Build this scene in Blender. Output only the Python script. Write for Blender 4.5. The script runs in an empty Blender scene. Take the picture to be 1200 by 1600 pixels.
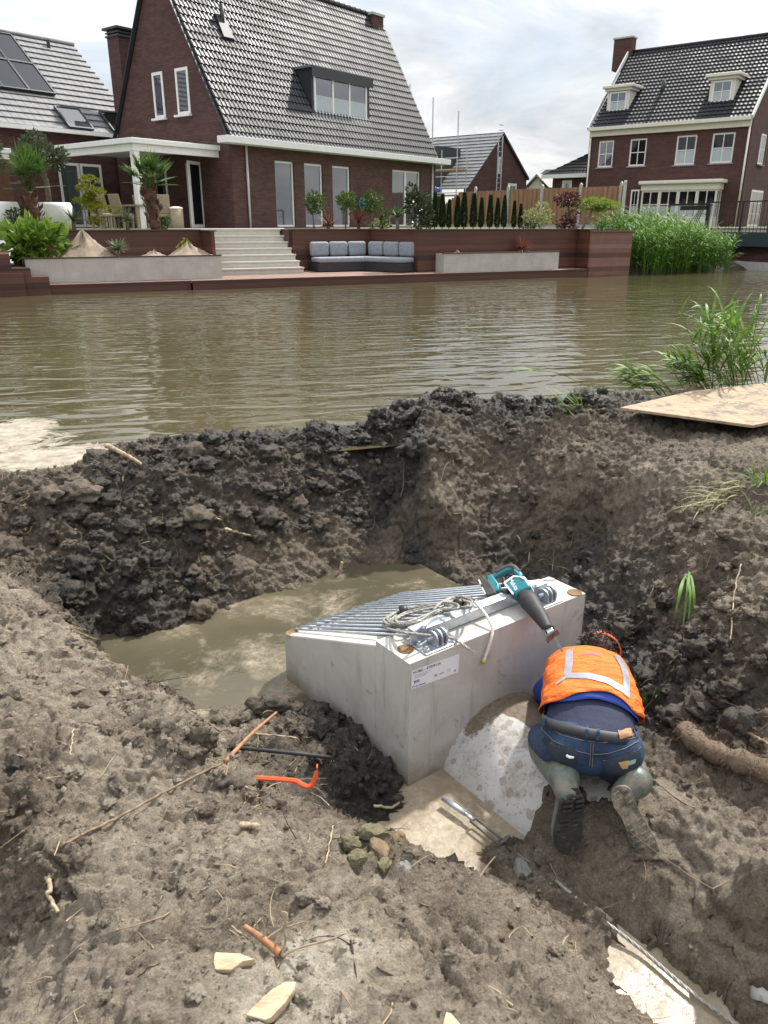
import bpy, bmesh, math, random
import numpy as np
from mathutils import Vector, Matrix
from mathutils.bvhtree import BVHTree
random.seed(7); RNG = np.random.default_rng(11)
SC = bpy.context.scene; COL = SC.collection
# ---------------------------------------------------------------- survey: camera model used to read sizes off the place
FPX = 1200.0; PITCH = math.radians(20.56); CP, SP = math.cos(PITCH), math.sin(PITCH); EYE = 1.6
def ray(px, py):
    x = (px-600)/FPX; y = (800-py)/FPX
    return np.array([x, CP+y*SP, -SP+y*CP])
CAMP = np.array([0, 0, EYE])
def at_z(px, py, z):
    r = ray(px, py); return CAMP + r*((z-EYE)/r[2])
def at_y(px, py, Y):
    r = ray(px, py); return CAMP + r*(Y/r[1])
def on_plane(px, py, P, n):
    r = ray(px, py); return CAMP + r*(np.dot(np.array(P)-CAMP, n)/np.dot(r, n))
def pix(P):
    P = np.array(P, float)-CAMP; zc = P[1]*CP-P[2]*SP
    return 600+FPX*P[0]/zc, 800-FPX*(P[1]*SP+P[2]*CP)/zc
cam = bpy.data.cameras.new('camera'); camo = bpy.data.objects.new('camera', cam); COL.objects.link(camo)
camo.location = (0, 0, EYE); camo.rotation_euler = (math.pi/2-PITCH, 0, 0)
cam.sensor_fit = 'VERTICAL'; cam.sensor_height = 24; cam.lens = 18; cam.clip_end = 3000; cam.clip_start = .05
SC.camera = camo
SC.render.resolution_x = 768; SC.render.resolution_y = 1024
# ---------------------------------------------------------------- world, sun
SUN_EL, SUN_AZ = math.radians(50), math.radians(38)      # azimuth measured from +Y towards +X
w = bpy.data.worlds.new('World'); SC.world = w; w.use_nodes = True
nt = w.node_tree; N = nt.nodes; L = nt.links; N.clear()
wo = N.new('ShaderNodeOutputWorld'); sky = N.new('ShaderNodeTexSky'); sky.sky_type = 'NISHITA'; sky.sun_disc = False
sky.sun_elevation = SUN_EL; sky.sun_rotation = SUN_AZ; sky.dust_density = 2.0
bg1 = N.new('ShaderNodeBackground'); bg1.inputs[1].default_value = .1; L.new(sky.outputs[0], bg1.inputs[0])
tc = N.new('ShaderNodeTexCoord'); sep = N.new('ShaderNodeSeparateXYZ'); L.new(tc.outputs['Generated'], sep.inputs[0])
def wm(op, a, b=None, c=None):
    n = N.new('ShaderNodeMath'); n.operation = op
    for i, q in enumerate((a, b, c)):
        if q is None: continue
        if isinstance(q, (int, float)): n.inputs[i].default_value = q
        else: L.new(q, n.inputs[i])
    return n.outputs[0]
zz = wm('ADD', wm('MAXIMUM', sep.outputs[2], 0.0), .30)
cx = wm('DIVIDE', sep.outputs[0], zz); cy = wm('DIVIDE', sep.outputs[1], zz)
cmb = N.new('ShaderNodeCombineXYZ'); L.new(cx, cmb.inputs[0]); L.new(cy, cmb.inputs[1]); cmb.inputs[2].default_value = 3.7
def wnoise(scale, detail, rough, dist=0.0, vec=None):
    n = N.new('ShaderNodeTexNoise'); n.inputs['Scale'].default_value = scale; n.inputs['Detail'].default_value = detail
    n.inputs['Roughness'].default_value = rough; n.inputs['Distortion'].default_value = dist
    L.new(vec or cmb.outputs[0], n.inputs['Vector']); return n.outputs['Fac']
def wramp(fac, stops):
    r = N.new('ShaderNodeValToRGB'); e = r.color_ramp.elements
    while len(e) < len(stops): e.new(.5)
    for i, (p, c_) in enumerate(stops):
        e[i].position = p; e[i].color = (*c_, 1) if len(c_) == 3 else c_
    L.new(fac, r.inputs[0]); return r.outputs[0]
cover = wramp(wnoise(1.3, 8, .58, .4), [(.30, (.28, .28, .28)), (.50, (1, 1, 1))])
body = wramp(wnoise(2.3, 10, .6, .6), [(.30, (.60, .65, .71)), (.46, (.82, .85, .88)), (.58, (1.08, 1.08, 1.07))])
bg2 = N.new('ShaderNodeBackground'); L.new(body, bg2.inputs[0]); bg2.inputs[1].default_value = .80
# clouds overhead and behind the viewer are the sunlit ones: brighter with height
L.new(wm('ADD', .58, wm('MULTIPLY', wm('MAXIMUM', sep.outputs[2], 0.0), 1.0)), bg2.inputs[1])
mx = N.new('ShaderNodeMixShader'); L.new(cover, mx.inputs[0]); L.new(bg1.outputs[0], mx.inputs[1]); L.new(bg2.outputs[0], mx.inputs[2])
L.new(mx.outputs[0], wo.inputs[0])
sl = bpy.data.lights.new('sun', 'SUN'); sl.energy = 4.5; sl.angle = math.radians(2); sl.color = (1, .955, .88)
so = bpy.data.objects.new('sun', sl); COL.objects.link(so); so.location = (0, 0, 30)
sd = Vector((math.sin(SUN_AZ)*math.cos(SUN_EL), math.cos(SUN_AZ)*math.cos(SUN_EL), math.sin(SUN_EL)))
so.rotation_euler = sd.to_track_quat('Z', 'Y').to_euler()
SC.view_settings.view_transform = 'Standard'; SC.view_settings.look = 'None'; SC.view_settings.exposure = .52
SC.cycles.max_bounces = 6; SC.cycles.transparent_max_bounces = 8
SC.cycles.caustics_reflective = False; SC.cycles.caustics_refractive = False
# ---------------------------------------------------------------- materials
MATS = {}
class NT:
    def __init__(s, name):
        s.m = bpy.data.materials.new(name); s.m.use_nodes = True; s.t = s.m.node_tree; s.n = s.t.nodes; s.l = s.t.links
        s.b = s.n['Principled BSDF']; s.o = s.n['Material Output']; MATS[name] = s.m
    def put(s, sock, v):
        if isinstance(v, (int, float)): sock.default_value = v
        elif isinstance(v, tuple): sock.default_value = (*v, 1) if len(v) == 3 and sock.type == 'RGBA' else v
        else: s.l.new(v, sock)
    def coord(s, kind='Object', scale=(1, 1, 1), rot=(0, 0, 0), loc=(0, 0, 0)):
        c = s.n.new('ShaderNodeTexCoord'); m = s.n.new('ShaderNodeMapping'); m.inputs['Scale'].default_value = scale
        m.inputs['Rotation'].default_value = rot; m.inputs['Location'].default_value = loc
        s.l.new(c.outputs[kind], m.inputs[0]); return m.outputs[0]
    def noise(s, vec, scale, detail=5, rough=.55, dist=0.0, out='Fac'):
        n = s.n.new('ShaderNodeTexNoise'); s.l.new(vec, n.inputs['Vector'])
        n.inputs['Scale'].default_value = scale; n.inputs['Detail'].default_value = detail
        n.inputs['Roughness'].default_value = rough; n.inputs['Distortion'].default_value = dist; return n.outputs[out]
    def voro(s, vec, scale, feature='F1', out='Distance', rnd=1.0):
        n = s.n.new('ShaderNodeTexVoronoi'); n.feature = feature; s.l.new(vec, n.inputs['Vector'])
        n.inputs['Scale'].default_value = scale; n.inputs['Randomness'].default_value = rnd; return n.outputs[out]
    def ramp(s, fac, stops):
        r = s.n.new('ShaderNodeValToRGB'); e = r.color_ramp.elements
        while len(e) < len(stops): e.new(.5)
        for i, (p, c_) in enumerate(stops):
            e[i].position = p; e[i].color = (c_, c_, c_, 1) if isinstance(c_, (int, float)) else (*c_, 1)
        s.l.new(fac, r.inputs[0]); return r.outputs[0]
    def math(s, op, a, b=0.0, c=0.0):
        n = s.n.new('ShaderNodeMath'); n.operation = op
        for i, q in enumerate((a, b, c)): s.put(n.inputs[i], q)
        return n.outputs[0]
    def mix(s, fac, a, b, mode='MIX'):
        n = s.n.new('ShaderNodeMix'); n.data_type = 'RGBA'; n.blend_type = mode
        s.put(n.inputs[0], fac); s.put(n.inputs[6], a); s.put(n.inputs[7], b); return n.outputs[2]
    def bump(s, h, strength=.3, dist=.01, prev=None):
        n = s.n.new('ShaderNodeBump'); n.inputs['Strength'].default_value = strength; n.inputs['Distance'].default_value = dist
        s.put(n.inputs['Height'], h)
        if prev is not None: s.l.new(prev, n.inputs['Normal'])
        return n.outputs[0]
    def attr(s, name):
        n = s.n.new('ShaderNodeAttribute'); n.attribute_name = name; return n
    def objrand(s):
        return s.n.new('ShaderNodeObjectInfo').outputs['Random']
    def set(s, **k):
        names = dict(col='Base Color', rough='Roughness', metal='Metallic', normal='Normal', spec='Specular IOR Level', ior='IOR',
                     sss='Subsurface Weight', trans='Transmission Weight', coat='Coat Weight', alpha='Alpha', sheen='Sheen Weight')
        for a, v in k.items(): s.put(s.b.inputs[names[a]], v)
        return s.m
def simple(name, col, rough=.6, metal=0.0, var=.25, vs=6.0, bump=.0, bs=60.0, spec=.5, bd=.004):
    t = NT(name); v = t.coord()
    lo = tuple(c_*(1-var) for c_ in col); hi = tuple(min(1, c_*(1+var)) for c_ in col)
    c_ = t.ramp(t.noise(v, vs, 5, .6), [(.32, lo), (.68, hi)])
    t.set(col=c_, rough=rough, metal=metal, spec=spec)
    if bump: t.set(normal=t.bump(t.noise(v, bs, 4, .6), bump, bd))
    return t.m
def leafmat(name, c1, c2, c3=None, trans=.25, rough=.55):
    t = NT(name); v = t.coord()
    col = t.ramp(t.noise(v, 9, 4, .7), [(.3, c1), (.55, c2), (.75, c3 or c2)])
    t.set(col=col, rough=rough, spec=.35)
    tr = t.n.new('ShaderNodeBsdfTranslucent'); t.put(tr.inputs[0], col)
    m = t.n.new('ShaderNodeMixShader'); m.inputs[0].default_value = trans
    t.l.new(t.b.outputs[0], m.inputs[1]); t.l.new(tr.outputs[0], m.inputs[2]); t.l.new(m.outputs[0], t.o.inputs[0]); return t.m
# ---------------------------------------------------------------- mesh building
ORG = {}
class MB:
    def __init__(s, fr=None):
        s.v = []; s.f = []; s.n = 0; s.fr = fr; s.mi = []; s.cm = 0
    def add(s, V, F):
        V = np.asarray(V, float)
        if s.fr is not None: V = s.fr.w(V)
        s.v.append(V); o = s.n
        if isinstance(F, np.ndarray): s.f.extend((F+o).tolist()); s.mi.extend([s.cm]*len(F))
        else:
            for f in F: s.f.append([i+o for i in f]); s.mi.append(s.cm)
        s.n += len(V); return s
    def box(s, x0, x1, y0, y1, z0, z1):
        V = [(x, y, z) for x in (x0, x1) for y in (y0, y1) for z in (z0, z1)]
        return s.add(V, [(0, 1, 3, 2), (4, 6, 7, 5), (0, 4, 5, 1), (2, 3, 7, 6), (0, 2, 6, 4), (1, 5, 7, 3)])
    def bar(s, a, b, wd, hd, up=(0, 0, 1)):
        a = np.array(a, float); b = np.array(b, float); d = b-a; d /= np.linalg.norm(d)
        sd_ = np.cross(d, up); nn = np.linalg.norm(sd_)
        sd_ = sd_/nn if nn > 1e-6 else np.array([1., 0, 0]); u2 = np.cross(sd_, d)
        V = [p+sd_*i*wd/2+u2*j*hd/2 for p in (a, b) for i in (-1, 1) for j in (-1, 1)]
        return s.add(V, [(0, 1, 3, 2), (4, 6, 7, 5), (0, 4, 5, 1), (2, 3, 7, 6), (0, 2, 6, 4), (1, 5, 7, 3)])
    def tube(s, pts, r, n=8, cap=True, sq=None):
        P = np.array(pts, float); k = len(P); R = np.full(k, r) if np.isscalar(r) else np.array(r, float)
        T = np.gradient(P, axis=0); T /= np.linalg.norm(T, axis=1)[:, None]+1e-12
        u = np.cross(T[0], (0.13, .31, .94)); u /= np.linalg.norm(u)+1e-12; V = []
        for i in range(k):
            u = u-T[i]*np.dot(u, T[i]); u /= np.linalg.norm(u)+1e-12; v_ = np.cross(T[i], u)
            for j in range(n):
                a = 2*math.pi*j/n; V.append(P[i]+R[i]*(math.cos(a)*u+math.sin(a)*v_))
        F = [(i*n+j, i*n+(j+1) % n, (i+1)*n+(j+1) % n, (i+1)*n+j) for i in range(k-1) for j in range(n)]
        if cap: F += [tuple(range(n))[::-1], tuple((k-1)*n+j for j in range(n))]
        return s.add(V, F)
    def lathe(s, prof, cx=0, cy=0, n=20, cz=0):
        V = []; k = len(prof)
        for r, z in prof:
            for j in range(n):
                a = 2*math.pi*j/n; V.append((cx+r*math.cos(a), cy+r*math.sin(a), cz+z))
        F = [(i*n+j, i*n+(j+1) % n, (i+1)*n+(j+1) % n, (i+1)*n+j) for i in range(k-1) for j in range(n)]
        F += [tuple(range(n))[::-1], tuple((k-1)*n+j for j in range(n))]
        return s.add(V, F)
    def loft(s, rings, cap=True):
        n = len(rings[0]); V = np.concatenate([np.asarray(r, float) for r in rings])
        F = [(i*n+j, i*n+(j+1) % n, (i+1)*n+(j+1) % n, (i+1)*n+j) for i in range(len(rings)-1) for j in range(n)]
        if cap: F += [tuple(range(n))[::-1], tuple((len(rings)-1)*n+j for j in range(n))]
        return s.add(V, F)
    def prism(s, poly, vec):
        P = np.asarray(poly, float); n = len(P); V = np.concatenate([P, P+np.asarray(vec, float)])
        F = [tuple(range(n))[::-1], tuple(range(n, 2*n))]+[(i, (i+1) % n, n+(i+1) % n, n+i) for i in range(n)]
        return s.add(V, F)
    def sphere(s, c, r, nu=12, nv=8, noise=0.0):
        r = np.array([r]*3 if np.isscalar(r) else r); V = [(0, 0, 1)]
        for i in range(1, nv):
            t = math.pi*i/nv
            for j in range(nu):
                a = 2*math.pi*j/nu; V.append((math.sin(t)*math.cos(a), math.sin(t)*math.sin(a), math.cos(t)))
        V.append((0, 0, -1)); V = np.array(V)
        if noise: V *= (1+noise*RNG.normal(size=(len(V), 1)))
        F = [(0, 1+j, 1+(j+1) % nu) for j in range(nu)]
        for i in range(nv-2):
            for j in range(nu):
                a = 1+i*nu; F.append((a+j, a+nu+j, a+nu+(j+1) % nu, a+(j+1) % nu))
        e = len(V)-1; a = 1+(nv-2)*nu; F += [(a+j, e, a+(j+1) % nu) for j in range(nu)]
        return s.add(V*r+np.array(c), F)
    def leaves(s, C, D, size, wid=.5, fold=.15):
        """many small pointed leaf faces: centres C, directions D, lengths size"""
        C = np.asarray(C, float); D = np.asarray(D, float); k = len(C); D = D/(np.linalg.norm(D, axis=1)[:, None]+1e-9)
        S = np.broadcast_to(np.asarray(size, float), (k,))[:, None]
        X = np.cross(D, RNG.normal(size=(k, 3))); X /= np.linalg.norm(X, axis=1)[:, None]+1e-9; U = np.cross(X, D)
        V = np.stack([C, C+D*S*.5+X*S*wid*.5+U*S*fold, C+D*S, C+D*S*.5-X*S*wid*.5+U*S*fold], 1).reshape(-1, 3)
        i = np.arange(k)*4; F = np.stack([i, i+1, i+2, i+3], 1); return s.add(V, F)
    def blade(s, base, d, ln, wd, droop=.5, n=6, side=None):
        d = np.array(d, float); d /= np.linalg.norm(d); p = np.array(base, float)
        sdv = np.cross(d, (0, 0, 1)) if side is None else np.array(side, float)
        sdv = sdv+RNG.normal(size=3)*.15; sdv /= np.linalg.norm(sdv)+1e-9; V = []
        for i in range(n+1):
            t = i/n; ww = wd*(.55+.9*t if t < .5 else 2*(1-t))*.5+.0004
            V += [p-sdv*ww, p+sdv*ww]
            d = d+np.array([0, 0, -droop/n*2*t]); d /= np.linalg.norm(d); p = p+d*ln/n
        return s.add(V, [(2*i, 2*i+1, 2*i+3, 2*i+2) for i in range(n)])
    def text(s, st, size, M, align='LEFT', extrude=.0005):
        cu = bpy.data.curves.new('t', 'FONT'); cu.body = st; cu.size = size; cu.align_x = align; cu.extrude = extrude; cu.resolution_u = 3
        ob = bpy.data.objects.new('t', cu); COL.objects.link(ob); bpy.context.view_layer.update()
        me = bpy.data.meshes.new_from_object(ob.evaluated_get(bpy.context.evaluated_depsgraph_get()))
        V = np.array([M @ v.co for v in me.vertices]); F = [tuple(p.vertices) for p in me.polygons]
        bpy.data.objects.remove(ob); bpy.data.curves.remove(cu); bpy.data.meshes.remove(me)
        return s.add(V, F) if len(V) else s
    def build(s, name, mat, parent=None, smooth=False, org=None, bevel=0, auto=None):
        V = np.concatenate(s.v) if s.v else np.zeros((0, 3))
        if parent is not None: o = ORG[parent.name]
        elif org is not None: o = np.array(org, float)
        else:
            o = (V.min(0)+V.max(0))/2; o[2] = V[:, 2].min()
        me = bpy.data.meshes.new(name); me.from_pydata((V-o).tolist(), [], s.f); me.validate(verbose=False)
        for m in (mat if isinstance(mat, (list, tuple)) else [mat]): me.materials.append(MATS[m] if isinstance(m, str) else m)
        if isinstance(mat, (list, tuple)) and len(me.polygons) == len(s.mi): me.polygons.foreach_set('material_index', s.mi)
        ob = bpy.data.objects.new(name, me); COL.objects.link(ob)
        if parent is not None: ob.parent = parent
        else: ob.location = o
        ORG[ob.name] = o
        if smooth or auto: me.polygons.foreach_set('use_smooth', [True]*len(me.polygons))
        if auto: me.set_sharp_from_angle(angle=math.radians(auto))
        if bevel:
            b = ob.modifiers.new('bevel', 'BEVEL'); b.width = bevel; b.segments = 2; b.limit_method = 'ANGLE'; b.angle_limit = math.radians(40)
        return ob
def npmesh(name, V, F, mat, org=(0, 0, 0), smooth=True, parent=None):
    """big mesh from arrays; F is an (n,4) or (n,3) array"""
    me = bpy.data.meshes.new(name); k = F.shape[1]
    if parent is not None: org = ORG[parent.name]
    me.vertices.add(len(V)); me.vertices.foreach_set('co', (V-np.array(org)).astype(np.float32).ravel())
    me.loops.add(F.size); me.loops.foreach_set('vertex_index', F.astype(np.int32).ravel())
    me.polygons.add(len(F)); me.polygons.foreach_set('loop_start', np.arange(0, F.size, k, dtype=np.int32))
    me.polygons.foreach_set('use_smooth', np.full(len(F), smooth)); me.update(calc_edges=True)
    me.materials.append(MATS[mat]); ob = bpy.data.objects.new(name, me); COL.objects.link(ob)
    if parent is not None: ob.parent = parent
    else: ob.location = org
    ORG[ob.name] = np.array(org, float); return ob
def tag(o, label=None, cat=None, group=None, kind=None):
    if label: o['label'] = label
    if cat: o['category'] = cat
    if group: o['group'] = group
    if kind: o['kind'] = kind
    return o
def thing(name, loc, label, cat, group=None):
    o = bpy.data.objects.new(name, None); COL.objects.link(o); o.location = tuple(loc); o.empty_display_size = .2
    ORG[o.name] = np.array(loc, float); return tag(o, label, cat, group)
class Frame:
    """local axes: x' along ex, y' along ey (90 degrees left of ex), z up"""
    def __init__(s, o, ex):
        s.o = np.array(o, float); ex = np.array([ex[0], ex[1], 0.]); s.ex = ex/np.linalg.norm(ex); s.ey = np.array([-s.ex[1], s.ex[0], 0])
    def w(s, V):
        V = np.atleast_2d(np.asarray(V, float)); return s.o+V[:, :1]*s.ex+V[:, 1:2]*s.ey+V[:, 2:3]*np.array([0, 0, 1.])
    def p(s, x, y, z): return s.w([(x, y, z)])[0]
    def inv(s, P):
        d = np.array(P)-s.o; return float(d@s.ex), float(d@s.ey), float(d[2])
    def fy(s, px, py, yo):      # a picture point read on the plane y' = yo
        return s.inv(on_plane(px, py, s.o+s.ey*yo, s.ey))
    def fx(s, px, py, xo):
        return s.inv(on_plane(px, py, s.o+s.ex*xo, s.ex))
def copy_tree(o, loc, scale=None, rz=None, parent=None):
    c = o.copy(); COL.objects.link(c)
    if parent is None:
        c.location = tuple(loc)
        if scale is not None: c.scale = scale
        if rz is not None: c.rotation_euler = (0, 0, rz)
    else: c.parent = parent
    for ch in list(o.children): copy_tree(ch, None, parent=c)
    return c
# ================================================================ noise on arrays
def _h(ix, iy, iz, k):
    n = (ix.astype(np.int64)*73856093) ^ (iy.astype(np.int64)*19349663) ^ (iz.astype(np.int64)*83492791) ^ (k*2654435761)
    n = (n ^ (n >> 13))*1274126177; n = n & 0x7fffffff; n = ((n ^ (n >> 16))*2246822519) & 0x7fffffff
    return (n ^ (n >> 15)) & 0xffff
def vnoise(P, sc, k=0):
    Q = P*sc; I = np.floor(Q).astype(np.int64); f = Q-I; f = f*f*f*(f*(f*6-15)+10); out = np.zeros(len(P))
    for dx in (0, 1):
        for dy in (0, 1):
            for dz in (0, 1):
                wgt = (f[:, 0] if dx else 1-f[:, 0])*(f[:, 1] if dy else 1-f[:, 1])*(f[:, 2] if dz else 1-f[:, 2])
                out += wgt*(_h(I[:, 0]+dx, I[:, 1]+dy, I[:, 2]+dz, k)/65535.0)
    return out*2-1
def fbm(P, sc, octv=4, k=0, g=.5):
    o = np.zeros(len(P)); a = 1.0; t = 0
    for i in range(octv):
        o += a*vnoise(P, sc*2**i, k+i*17); t += a; a *= g
    return o/t
def worley(P, sc, k=0):
    Q = P*sc; I = np.floor(Q).astype(np.int64); f = Q-I; d1 = np.full(len(P), 9.0)
    for dx in (-1, 0, 1):
        for dy in (-1, 0, 1):
            for dz in (-1, 0, 1):
                a, b, c_ = I[:, 0]+dx, I[:, 1]+dy, I[:, 2]+dz
                d = (dx+_h(a, b, c_, k)/65535-f[:, 0])**2+(dy+_h(a, b, c_, k+1)/65535-f[:, 1])**2+(dz+_h(a, b, c_, k+2)/65535-f[:, 2])**2
                np.minimum(d1, d, out=d1)
    return np.sqrt(d1)
# ================================================================ the headwall's place (used by the ground too)
BP1 = at_z(640, 1038, -.07); BP2 = at_z(915, 927, -.07); BU = (BP2-BP1)/np.linalg.norm(BP2-BP1); BW = float(np.linalg.norm(BP2-BP1))
BN = np.array([BU[1], -BU[0], 0]); BI = -BN                     # BN out of the rear face towards the viewer, BI inwards
POOL = -.68
PIPE_S, PIPE_Z, PIPE_R = .535, -.80, .31
def blk(s_, d_, z_): return BP1*[1, 1, 0]+BU*s_+BI*d_+np.array([0, 0, z_])
# ================================================================ ground
# (px, py, z, tone, rough) survey points: tone 0 black wet peat .. 1 pale dry silt
G = [
 # dam crest
 (-60,748,.05,.35,.8),(0,745,.07,.4,.7),(100,730,.10,.45,.8),(200,702,.14,.3,1),(300,690,.15,.12,1),(400,682,.16,.1,1),(500,668,.18,.06,1),(600,645,.2,.04,1),
 (700,622,.25,.02,1.2),(800,630,.22,.04,1.2),(900,630,.22,.08,1.1),(980,622,.24,.2,.9),(1080,610,.25,.4,.8),(1200,598,.27,.5,.7),(1300,585,.27,.5,.7),
 # dam inner face
 (0,830,-.14,.42,1),(100,820,-.12,.38,1),(60,890,-.3,.34,1),(140,900,-.36,.2,1),(200,830,-.14,.2,1),(200,900,-.36,.15,1),(300,790,-.06,.18,1),(300,860,-.3,.22,1),
 (300,920,-.48,.2,.8),(400,770,-.04,.16,1),(400,840,-.26,.2,1),(400,900,-.5,.25,.6),(500,760,-.04,.1,1),(500,830,-.28,.18,1),(500,880,-.5,.3,.4),(600,750,-.05,.06,1.1),
 (600,820,-.32,.1,1),(620,870,-.56,.12,.8),(640,700,.08,.04,1.1),
 # far pool edge
 (640,893,-.73,.1,.6),(540,903,-.73,.2,.4),(400,948,-.73,.15,.5),(300,985,-.73,.12,.6),(205,1012,-.73,.1,.6),(420,1000,-.85,.3,.2),(300,1030,-.85,.3,.2),(560,930,-.85,.3,.2),
 (170,985,-.66,.1,.8),(120,950,-.46,.12,1),
 # left plateau and its edge
 (-50,900,-.12,.5,.7),(0,905,-.14,.6,.6),(50,935,-.17,.72,.5),(100,985,-.19,.75,.5),(140,1040,-.22,.75,.5),(185,1090,-.25,.72,.5),(0,1000,-.14,.7,.5),(80,1090,-.16,.68,.5),
 (120,1010,-.42,.3,.9),(170,1050,-.52,.3,.9),(230,1090,-.52,.4,.8),(0,1120,-.14,.6,.6),(-60,1200,-.16,.6,.6),(20,1200,-.14,.45,.7),(60,1320,-.12,.55,.5),(100,1430,-.12,.6,.45),
 (10,1330,-.26,.5,.6),(30,1440,-.26,.55,.5),(0,1600,-.22,.6,.4),(-80,1400,-.25,.55,.5),(150,1180,-.17,.72,.4),(250,1220,-.19,.72,.45),(330,1220,-.22,.62,.5),(390,1255,-.22,.62,.5),
 (260,1070,-.71,.45,.6),(330,1092,-.71,.3,.7),(430,1118,-.71,.25,.8),(300,1130,-.52,.55,.7),(360,1150,-.47,.6,.6),(440,1170,-.48,.4,.6),(440,1215,-.44,.3,.5),(340,1180,-.42,.55,.6),
 (500,1180,-.52,.35,.7),(480,1110,-.55,.25,1),(540,1150,-.52,.2,1),(590,1215,-.55,.1,1),(550,1225,-.56,.08,.8),(500,1240,-.5,.12,.6),(560,1258,-.60,.05,.5),
 (600,1250,-.62,.1,.8),(470,1255,-.30,.5,.5),(520,1300,-.24,.58,.5),(580,1310,-.25,.5,.7),
 (200,1320,-.12,.72,.35),(300,1320,-.13,.7,.4),(400,1320,-.14,.68,.35),(200,1450,-.08,.6,.35),(300,1420,-.10,.55,.4),(400,1430,-.12,.55,.35),(500,1400,-.16,.66,.3),(600,1420,-.18,.62,.3),
 (470,1500,-.12,1.15,.5),(545,1492,-.14,1.05,.5),(430,1555,-.1,1.1,.5),(300,1560,-.06,.62,.3),(450,1540,-.1,.66,.35),(600,1540,-.15,.62,.3),(750,1560,-.18,.6,.3),(200,1650,-.05,.6,.3),(500,1700,-.1,.6,.3),(800,1680,-.18,.6,.3),
 (100,958,-.155,.6,.9),(150,1018,-.185,.6,.9),(200,1078,-.205,.58,.95),(250,1122,-.205,.6,.9),(300,1168,-.205,.58,.95),(350,1212,-.205,.55,.95),(384,1240,-.21,.5,.9),(130,1110,-.185,.72,.55),(60,1010,-.15,.72,.6),
 (130,1270,-.20,.6,.6),(430,1405,-.165,.5,.55),(270,1390,-.13,.6,.6),(350,1345,-.12,.68,.75),(400,1455,-.115,.4,.8),(60,1180,-.13,.5,.8),(30,1260,-.14,.4,.85),(75,1380,-.14,.42,.8),
 # edge above the near pool and trench
 (600,1290,-.36,.35,.7),(630,1340,-.25,.45,.6),(700,1412,-.22,.5,.45),(800,1492,-.21,.55,.45),(900,1575,-.21,.55,.4),(930,1625,-.24,.55,.4),
 (650,1292,-.74,.3,.5),(695,1352,-.73,.3,.5),(742,1376,-.72,.3,.6),(720,1290,-.9,.4,.2),(680,1230,-.9,.4,.2),(800,1318,-.72,.3,.6),
 (770,1345,-.67,.42,.7),(800,1395,-.60,.5,.7),(860,1400,-.62,.5,.6),(870,1480,-.5,.55,.6),(960,1560,-.46,.6,.5),(1000,1570,-.64,.55,.4),(1050,1610,-.70,.5,.3),(965,1490,-.68,.5,.3),(900,1440,-.66,.5,.6),(830,1440,-.45,.58,.5),
 (970,1460,-.76,.5,.2),(1060,1560,-.78,.5,.2),(1010,1480,-.84,.5,.1),(1110,1590,-.84,.5,.1),(1160,1640,-.84,.5,.1),(1000,1500,-.80,.5,.1),(1045,1490,-.64,.55,.5),(1120,1545,-.62,.55,.5),
 # sandy mud on the right round the worker
 (850,1335,-.64,.5,.6),(890,1340,-.61,.52,.5),(950,1340,-.60,.55,.4),(1010,1340,-.53,.6,.4),(940,1250,-.60,.35,.4),(930,1200,-.58,.3,.4),(1040,1250,-.45,.62,.4),
 (950,1420,-.56,.6,.6),(1050,1420,-.46,.62,.5),(1150,1440,-.44,.62,.5),(1200,1480,-.46,.6,.5),(1080,1330,-.43,.66,.4),(1150,1340,-.40,.64,.4),(1200,1330,-.39,.62,.5),
 (1060,1200,-.44,.5,.6),(1120,1240,-.40,.5,.7),(1190,1250,-.36,.5,.6),(1130,1180,-.46,.45,.7),(1250,1400,-.40,.6,.5),(1300,1550,-.42,.6,.5),
 # right bank
 (1040,1110,-.55,.2,1),(1000,1060,-.60,.15,1),(980,1000,-.62,.1,1),(940,950,-.64,.1,.9),(1040,1030,-.47,.2,1),(1080,1090,-.42,.25,1),(1080,1000,-.30,.3,1),(1110,1060,-.36,.25,1),
 (1140,960,-.14,.45,.7),(1190,1020,-.15,.42,.8),(1200,1120,-.28,.4,.9),(1150,1110,-.40,.15,.9),(1060,940,-.32,.35,.9),(1090,880,-.10,.5,.7),(1200,900,.0,.55,.6),
 (1000,900,-.42,.3,.8),(1010,820,-.22,.42,.5),(900,880,-.62,.15,.9),(900,820,-.44,.32,.7),(800,880,-.68,.12,.8),(800,820,-.46,.35,.7),(720,890,-.66,.3,.6),(700,840,-.52,.4,.6),
 (700,770,-.22,.5,.5),(720,700,.02,.42,.7),(800,740,-.16,.45,.6),(800,680,.07,.3,.8),(900,740,-.10,.52,.5),(900,680,.08,.38,.8),(1000,740,.0,.52,.45),(1080,740,.08,.52,.5),
 (1000,680,.14,.4,.6),(1080,690,.16,.45,.5),(1180,700,.18,.5,.5),(1180,780,.1,.5,.5),(1130,820,.02,.48,.6),(1250,820,.12,.55,.5),(1300,1000,-.05,.5,.6),(1300,700,.22,.5,.5),(1330,1200,-.2,.5,.6),
 (1060,640,.18,.4,.5),(1120,640,.18,.4,.5),(1180,630,.19,.4,.5),
]
rem = {(200,830),(200,900),(300,790),(300,860),(300,920),(400,770),(400,840),(400,900),(500,760),(500,830),(500,880),(600,750),(600,820),(620,870)}
G = [q_ for q_ in G if (q_[0], q_[1]) not in rem]
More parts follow.
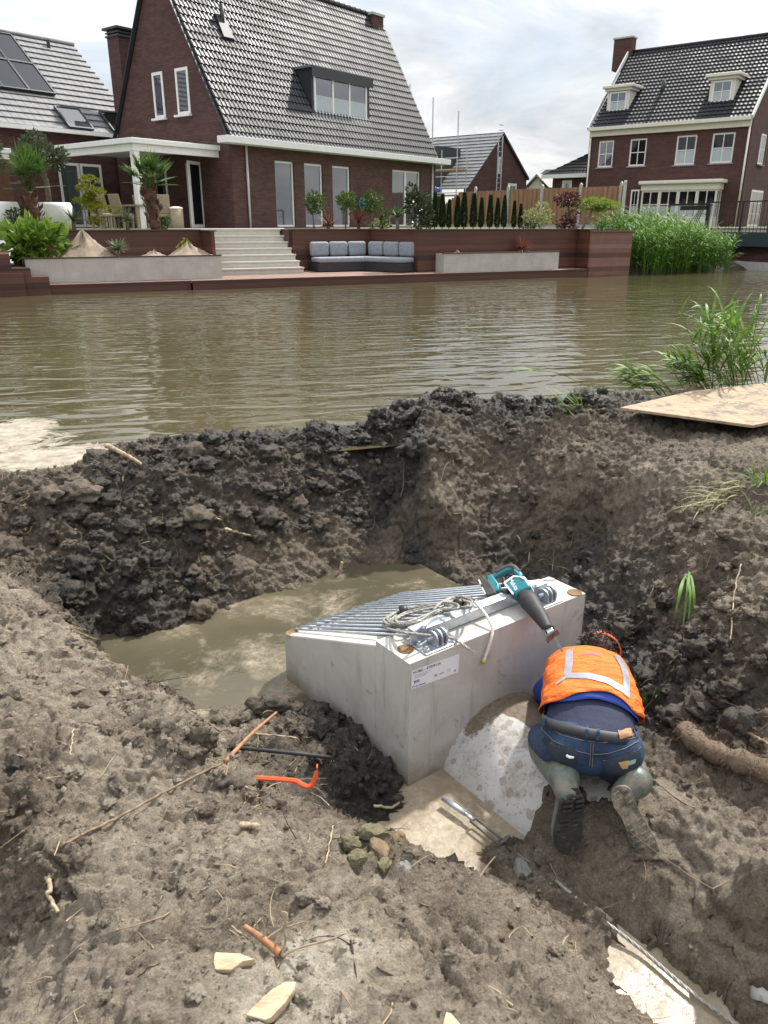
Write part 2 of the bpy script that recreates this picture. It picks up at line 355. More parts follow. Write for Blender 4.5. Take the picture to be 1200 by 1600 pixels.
for x, ye, yc, tn_ in ((205, 1012, 700, .25), (300, 985, 690, .30), (400, 948, 682, .29), (480, 922, 672, .26), (540, 903, 658, .22), (610, 895, 645, .14)):   # the dam's slumped inner slope
    e_ = at_z(x, ye, POOL-.04); y = ye-26
    while y > yc+55:
        r_ = ray(x, y); k = r_[2]/r_[1]; Y = (EYE+.72+.98*e_[1]*1.0)/(.98-k) if True else 0; z = -.72+.98*(Y-e_[1])
        if z > .02: break
        G.append((x, y, z, (.46 if ye-y < 75 and x > 380 else tn_), .45 if ye-y < 75 and x > 380 else 1.0)); y -= 42
pts = np.array([[*at_z(a, b, z), t, r] for a, b, z, t, r in G])
crest = np.array([at_z(a, b, z)[:2] for a, b, z, t, r in G[:15]])
back = []
for a, b, z, t, r in G[:15]:
    c_ = at_z(a, b, z); nrm = np.array([-.327, .945]); wid = .55 if a < 700 else .45
    back.append([c_[0]+nrm[0]*wid*.75, c_[1]+nrm[1]*wid*.75, -.04, t, .5]); back.append([c_[0]+nrm[0]*1.3, c_[1]+nrm[1]*1.3, -.35, t, .3])
ext = [[-3.4, 2.2, -.15, .6, .5], [-3.4, .8, -.18, .6, .4], [0, .35, -.06, .6, .3], [1.6, .7, -.3, .6, .4], [3.0, .8, -.3, .6, .4], [3.4, 2.5, -.1, .55, .5], [4.2, 4.5, .15, .5, .5], [-3.4, 3.6, -.05, .45, .7],
       [-2, .4, -.15, .6, .4], [.35, 3.4, -.8, .4, .2], [.7, 3.9, -.75, .2, .3], [0, 3.3, -.85, .3, .2], [0.0, 3.7, -.9, .3, .2], [.5, 3.2, -.9, .3, .2]]
pts = np.vstack([pts, back, ext])
def tps_fit(X, Y, lam):
    n = len(X); d2 = ((X[:, None]-X[None])**2).sum(-1); K = .5*d2*np.log(d2+1e-9)
    A = np.zeros((n+3, n+3)); A[:n, :n] = K+lam*np.eye(n); A[:n, n] = 1; A[:n, n+1:] = X; A[n:, :n] = A[:n, n:].T
    return np.linalg.solve(A, np.concatenate([Y, np.zeros((3, Y.shape[1]))]))
TW = tps_fit(pts[:, :2], pts[:, 2:3], 2e-4)
def tps(Q):
    out = np.zeros(len(Q))
    for i in range(0, len(Q), 40000):
        q = Q[i:i+40000]; d2 = ((q[:, None]-pts[None, :, :2])**2).sum(-1)
        out[i:i+40000] = (.5*d2*np.log(d2+1e-9))@TW[:-3, 0]+TW[-3, 0]+q@TW[-2:, 0]
    return out
def shep(Q, cols):
    out = np.zeros((len(Q), len(cols)))
    for i in range(0, len(Q), 40000):
        q = Q[i:i+40000]; wt = 1/(((q[:, None]-pts[None, :, :2])**2).sum(-1)+.004)**1.7
        out[i:i+40000] = (wt@pts[:, cols])/wt.sum(1)[:, None]
    return out
def axis_grid(lo, a, b, hi, fine, g=1.25):
    mid = list(np.arange(a, b, fine)); l = []; x = a; st = fine
    while x > lo: st *= g; x -= st; l.append(x)
    r = []; x = mid[-1]; st = fine
    while x < hi: st *= g; x += st; r.append(x)
    return np.array(l[::-1]+mid+r)
CE = np.array([.945, .327]); CN = np.array([-.327, .945])      # along / across the near bank
def bank_base(Q):
    """smooth level of the near ground anywhere"""
    cen = (Q[:, 0] > -4.2)*(Q[:, 0] < 5.2)
    s_ = (Q-np.array([0, 5.6]))@CN                         # signed distance past the crest line
    far = np.where(s_ < -.3, .12, .12-np.clip((s_+.3)/1.4, 0, 1)*.55)
    z = far.copy(); idx = np.where(cen)[0]
    zt = tps(Q[idx]); zt = np.clip(zt, -.95, .5)
    e = np.clip(np.minimum(np.minimum((Q[idx, 0]+4.2)/1.0, (5.2-Q[idx, 0])/1.2), np.minimum((Q[idx, 1]+.4)/.7, (8.6-Q[idx, 1])/.8)), 0, 1)
    e = e*e*(3-2*e); z[idx] = zt*e+far[idx]*(1-e); return z
gx = axis_grid(-60, -3.0, 3.7, 60, .0088); gy = axis_grid(-40, .85, 7.1, 9.0, .0088)
GX, GY = np.meshgrid(gx, gy); Q = np.stack([GX.ravel(), GY.ravel()], 1)
Zb = bank_base(Q); nx_, ny_ = len(gx), len(gy)
tr = shep(Q, [3, 4]); tone, rgh = tr[:, 0], tr[:, 1]
Zg = Zb.reshape(ny_, nx_); dzx = np.gradient(Zg, gx, axis=1).ravel(); dzy = np.gradient(Zg, gy, axis=0).ravel()
NRM = np.stack([-dzx, -dzy, np.ones(len(Q))], 1); NRM /= np.linalg.norm(NRM, axis=1)[:, None]
P3 = np.concatenate([Q, Zb[:, None]], 1)
act = np.where((Q[:, 0] > -4) & (Q[:, 0] < 4.6) & (Q[:, 1] > .5) & (Q[:, 1] < 8))[0]
A3 = P3[act]; ra = np.clip(rgh[act], 0, 1.3)
warp = np.stack([vnoise(A3, 5, 91), vnoise(A3, 5, 92), vnoise(A3, 5, 93)], 1)*.045
warp2 = np.stack([vnoise(A3, 21, 94), vnoise(A3, 21, 95), vnoise(A3, 21, 96)], 1)*.012
W3 = A3+warp+warp2
w1 = worley(W3, 5.5, 1); w2 = worley(W3, 13, 5); w3 = worley(A3+warp2, 34, 9)
w4 = worley(W3, 2.6, 21)
lump = (.045*(.5-w4)*np.clip(ra-.35, 0, 1)+.062*(.55-w1)+.055*(.5-w2)+.046*(.5-w3))*(.25+ra**1.2*.85)
big = fbm(A3, 2.2, 4, 30)*.075*np.clip(ra, .25, 1.1)
mid_ = fbm(A3, 11, 4, 50, .6)*.028*np.clip(ra, .5, 1.2)
fine = fbm(A3, 60, 2, 60)*.007
crk = np.maximum(1-np.clip(np.abs(vnoise(W3, 3.1, 70))*16, 0, 1), .8*(1-np.clip(np.abs(vnoise(W3, 6.3, 74))*14, 0, 1))*(vnoise(A3, 1.7, 75) > .0))          # a few cracks in the drying crust
slab = np.clip(vnoise(W3*np.array([1, 1, .3]), 4.2, 80)*11, -1, 1)*.010*(ra < .75)
disp = lump+big+mid_+fine+slab-crk*.018*(ra < .7)
PIPEO = np.array(blk(PIPE_S, 0, 0))[:2]
# keep the water side and the pool floors from rising out
# shrinkage cracks and the torn edge, read along their course in the mud
for pl, wd_, dp_ in (([(690, 1395), (720, 1430), (745, 1462)], .010, .030), ([(755, 1440), (790, 1475), (805, 1500)], .010, .030), ([(690, 1440), (700, 1470), (735, 1500)], .008, .025), ([(600, 1400), (640, 1440), (690, 1505), (740, 1560)], .007, .016),
                     ([(175, 1270), (205, 1290), (260, 1262), (300, 1252)], .010, .028), ([(185, 1195), (220, 1200), (250, 1190)], .009, .025), ([(240, 1350), (300, 1320), (345, 1300)], .007, .018), ([(60, 1330), (95, 1360), (120, 1420)], .010, .03),
                     ([(520, 1390), (560, 1370), (620, 1400)], .007, .016), ([(330, 1440), (380, 1420), (450, 1380)], .010, .025), ([(60, 1100), (90, 1140), (80, 1180)], .010, .03), ([(820, 1500), (860, 1560)], .008, .025), ([(440, 1300), (470, 1320), (490, 1350)], .007, .016)):
    W_ = np.array([at_z(x, y, -.14)[:2] for x, y in pl]); dmin = np.full(len(A3), 9.0); wig = (warp2[:, :2]*1.6+warp[:, :2]*.5)
    for p_, q_ in zip(W_[:-1], W_[1:]):
        d_ = q_-p_; t_ = np.clip(((A3[:, :2]+wig-p_)@d_)/(d_@d_), 0, 1); dmin = np.minimum(dmin, np.linalg.norm(A3[:, :2]+wig-p_-t_[:, None]*d_, axis=1))
    disp -= dp_*np.clip(1-dmin/wd_, 0, 1); disp += .012*np.exp(-((dmin-wd_*2.2)/(wd_*1.2))**2)
P3[act] += NRM[act]*disp[:, None]
# keep mud out of the headwall's box and off the two bared stretches of pipe
q = P3[:, :2]-BP1[:2]; s_ = q@BU[:2]; d_ = q@BI[:2]
inside = (s_ > .03) & (s_ < BW-.02) & (d_ > -.02) & (d_ < 1.04); P3[inside, 2] = np.minimum(P3[inside, 2], -.78)
pd = -(d_); off = np.abs(s_-PIPE_S)
ptop = PIPE_Z+np.sqrt(np.clip(PIPE_R**2-off**2, 0, None))
cover_ = np.where((pd > -.02) & (pd < .50+.05*vnoise(P3, 6, 7)+.05*vnoise(P3, 17, 17)+np.clip(s_-.22, 0, .27)*.85), 1, 0)
m = (cover_ == 1) & (off < PIPE_R+.02) & (s_ < .70); P3[m, 2] = np.minimum(P3[m, 2], ptop[m]-.05)
ptop2 = PIPE_Z+np.sqrt(np.clip((PIPE_R+.10)**2-off**2, 0, None)); nz_ = vnoise(P3, 7, 8)
bare2 = (pd > 1.45+.05*nz_) & (s_ < .40+.03*nz_) & (s_ > .225)
m = (cover_ == 0) & (pd > .3) & (pd < 2.4) & (off < PIPE_R+.10) & ~bare2
dfull = np.zeros(len(P3)); dfull[act] = disp
P3[m, 2] = np.maximum(P3[m, 2], ptop2[m]-.035+np.maximum(dfull[m], -.02)*.7)
m = bare2 & (s_ > .22) & (pd < 3); P3[m, 2] = np.minimum(P3[m, 2], np.maximum(ptop[m]-.04, -.9))
tq = np.abs(s_-.095-.012*vnoise(P3, 5, 12))/np.where(s_ < .095, 1.35, 1.0)/(.105+.05*vnoise(P3, 7, 13)+.03*vnoise(P3, 23, 14)); m = (pd > .98+.06*nz_) & (pd < 2.7) & (tq < 1.9) & (s_ < .20+.045*vnoise(P3, 9, 15)+.02*vnoise(P3, 26, 16))
P3[m, 2] = np.minimum(P3[m, 2], POOL-.05+np.clip(tq[m]-.75, 0, None)*.30+np.clip(1.12-pd[m], 0, None)*1.0+dfull[m]*.5)
ij = np.arange(nx_*ny_).reshape(ny_, nx_)
FQ = np.stack([ij[:-1, :-1], ij[:-1, 1:], ij[1:, 1:], ij[1:, :-1]], -1).reshape(-1, 4)
# mud material
t = NT('mud'); v = t.coord()
tn = t.attr('tone').outputs['Fac']
n1 = t.noise(v, 2.2, 7, .65, .6); n2 = t.noise(v, 24, 5, .65); n3 = t.noise(v, 130, 3, .7)
f = t.math('ADD', tn, t.math('ADD', t.math('MULTIPLY', t.math('SUBTRACT', n1, .5), .5), t.math('MULTIPLY', t.math('SUBTRACT', n2, .5), .62)))
f = t.math('ADD', f, t.math('MULTIPLY', t.math('SUBTRACT', n3, .5), .6))
col = t.ramp(f, [(.0, (.022, .019, .016)), (.2, (.055, .046, .037)), (.42, (.142, .110, .078)), (.62, (.275, .23, .174)), (.84, (.42, .365, .288)), (1.0, (.55, .50, .41))])
sp_ = t.ramp(t.voro(v, 95, 'F1'), [(.05, 1.0), (.11, 0.0)])
gr = t.ramp(t.noise(v, 17, 2, .5), [(.56, 0.0), (.66, 1.0)])
col = t.mix(t.math('MULTIPLY', t.math('MULTIPLY', sp_, gr), .55), col, (.5, .46, .39))
nb = t.bump(t.noise(v, 48, 8, .75), .9, .026); nb = t.bump(t.voro(v, 75), .55, .014, nb); nb = t.bump(t.noise(v, 190, 5, .8), .9, .009, nb)
t.set(col=col, rough=t.ramp(f, [(.05, .34), (.35, .7), (.65, .92)]), normal=nb, spec=.45)
gnd = npmesh('mud_ground', P3, FQ, 'mud', smooth=True); tag(gnd, kind='structure')
at = gnd.data.attributes.new('tone', 'FLOAT', 'POINT'); at.data.foreach_set('value', tone.astype(np.float32))
def gz(x, y):
    """ground height of the finished sheet"""
    i = min(max(np.searchsorted(gx, x), 1), nx_-1); j = min(max(np.searchsorted(gy, y), 1), ny_-1)
    return float(P3[j*nx_+i, 2])
# index by picture position so that lying things can be set down on the surface
SV = np.where((Q[:, 0] > -3) & (Q[:, 0] < 3.7) & (Q[:, 1] > .85) & (Q[:, 1] < 7.1))[0]
def ground_hit(px, py):
    r = ray(px, py); r = r/np.linalg.norm(r); tt = .6; prev = None
    while tt < 12:
        p = CAMP+r*tt; h = gz(p[0], p[1])
        if p[2] < h:
            return np.array([p[0], p[1], h])
        tt += .012
    return CAMP+r*6
# ---------------------------------------------------------------- water
t = NT('canal_water'); v = t.coord(rot=(0, 0, math.radians(-12)))
vs = t.n.new('ShaderNodeMapping'); t.l.new(v, vs.inputs[0]); vs.inputs['Scale'].default_value = (.42, 1.5, 1)
vs2 = t.n.new('ShaderNodeMapping'); t.l.new(v, vs2.inputs[0]); vs2.inputs['Scale'].default_value = (.6, 1.25, 1); vs2.inputs['Rotation'].default_value = (0, 0, .35)
a = t.noise(vs.outputs[0], 2.2, 1, .4, .6); b = t.noise(vs2.outputs[0], 6.0, 1, .4, .4)
h = t.math('ADD', t.math('MULTIPLY', a, 1.0), t.math('MULTIPLY', b, .34))
nb = t.bump(h, 1.0, .028)
foamp = t.attr('foam').outputs['Fac']
fo = t.math('ADD', foamp, t.math('MULTIPLY', t.math('SUBTRACT', t.noise(v, 4.2, 9, .75, 1.2), .5), 1.5))
fm = t.ramp(fo, [(.47, 0.0), (.62, 1.0)])
basec = t.ramp(t.noise(v, .25, 3, .5), [(.3, (.060, .053, .027)), (.7, (.084, .072, .038))])
colw = t.mix(fm, basec, t.ramp(t.noise(v, 9, 5, .7), [(.35, (.20, .165, .12)), (.6, (.37, .33, .265))]))
t.set(col=colw, rough=t.math('ADD', .035, t.math('MULTIPLY', fm, .5)), normal=nb, ior=1.33, spec=.5)
DK = Frame([-8.46, 18.94, 0], (.902, .432))              # the far bank's own axes
# polygon from the dam to beyond the far bank
s0 = np.array([0, 5.75])
na, nb_ = 90, 60
us = np.linspace(-1, 1, na); us = np.sign(us)*np.abs(us)**1.6*70
rows = []
for j in range(nb_):
    tt = (j/(nb_-1))
    near = np.stack([us*.945, 5.6+us*.327], 1)+CN*.08
    farp = np.stack([-.5+us*.902, 24.7+us*.432], 1)
    k = tt**1.5; rows.append(near*(1-k)+farp*k)
WV = np.concatenate(rows); WV = np.concatenate([WV, np.zeros((len(WV), 1))], 1)
ijw = np.arange(na*nb_).reshape(nb_, na); WF = np.stack([ijw[:-1, :-1], ijw[:-1, 1:], ijw[1:, 1:], ijw[1:, :-1]], -1).reshape(-1, 4)
# extra fine patch is not needed: ripples live in the surface normal
wat = npmesh('canal_water', WV, WF, 'canal_water'); tag(wat, kind='structure')
fo_ = np.zeros(len(WV))
fc = [at_z(20, 690, 0), at_z(110, 712, 0), at_z(-60, 690, 0), at_z(-20, 672, 0)]
for c_, r_ in zip(fc, (.55, .45, .8, .5)):
    fo_ = np.maximum(fo_, 1.0*np.exp(-(((WV-c_)[:, :2]**2).sum(1))/(r_*r_)))
at = wat.data.attributes.new('foam', 'FLOAT', 'POINT'); at.data.foreach_set('value', fo_.astype(np.float32))
# pool water
def pool_mat(name, base1, base2, foam1, foam2, lo, hi, sc):
    t = NT(name); v = t.coord()
    n = t.noise(v, sc, 10, .70, .35); fm = t.ramp(n, [(lo, 0.0), (hi, 1.0)])
    fine = t.noise(v, 28, 5, .7, .5)
    fm = t.math('MULTIPLY', fm, t.ramp(fine, [(.3, .55), (.5, 1.0)]))
    col = t.mix(fm, t.ramp(t.noise(v, 1.2, 3), [(.35, base1), (.65, base2)]), t.ramp(fine, [(.35, foam1), (.62, foam2)]))
    t.set(col=col, rough=t.math('ADD', .04, t.math('MULTIPLY', fm, .55)), ior=1.33,
          normal=t.bump(t.math('ADD', t.noise(v, 9, 3), t.math('MULTIPLY', fm, t.noise(v, 60, 4, .7))), .25, .02)); return t.m
pool_mat('pit_water_mat', (.07, .062, .04), (.11, .095, .062), (.20, .165, .115), (.34, .29, .22), .50, .70, 2.4)
pool_mat('milky_water_mat', (.17, .135, .09), (.25, .20, .14), (.28, .23, .165), (.40, .345, .265), .36, .66, 2.6)
def sheet(name, poly, z, mat):
    mb = MB(); n = len(poly); V = [(p[0], p[1], z) for p in poly]; mb.add(V, [tuple(range(n))])
    return tag(mb.build(name, mat, org=(0, 0, 0)), kind='structure')
lf = lambda s__, d__: blk(s__, d__, 0)[:2]
sheet('pit_water', [lf(-2.2, .42), lf(.02, .42), lf(1.06, .42), lf(1.5, .42), lf(1.5, 2.6), lf(-2.2, 2.6)], POOL, 'pit_water_mat')
sheet('milky_pit_water', [lf(-.7, .40), lf(-.7, -2.6), lf(1.0, -2.6), lf(1.0, .40)], POOL, 'milky_water_mat')

# ---------------------------------------------------------------- crumbs, clods, roots and straw lying on the mud
def ico1():
    p = (1+5**.5)/2; V = np.array([(-1, p, 0), (1, p, 0), (-1, -p, 0), (1, -p, 0), (0, -1, p), (0, 1, p), (0, -1, -p), (0, 1, -p), (p, 0, -1), (p, 0, 1), (-p, 0, -1), (-p, 0, 1)], float)
    F = [(0, 11, 5), (0, 5, 1), (0, 1, 7), (0, 7, 10), (0, 10, 11), (1, 5, 9), (5, 11, 4), (11, 10, 2), (10, 7, 6), (7, 1, 8), (3, 9, 4), (3, 4, 2), (3, 2, 6), (3, 6, 8), (3, 8, 9), (4, 9, 5), (2, 4, 11), (6, 2, 10), (8, 6, 7), (9, 8, 1)]
    V /= np.linalg.norm(V[0]); return V, F
def subdiv(V, F):
    V = list(map(np.array, V)); c_ = {}; out = []
    def mid(a, b):
        k = (min(a, b), max(a, b))
        if k not in c_: m = V[a]+V[b]; V.append(m/np.linalg.norm(m)); c_[k] = len(V)-1
        return c_[k]
    for a, b, d in F: e, f, g = mid(a, b), mid(b, d), mid(d, a); out += [(a, e, g), (b, f, e), (d, g, f), (e, f, g)]
    return np.array(V), out
IV, IF = ico1(); IV, IF = subdiv(IV, IF); IV2, IF2 = subdiv(IV, IF); IF = np.array(IF); IF2 = np.array(IF2)
g = np.random.default_rng(21)
dep = np.linalg.norm(P3[SV]-CAMP, axis=1); rr_ = np.clip(rgh[SV], .15, 1.2)
ok_ = (P3[SV, 2] > np.where(P3[SV, 1] > 4.6, .02, POOL+.01)) | ((P3[SV, 2] > POOL+.01) & (P3[SV, 2] < 0))
sSV = (P3[SV][:, :2]-BP1[:2])@BU[:2]; dSV = (P3[SV][:, :2]-BP1[:2])@BI[:2]
ok_ &= ~((sSV > -.05) & (sSV < BW+.05) & (dSV > -.06) & (dSV < 1.15)) & ~((sSV > .15) & (sSV < .95) & (dSV < 0) & (dSV > -.75) & (P3[SV, 2] < -.5)) & ~((sSV > .2) & (sSV < .62) & (dSV < -1.25))
def chop(V, g, k=8, lo=.45, hi=.85):
    V = V.copy()
    for _ in range(k):
        d = g.normal(size=3); d /= np.linalg.norm(d); V = V-np.clip(V@d-g.uniform(lo, hi), 0, None)[:, None]*d
    return V
def scatter(n, s0, s1, IVx, IFx, pw, seed, flat=.75, amp=.2, near=1.5, cut=0):
    g = np.random.default_rng(seed); wt = ok_*rr_**pw/dep**near; wt /= wt.sum(); id_ = g.choice(len(SV), n, p=wt); C = P3[SV[id_]]; tn_ = tone[SV[id_]]
    sz = np.exp(g.uniform(math.log(s0), math.log(s1), n))*np.clip(rr_[id_], .45, 1.1); k = len(IVx)
    NV = g.normal(size=(12, k, 3))*0
    base = np.stack([IVx*(1+amp*np.clip(g.normal(size=(k, 1)), -2, 2))*g.uniform(.6, 1.3, (1, 3)) for _ in range(24)])
    if cut: base = np.stack([chop(b_, g, cut) for b_ in base])
    B = base[g.integers(0, 24, n)]
    a = g.uniform(0, 6.28, n); ca, sa = np.cos(a), np.sin(a); R = np.zeros((n, 3, 3)); R[:, 0, 0] = ca; R[:, 0, 1] = -sa; R[:, 1, 0] = sa; R[:, 1, 1] = ca; R[:, 2, 2] = flat
    V = np.einsum('nij,nkj->nki', R, B)*sz[:, None, None]+C[:, None]+np.array([0, 0, 1])*sz[:, None, None]*.02
    F = (IFx[None]+np.arange(n)[:, None, None]*k).reshape(-1, 3); return V.reshape(-1, 3), F, np.repeat(np.clip(tn_+g.normal(size=n)*.10, 0, 1), k)
def clods(name, n, s0, s1, IVx, IFx, pw, seed, label, smooth_, **kw):
    V, F, tn_ = scatter(n, s0, s1, IVx, IFx, pw, seed, **kw); o = npmesh(name, V, F, 'mud', smooth=smooth_); tag(o, kind='stuff')
    at = o.data.attributes.new('tone', 'FLOAT', 'POINT'); at.data.foreach_set('value', tn_.astype(np.float32))
clods('mud_crumbs', 12000, .004, .018, IV, IF, 1.6, 31, '', False)
I0V, I0F = ico1(); I0F = np.array(I0F)
clods('mud_grit', 16000, .0025, .010, I0V, I0F, .3, 35, '', False, near=2.2)
clods('mud_clods', 1500, .02, .055, IV2, IF2, 2.4, 32, '', True, amp=.24)
clods('big_mud_clods', 190, .05, .12, IV2, IF2, 6, 33, '', True, amp=.2, flat=.6)
simple('straw', (.36, .28, .17), .85, var=.45, vs=4); simple('root_pale', (.30, .22, .15), .85, var=.5, vs=5); simple('root_dark', (.06, .042, .03), .9, var=.5, vs=5)
def litter(name, mat, n, l0, l1, r0, r1, seed, lift=.35, pw=.6, curl=.5):
    g = np.random.default_rng(seed); wt = ok_*rr_**pw/dep**1.2; wt /= wt.sum(); id_ = g.choice(len(SV), n, p=wt); m, sd_ = 5, 4; Vs = []; Fs = []; o = 0
    ang = np.arange(sd_)*2*math.pi/sd_
    for c_ in P3[SV[id_]]:
        a = g.uniform(0, 6.28); d = np.array([math.cos(a), math.sin(a), g.normal()*lift]); l_ = math.exp(g.uniform(math.log(l0), math.log(l1))); r_ = g.uniform(r0, r1); p = c_+[0, 0, r_]
        cu = np.array([-d[1], d[0], 0])*g.normal()*curl; P = np.array([p+d*l_*t_+cu*l_*t_*t_+[0, 0, -.25*l_*t_*t_*(d[2] > 0)] for t_ in np.linspace(0, 1, m)])
        for i, q_ in enumerate(P):
            h = gz(q_[0], q_[1])
            if q_[2] < h+r_*.5: P[i, 2] = h+r_*.5
        u = np.array([-d[1], d[0], 0]); w_ = np.array([0, 0, 1.]); rr = r_*np.array([1, 1, .9, .8, .5])
        V = (P[:, None]+rr[:, None, None]*(np.cos(ang)[None, :, None]*u+np.sin(ang)[None, :, None]*w_)).reshape(-1, 3)
        F = [(i*sd_+j, i*sd_+(j+1) % sd_, (i+1)*sd_+(j+1) % sd_, (i+1)*sd_+j) for i in range(m-1) for j in range(sd_)]; Vs.append(V); Fs.append(np.array(F)+o); o += len(V)
    tag(npmesh(name, np.concatenate(Vs), np.concatenate(Fs), mat), kind='stuff')
litter('straw_litter', 'straw', 420, .03, .13, .0009, .002, 41)
litter('root_litter', 'root_pale', 420, .03, .16, .001, .0035, 42, .6, 1.6, .8)
litter('dark_root_litter', 'root_dark', 350, .03, .14, .001, .003, 43, .5, 1.2, .7)
# ================================================================ materials of the far side
def brickmat(name, a, b, mortar, ang):
    t = NT(name); c_ = t.coord(rot=(0, 0, -ang)); sx = t.n.new('ShaderNodeSeparateXYZ'); t.l.new(c_, sx.inputs[0])
    cb = t.n.new('ShaderNodeCombineXYZ'); t.l.new(t.math('ADD', sx.outputs[0], sx.outputs[1]), cb.inputs[0]); t.l.new(sx.outputs[2], cb.inputs[1])
    br = t.n.new('ShaderNodeTexBrick'); t.l.new(cb.outputs[0], br.inputs['Vector']); br.inputs['Scale'].default_value = 1
    br.inputs['Brick Width'].default_value = .22; br.inputs['Row Height'].default_value = .0625; br.inputs['Mortar Size'].default_value = .006
    br.inputs['Color1'].default_value = (*a, 1); br.inputs['Color2'].default_value = (*b, 1); br.inputs['Mortar'].default_value = (*mortar, 1)
    sc_ = t.n.new('ShaderNodeMapping'); t.l.new(cb.outputs[0], sc_.inputs[0]); sc_.inputs['Scale'].default_value = (1, 4, 1)
    patch = t.ramp(t.noise(sc_.outputs[0], .9, 6, .7), [(.3, .72), (.7, 1.32)])
    col = t.mix(1.0, br.outputs['Color'], patch, 'MULTIPLY')
    t.set(col=col, rough=.85, normal=t.bump(br.outputs['Fac'], -.4, .008)); return t.m
HANG = math.atan2(.788, .615)
brickmat('brick_brown', (.108, .047, .037), (.066, .030, .027), (.022, .017, .016), HANG)
brickmat('brick_red', (.10, .040, .032), (.066, .028, .025), (.035, .022, .02), math.atan2(-.615, .788))
def tilemat(name, col, rough, spec=.5):
    t = NT(name); v = t.coord()
    c_ = t.ramp(t.noise(v, 2.5, 5, .7), [(.3, tuple(q*.75 for q in col)), (.7, tuple(q*1.3 for q in col))])
    t.set(col=c_, rough=t.ramp(t.noise(v, 1.3, 3), [(.3, rough*.8), (.7, rough*1.25)]), spec=spec); return t.m
tilemat('tile_anthracite', (.022, .023, .026), .46, .4)
tilemat('tile_flat_grey', (.17, .172, .178), .5, .5)
tilemat('tile_black', (.016, .018, .022), .55, .3)
simple('white_paint', (.74, .74, .72), .45, var=.05)
simple('cream_paint', (.66, .63, .56), .5, var=.06)
simple('dark_cladding', (.028, .032, .036), .5, var=.15)
simple('lead_flashing', (.22, .24, .26), .45, metal=.4, var=.2)
simple('grey_pipe', (.45, .46, .46), .5, var=.1)
simple('stone_sill', (.22, .22, .22), .7, var=.15)
simple('door_wood', (.10, .045, .02), .5, var=.3)
t = NT('window_glass'); t.set(col=(.05, .052, .065), rough=.03, ior=2.5)
t = NT('dark_glass'); t.set(col=(.008, .009, .011), rough=.04, ior=1.5)
simple('frosted_film', (.40, .44, .47), .35, var=.05)
t = NT('green_glass'); t.set(col=(.06, .085, .075), rough=.04, ior=1.9)
t = NT('solar_cell'); v = t.coord(); t.set(col=(.010, .011, .018), rough=.22, ior=1.4)
t = NT('hardwood'); v = t.coord(rot=(0, 0, -math.atan2(.432, .902)))
ms = t.n.new('ShaderNodeMapping'); t.l.new(v, ms.inputs[0]); ms.inputs['Scale'].default_value = (.5, .5, 7.1)
sx = t.n.new('ShaderNodeSeparateXYZ'); t.l.new(v, sx.inputs[0])
row = t.math('FLOOR', t.math('MULTIPLY', sx.outputs[2], 7.1)); wn = t.n.new('ShaderNodeTexWhiteNoise'); wn.noise_dimensions = '1D'; t.l.new(row, wn.inputs['W'])
gap = t.ramp(t.math('FRACT', t.math('MULTIPLY', sx.outputs[2], 7.1)), [(.0, .25), (.06, 1.0)])
c1 = t.ramp(t.math('ADD', t.math('MULTIPLY', wn.outputs[0], .55), t.math('MULTIPLY', t.noise(ms.outputs[0], 1.6, 6, .7, .4), .6)), [(.25, (.034, .012, .008)), (.6, (.075, .026, .016)), (.95, (.13, .055, .034))])
t.set(col=t.mix(1.0, c1, gap, 'MULTIPLY'), rough=.55)
t = NT('hardwood_pale'); v = t.coord(rot=(0, 0, -math.atan2(.432, .902))); sx = t.n.new('ShaderNodeSeparateXYZ'); t.l.new(v, sx.inputs[0])
row = t.math('FLOOR', t.math('MULTIPLY', sx.outputs[2], 7.1)); wn = t.n.new('ShaderNodeTexWhiteNoise'); wn.noise_dimensions = '1D'; t.l.new(row, wn.inputs['W'])
gap = t.ramp(t.math('FRACT', t.math('MULTIPLY', sx.outputs[2], 7.1)), [(.0, .25), (.06, 1.0)])
c1 = t.ramp(t.math('ADD', t.math('MULTIPLY', wn.outputs[0], .6), t.math('MULTIPLY', t.noise(v, 3, 6, .7), .5)), [(.25, (.10, .045, .032)), (.6, (.17, .085, .062)), (.95, (.24, .14, .11))])
t.set(col=t.mix(1.0, c1, gap, 'MULTIPLY'), rough=.7)
t = NT('deck_boards'); v = t.coord(rot=(0, 0, -math.atan2(.432, .902))); sx = t.n.new('ShaderNodeSeparateXYZ'); t.l.new(v, sx.inputs[0])
fr_ = t.math('FRACT', t.math('MULTIPLY', sx.outputs[1], 7)); gap = t.ramp(fr_, [(.0, .3), (.07, 1.0)])
c1 = t.ramp(t.noise(v, 4, 6, .7), [(.3, (.16, .085, .062)), (.7, (.27, .17, .135))]); t.set(col=t.mix(1.0, c1, gap, 'MULTIPLY'), rough=.65)
t = NT('concrete_tile'); v = t.coord(rot=(0, 0, -math.atan2(.432, .902))); sx = t.n.new('ShaderNodeSeparateXYZ'); t.l.new(v, sx.inputs[0])
jt = t.ramp(t.math('FRACT', t.math('ADD', t.math('MULTIPLY', sx.outputs[0], .83), .3)), [(.0, .7), (.012, 1.0)])
c1 = t.ramp(t.noise(v, 3, 6, .65), [(.3, (.36, .34, .31)), (.7, (.48, .455, .42))]); t.set(col=t.mix(1.0, c1, jt, 'MULTIPLY'), rough=.8)
simple('step_stone', (.46, .44, .39), .75, var=.08)
simple('paving', (.36, .34, .31), .85, var=.15, vs=2)
simple('sand', (.26, .205, .155), .95, var=.2, vs=5, bump=.4, bs=25, bd=.03)
simple('soil', (.045, .032, .023), .95, var=.4, vs=8, bump=.5, bs=30, bd=.03)
simple('lawn', (.085, .13, .03), .9, var=.35, vs=3, bump=.4, bs=80, bd=.02)
simple('far_meadow', (.075, .10, .035), .95, var=.35, vs=.2)
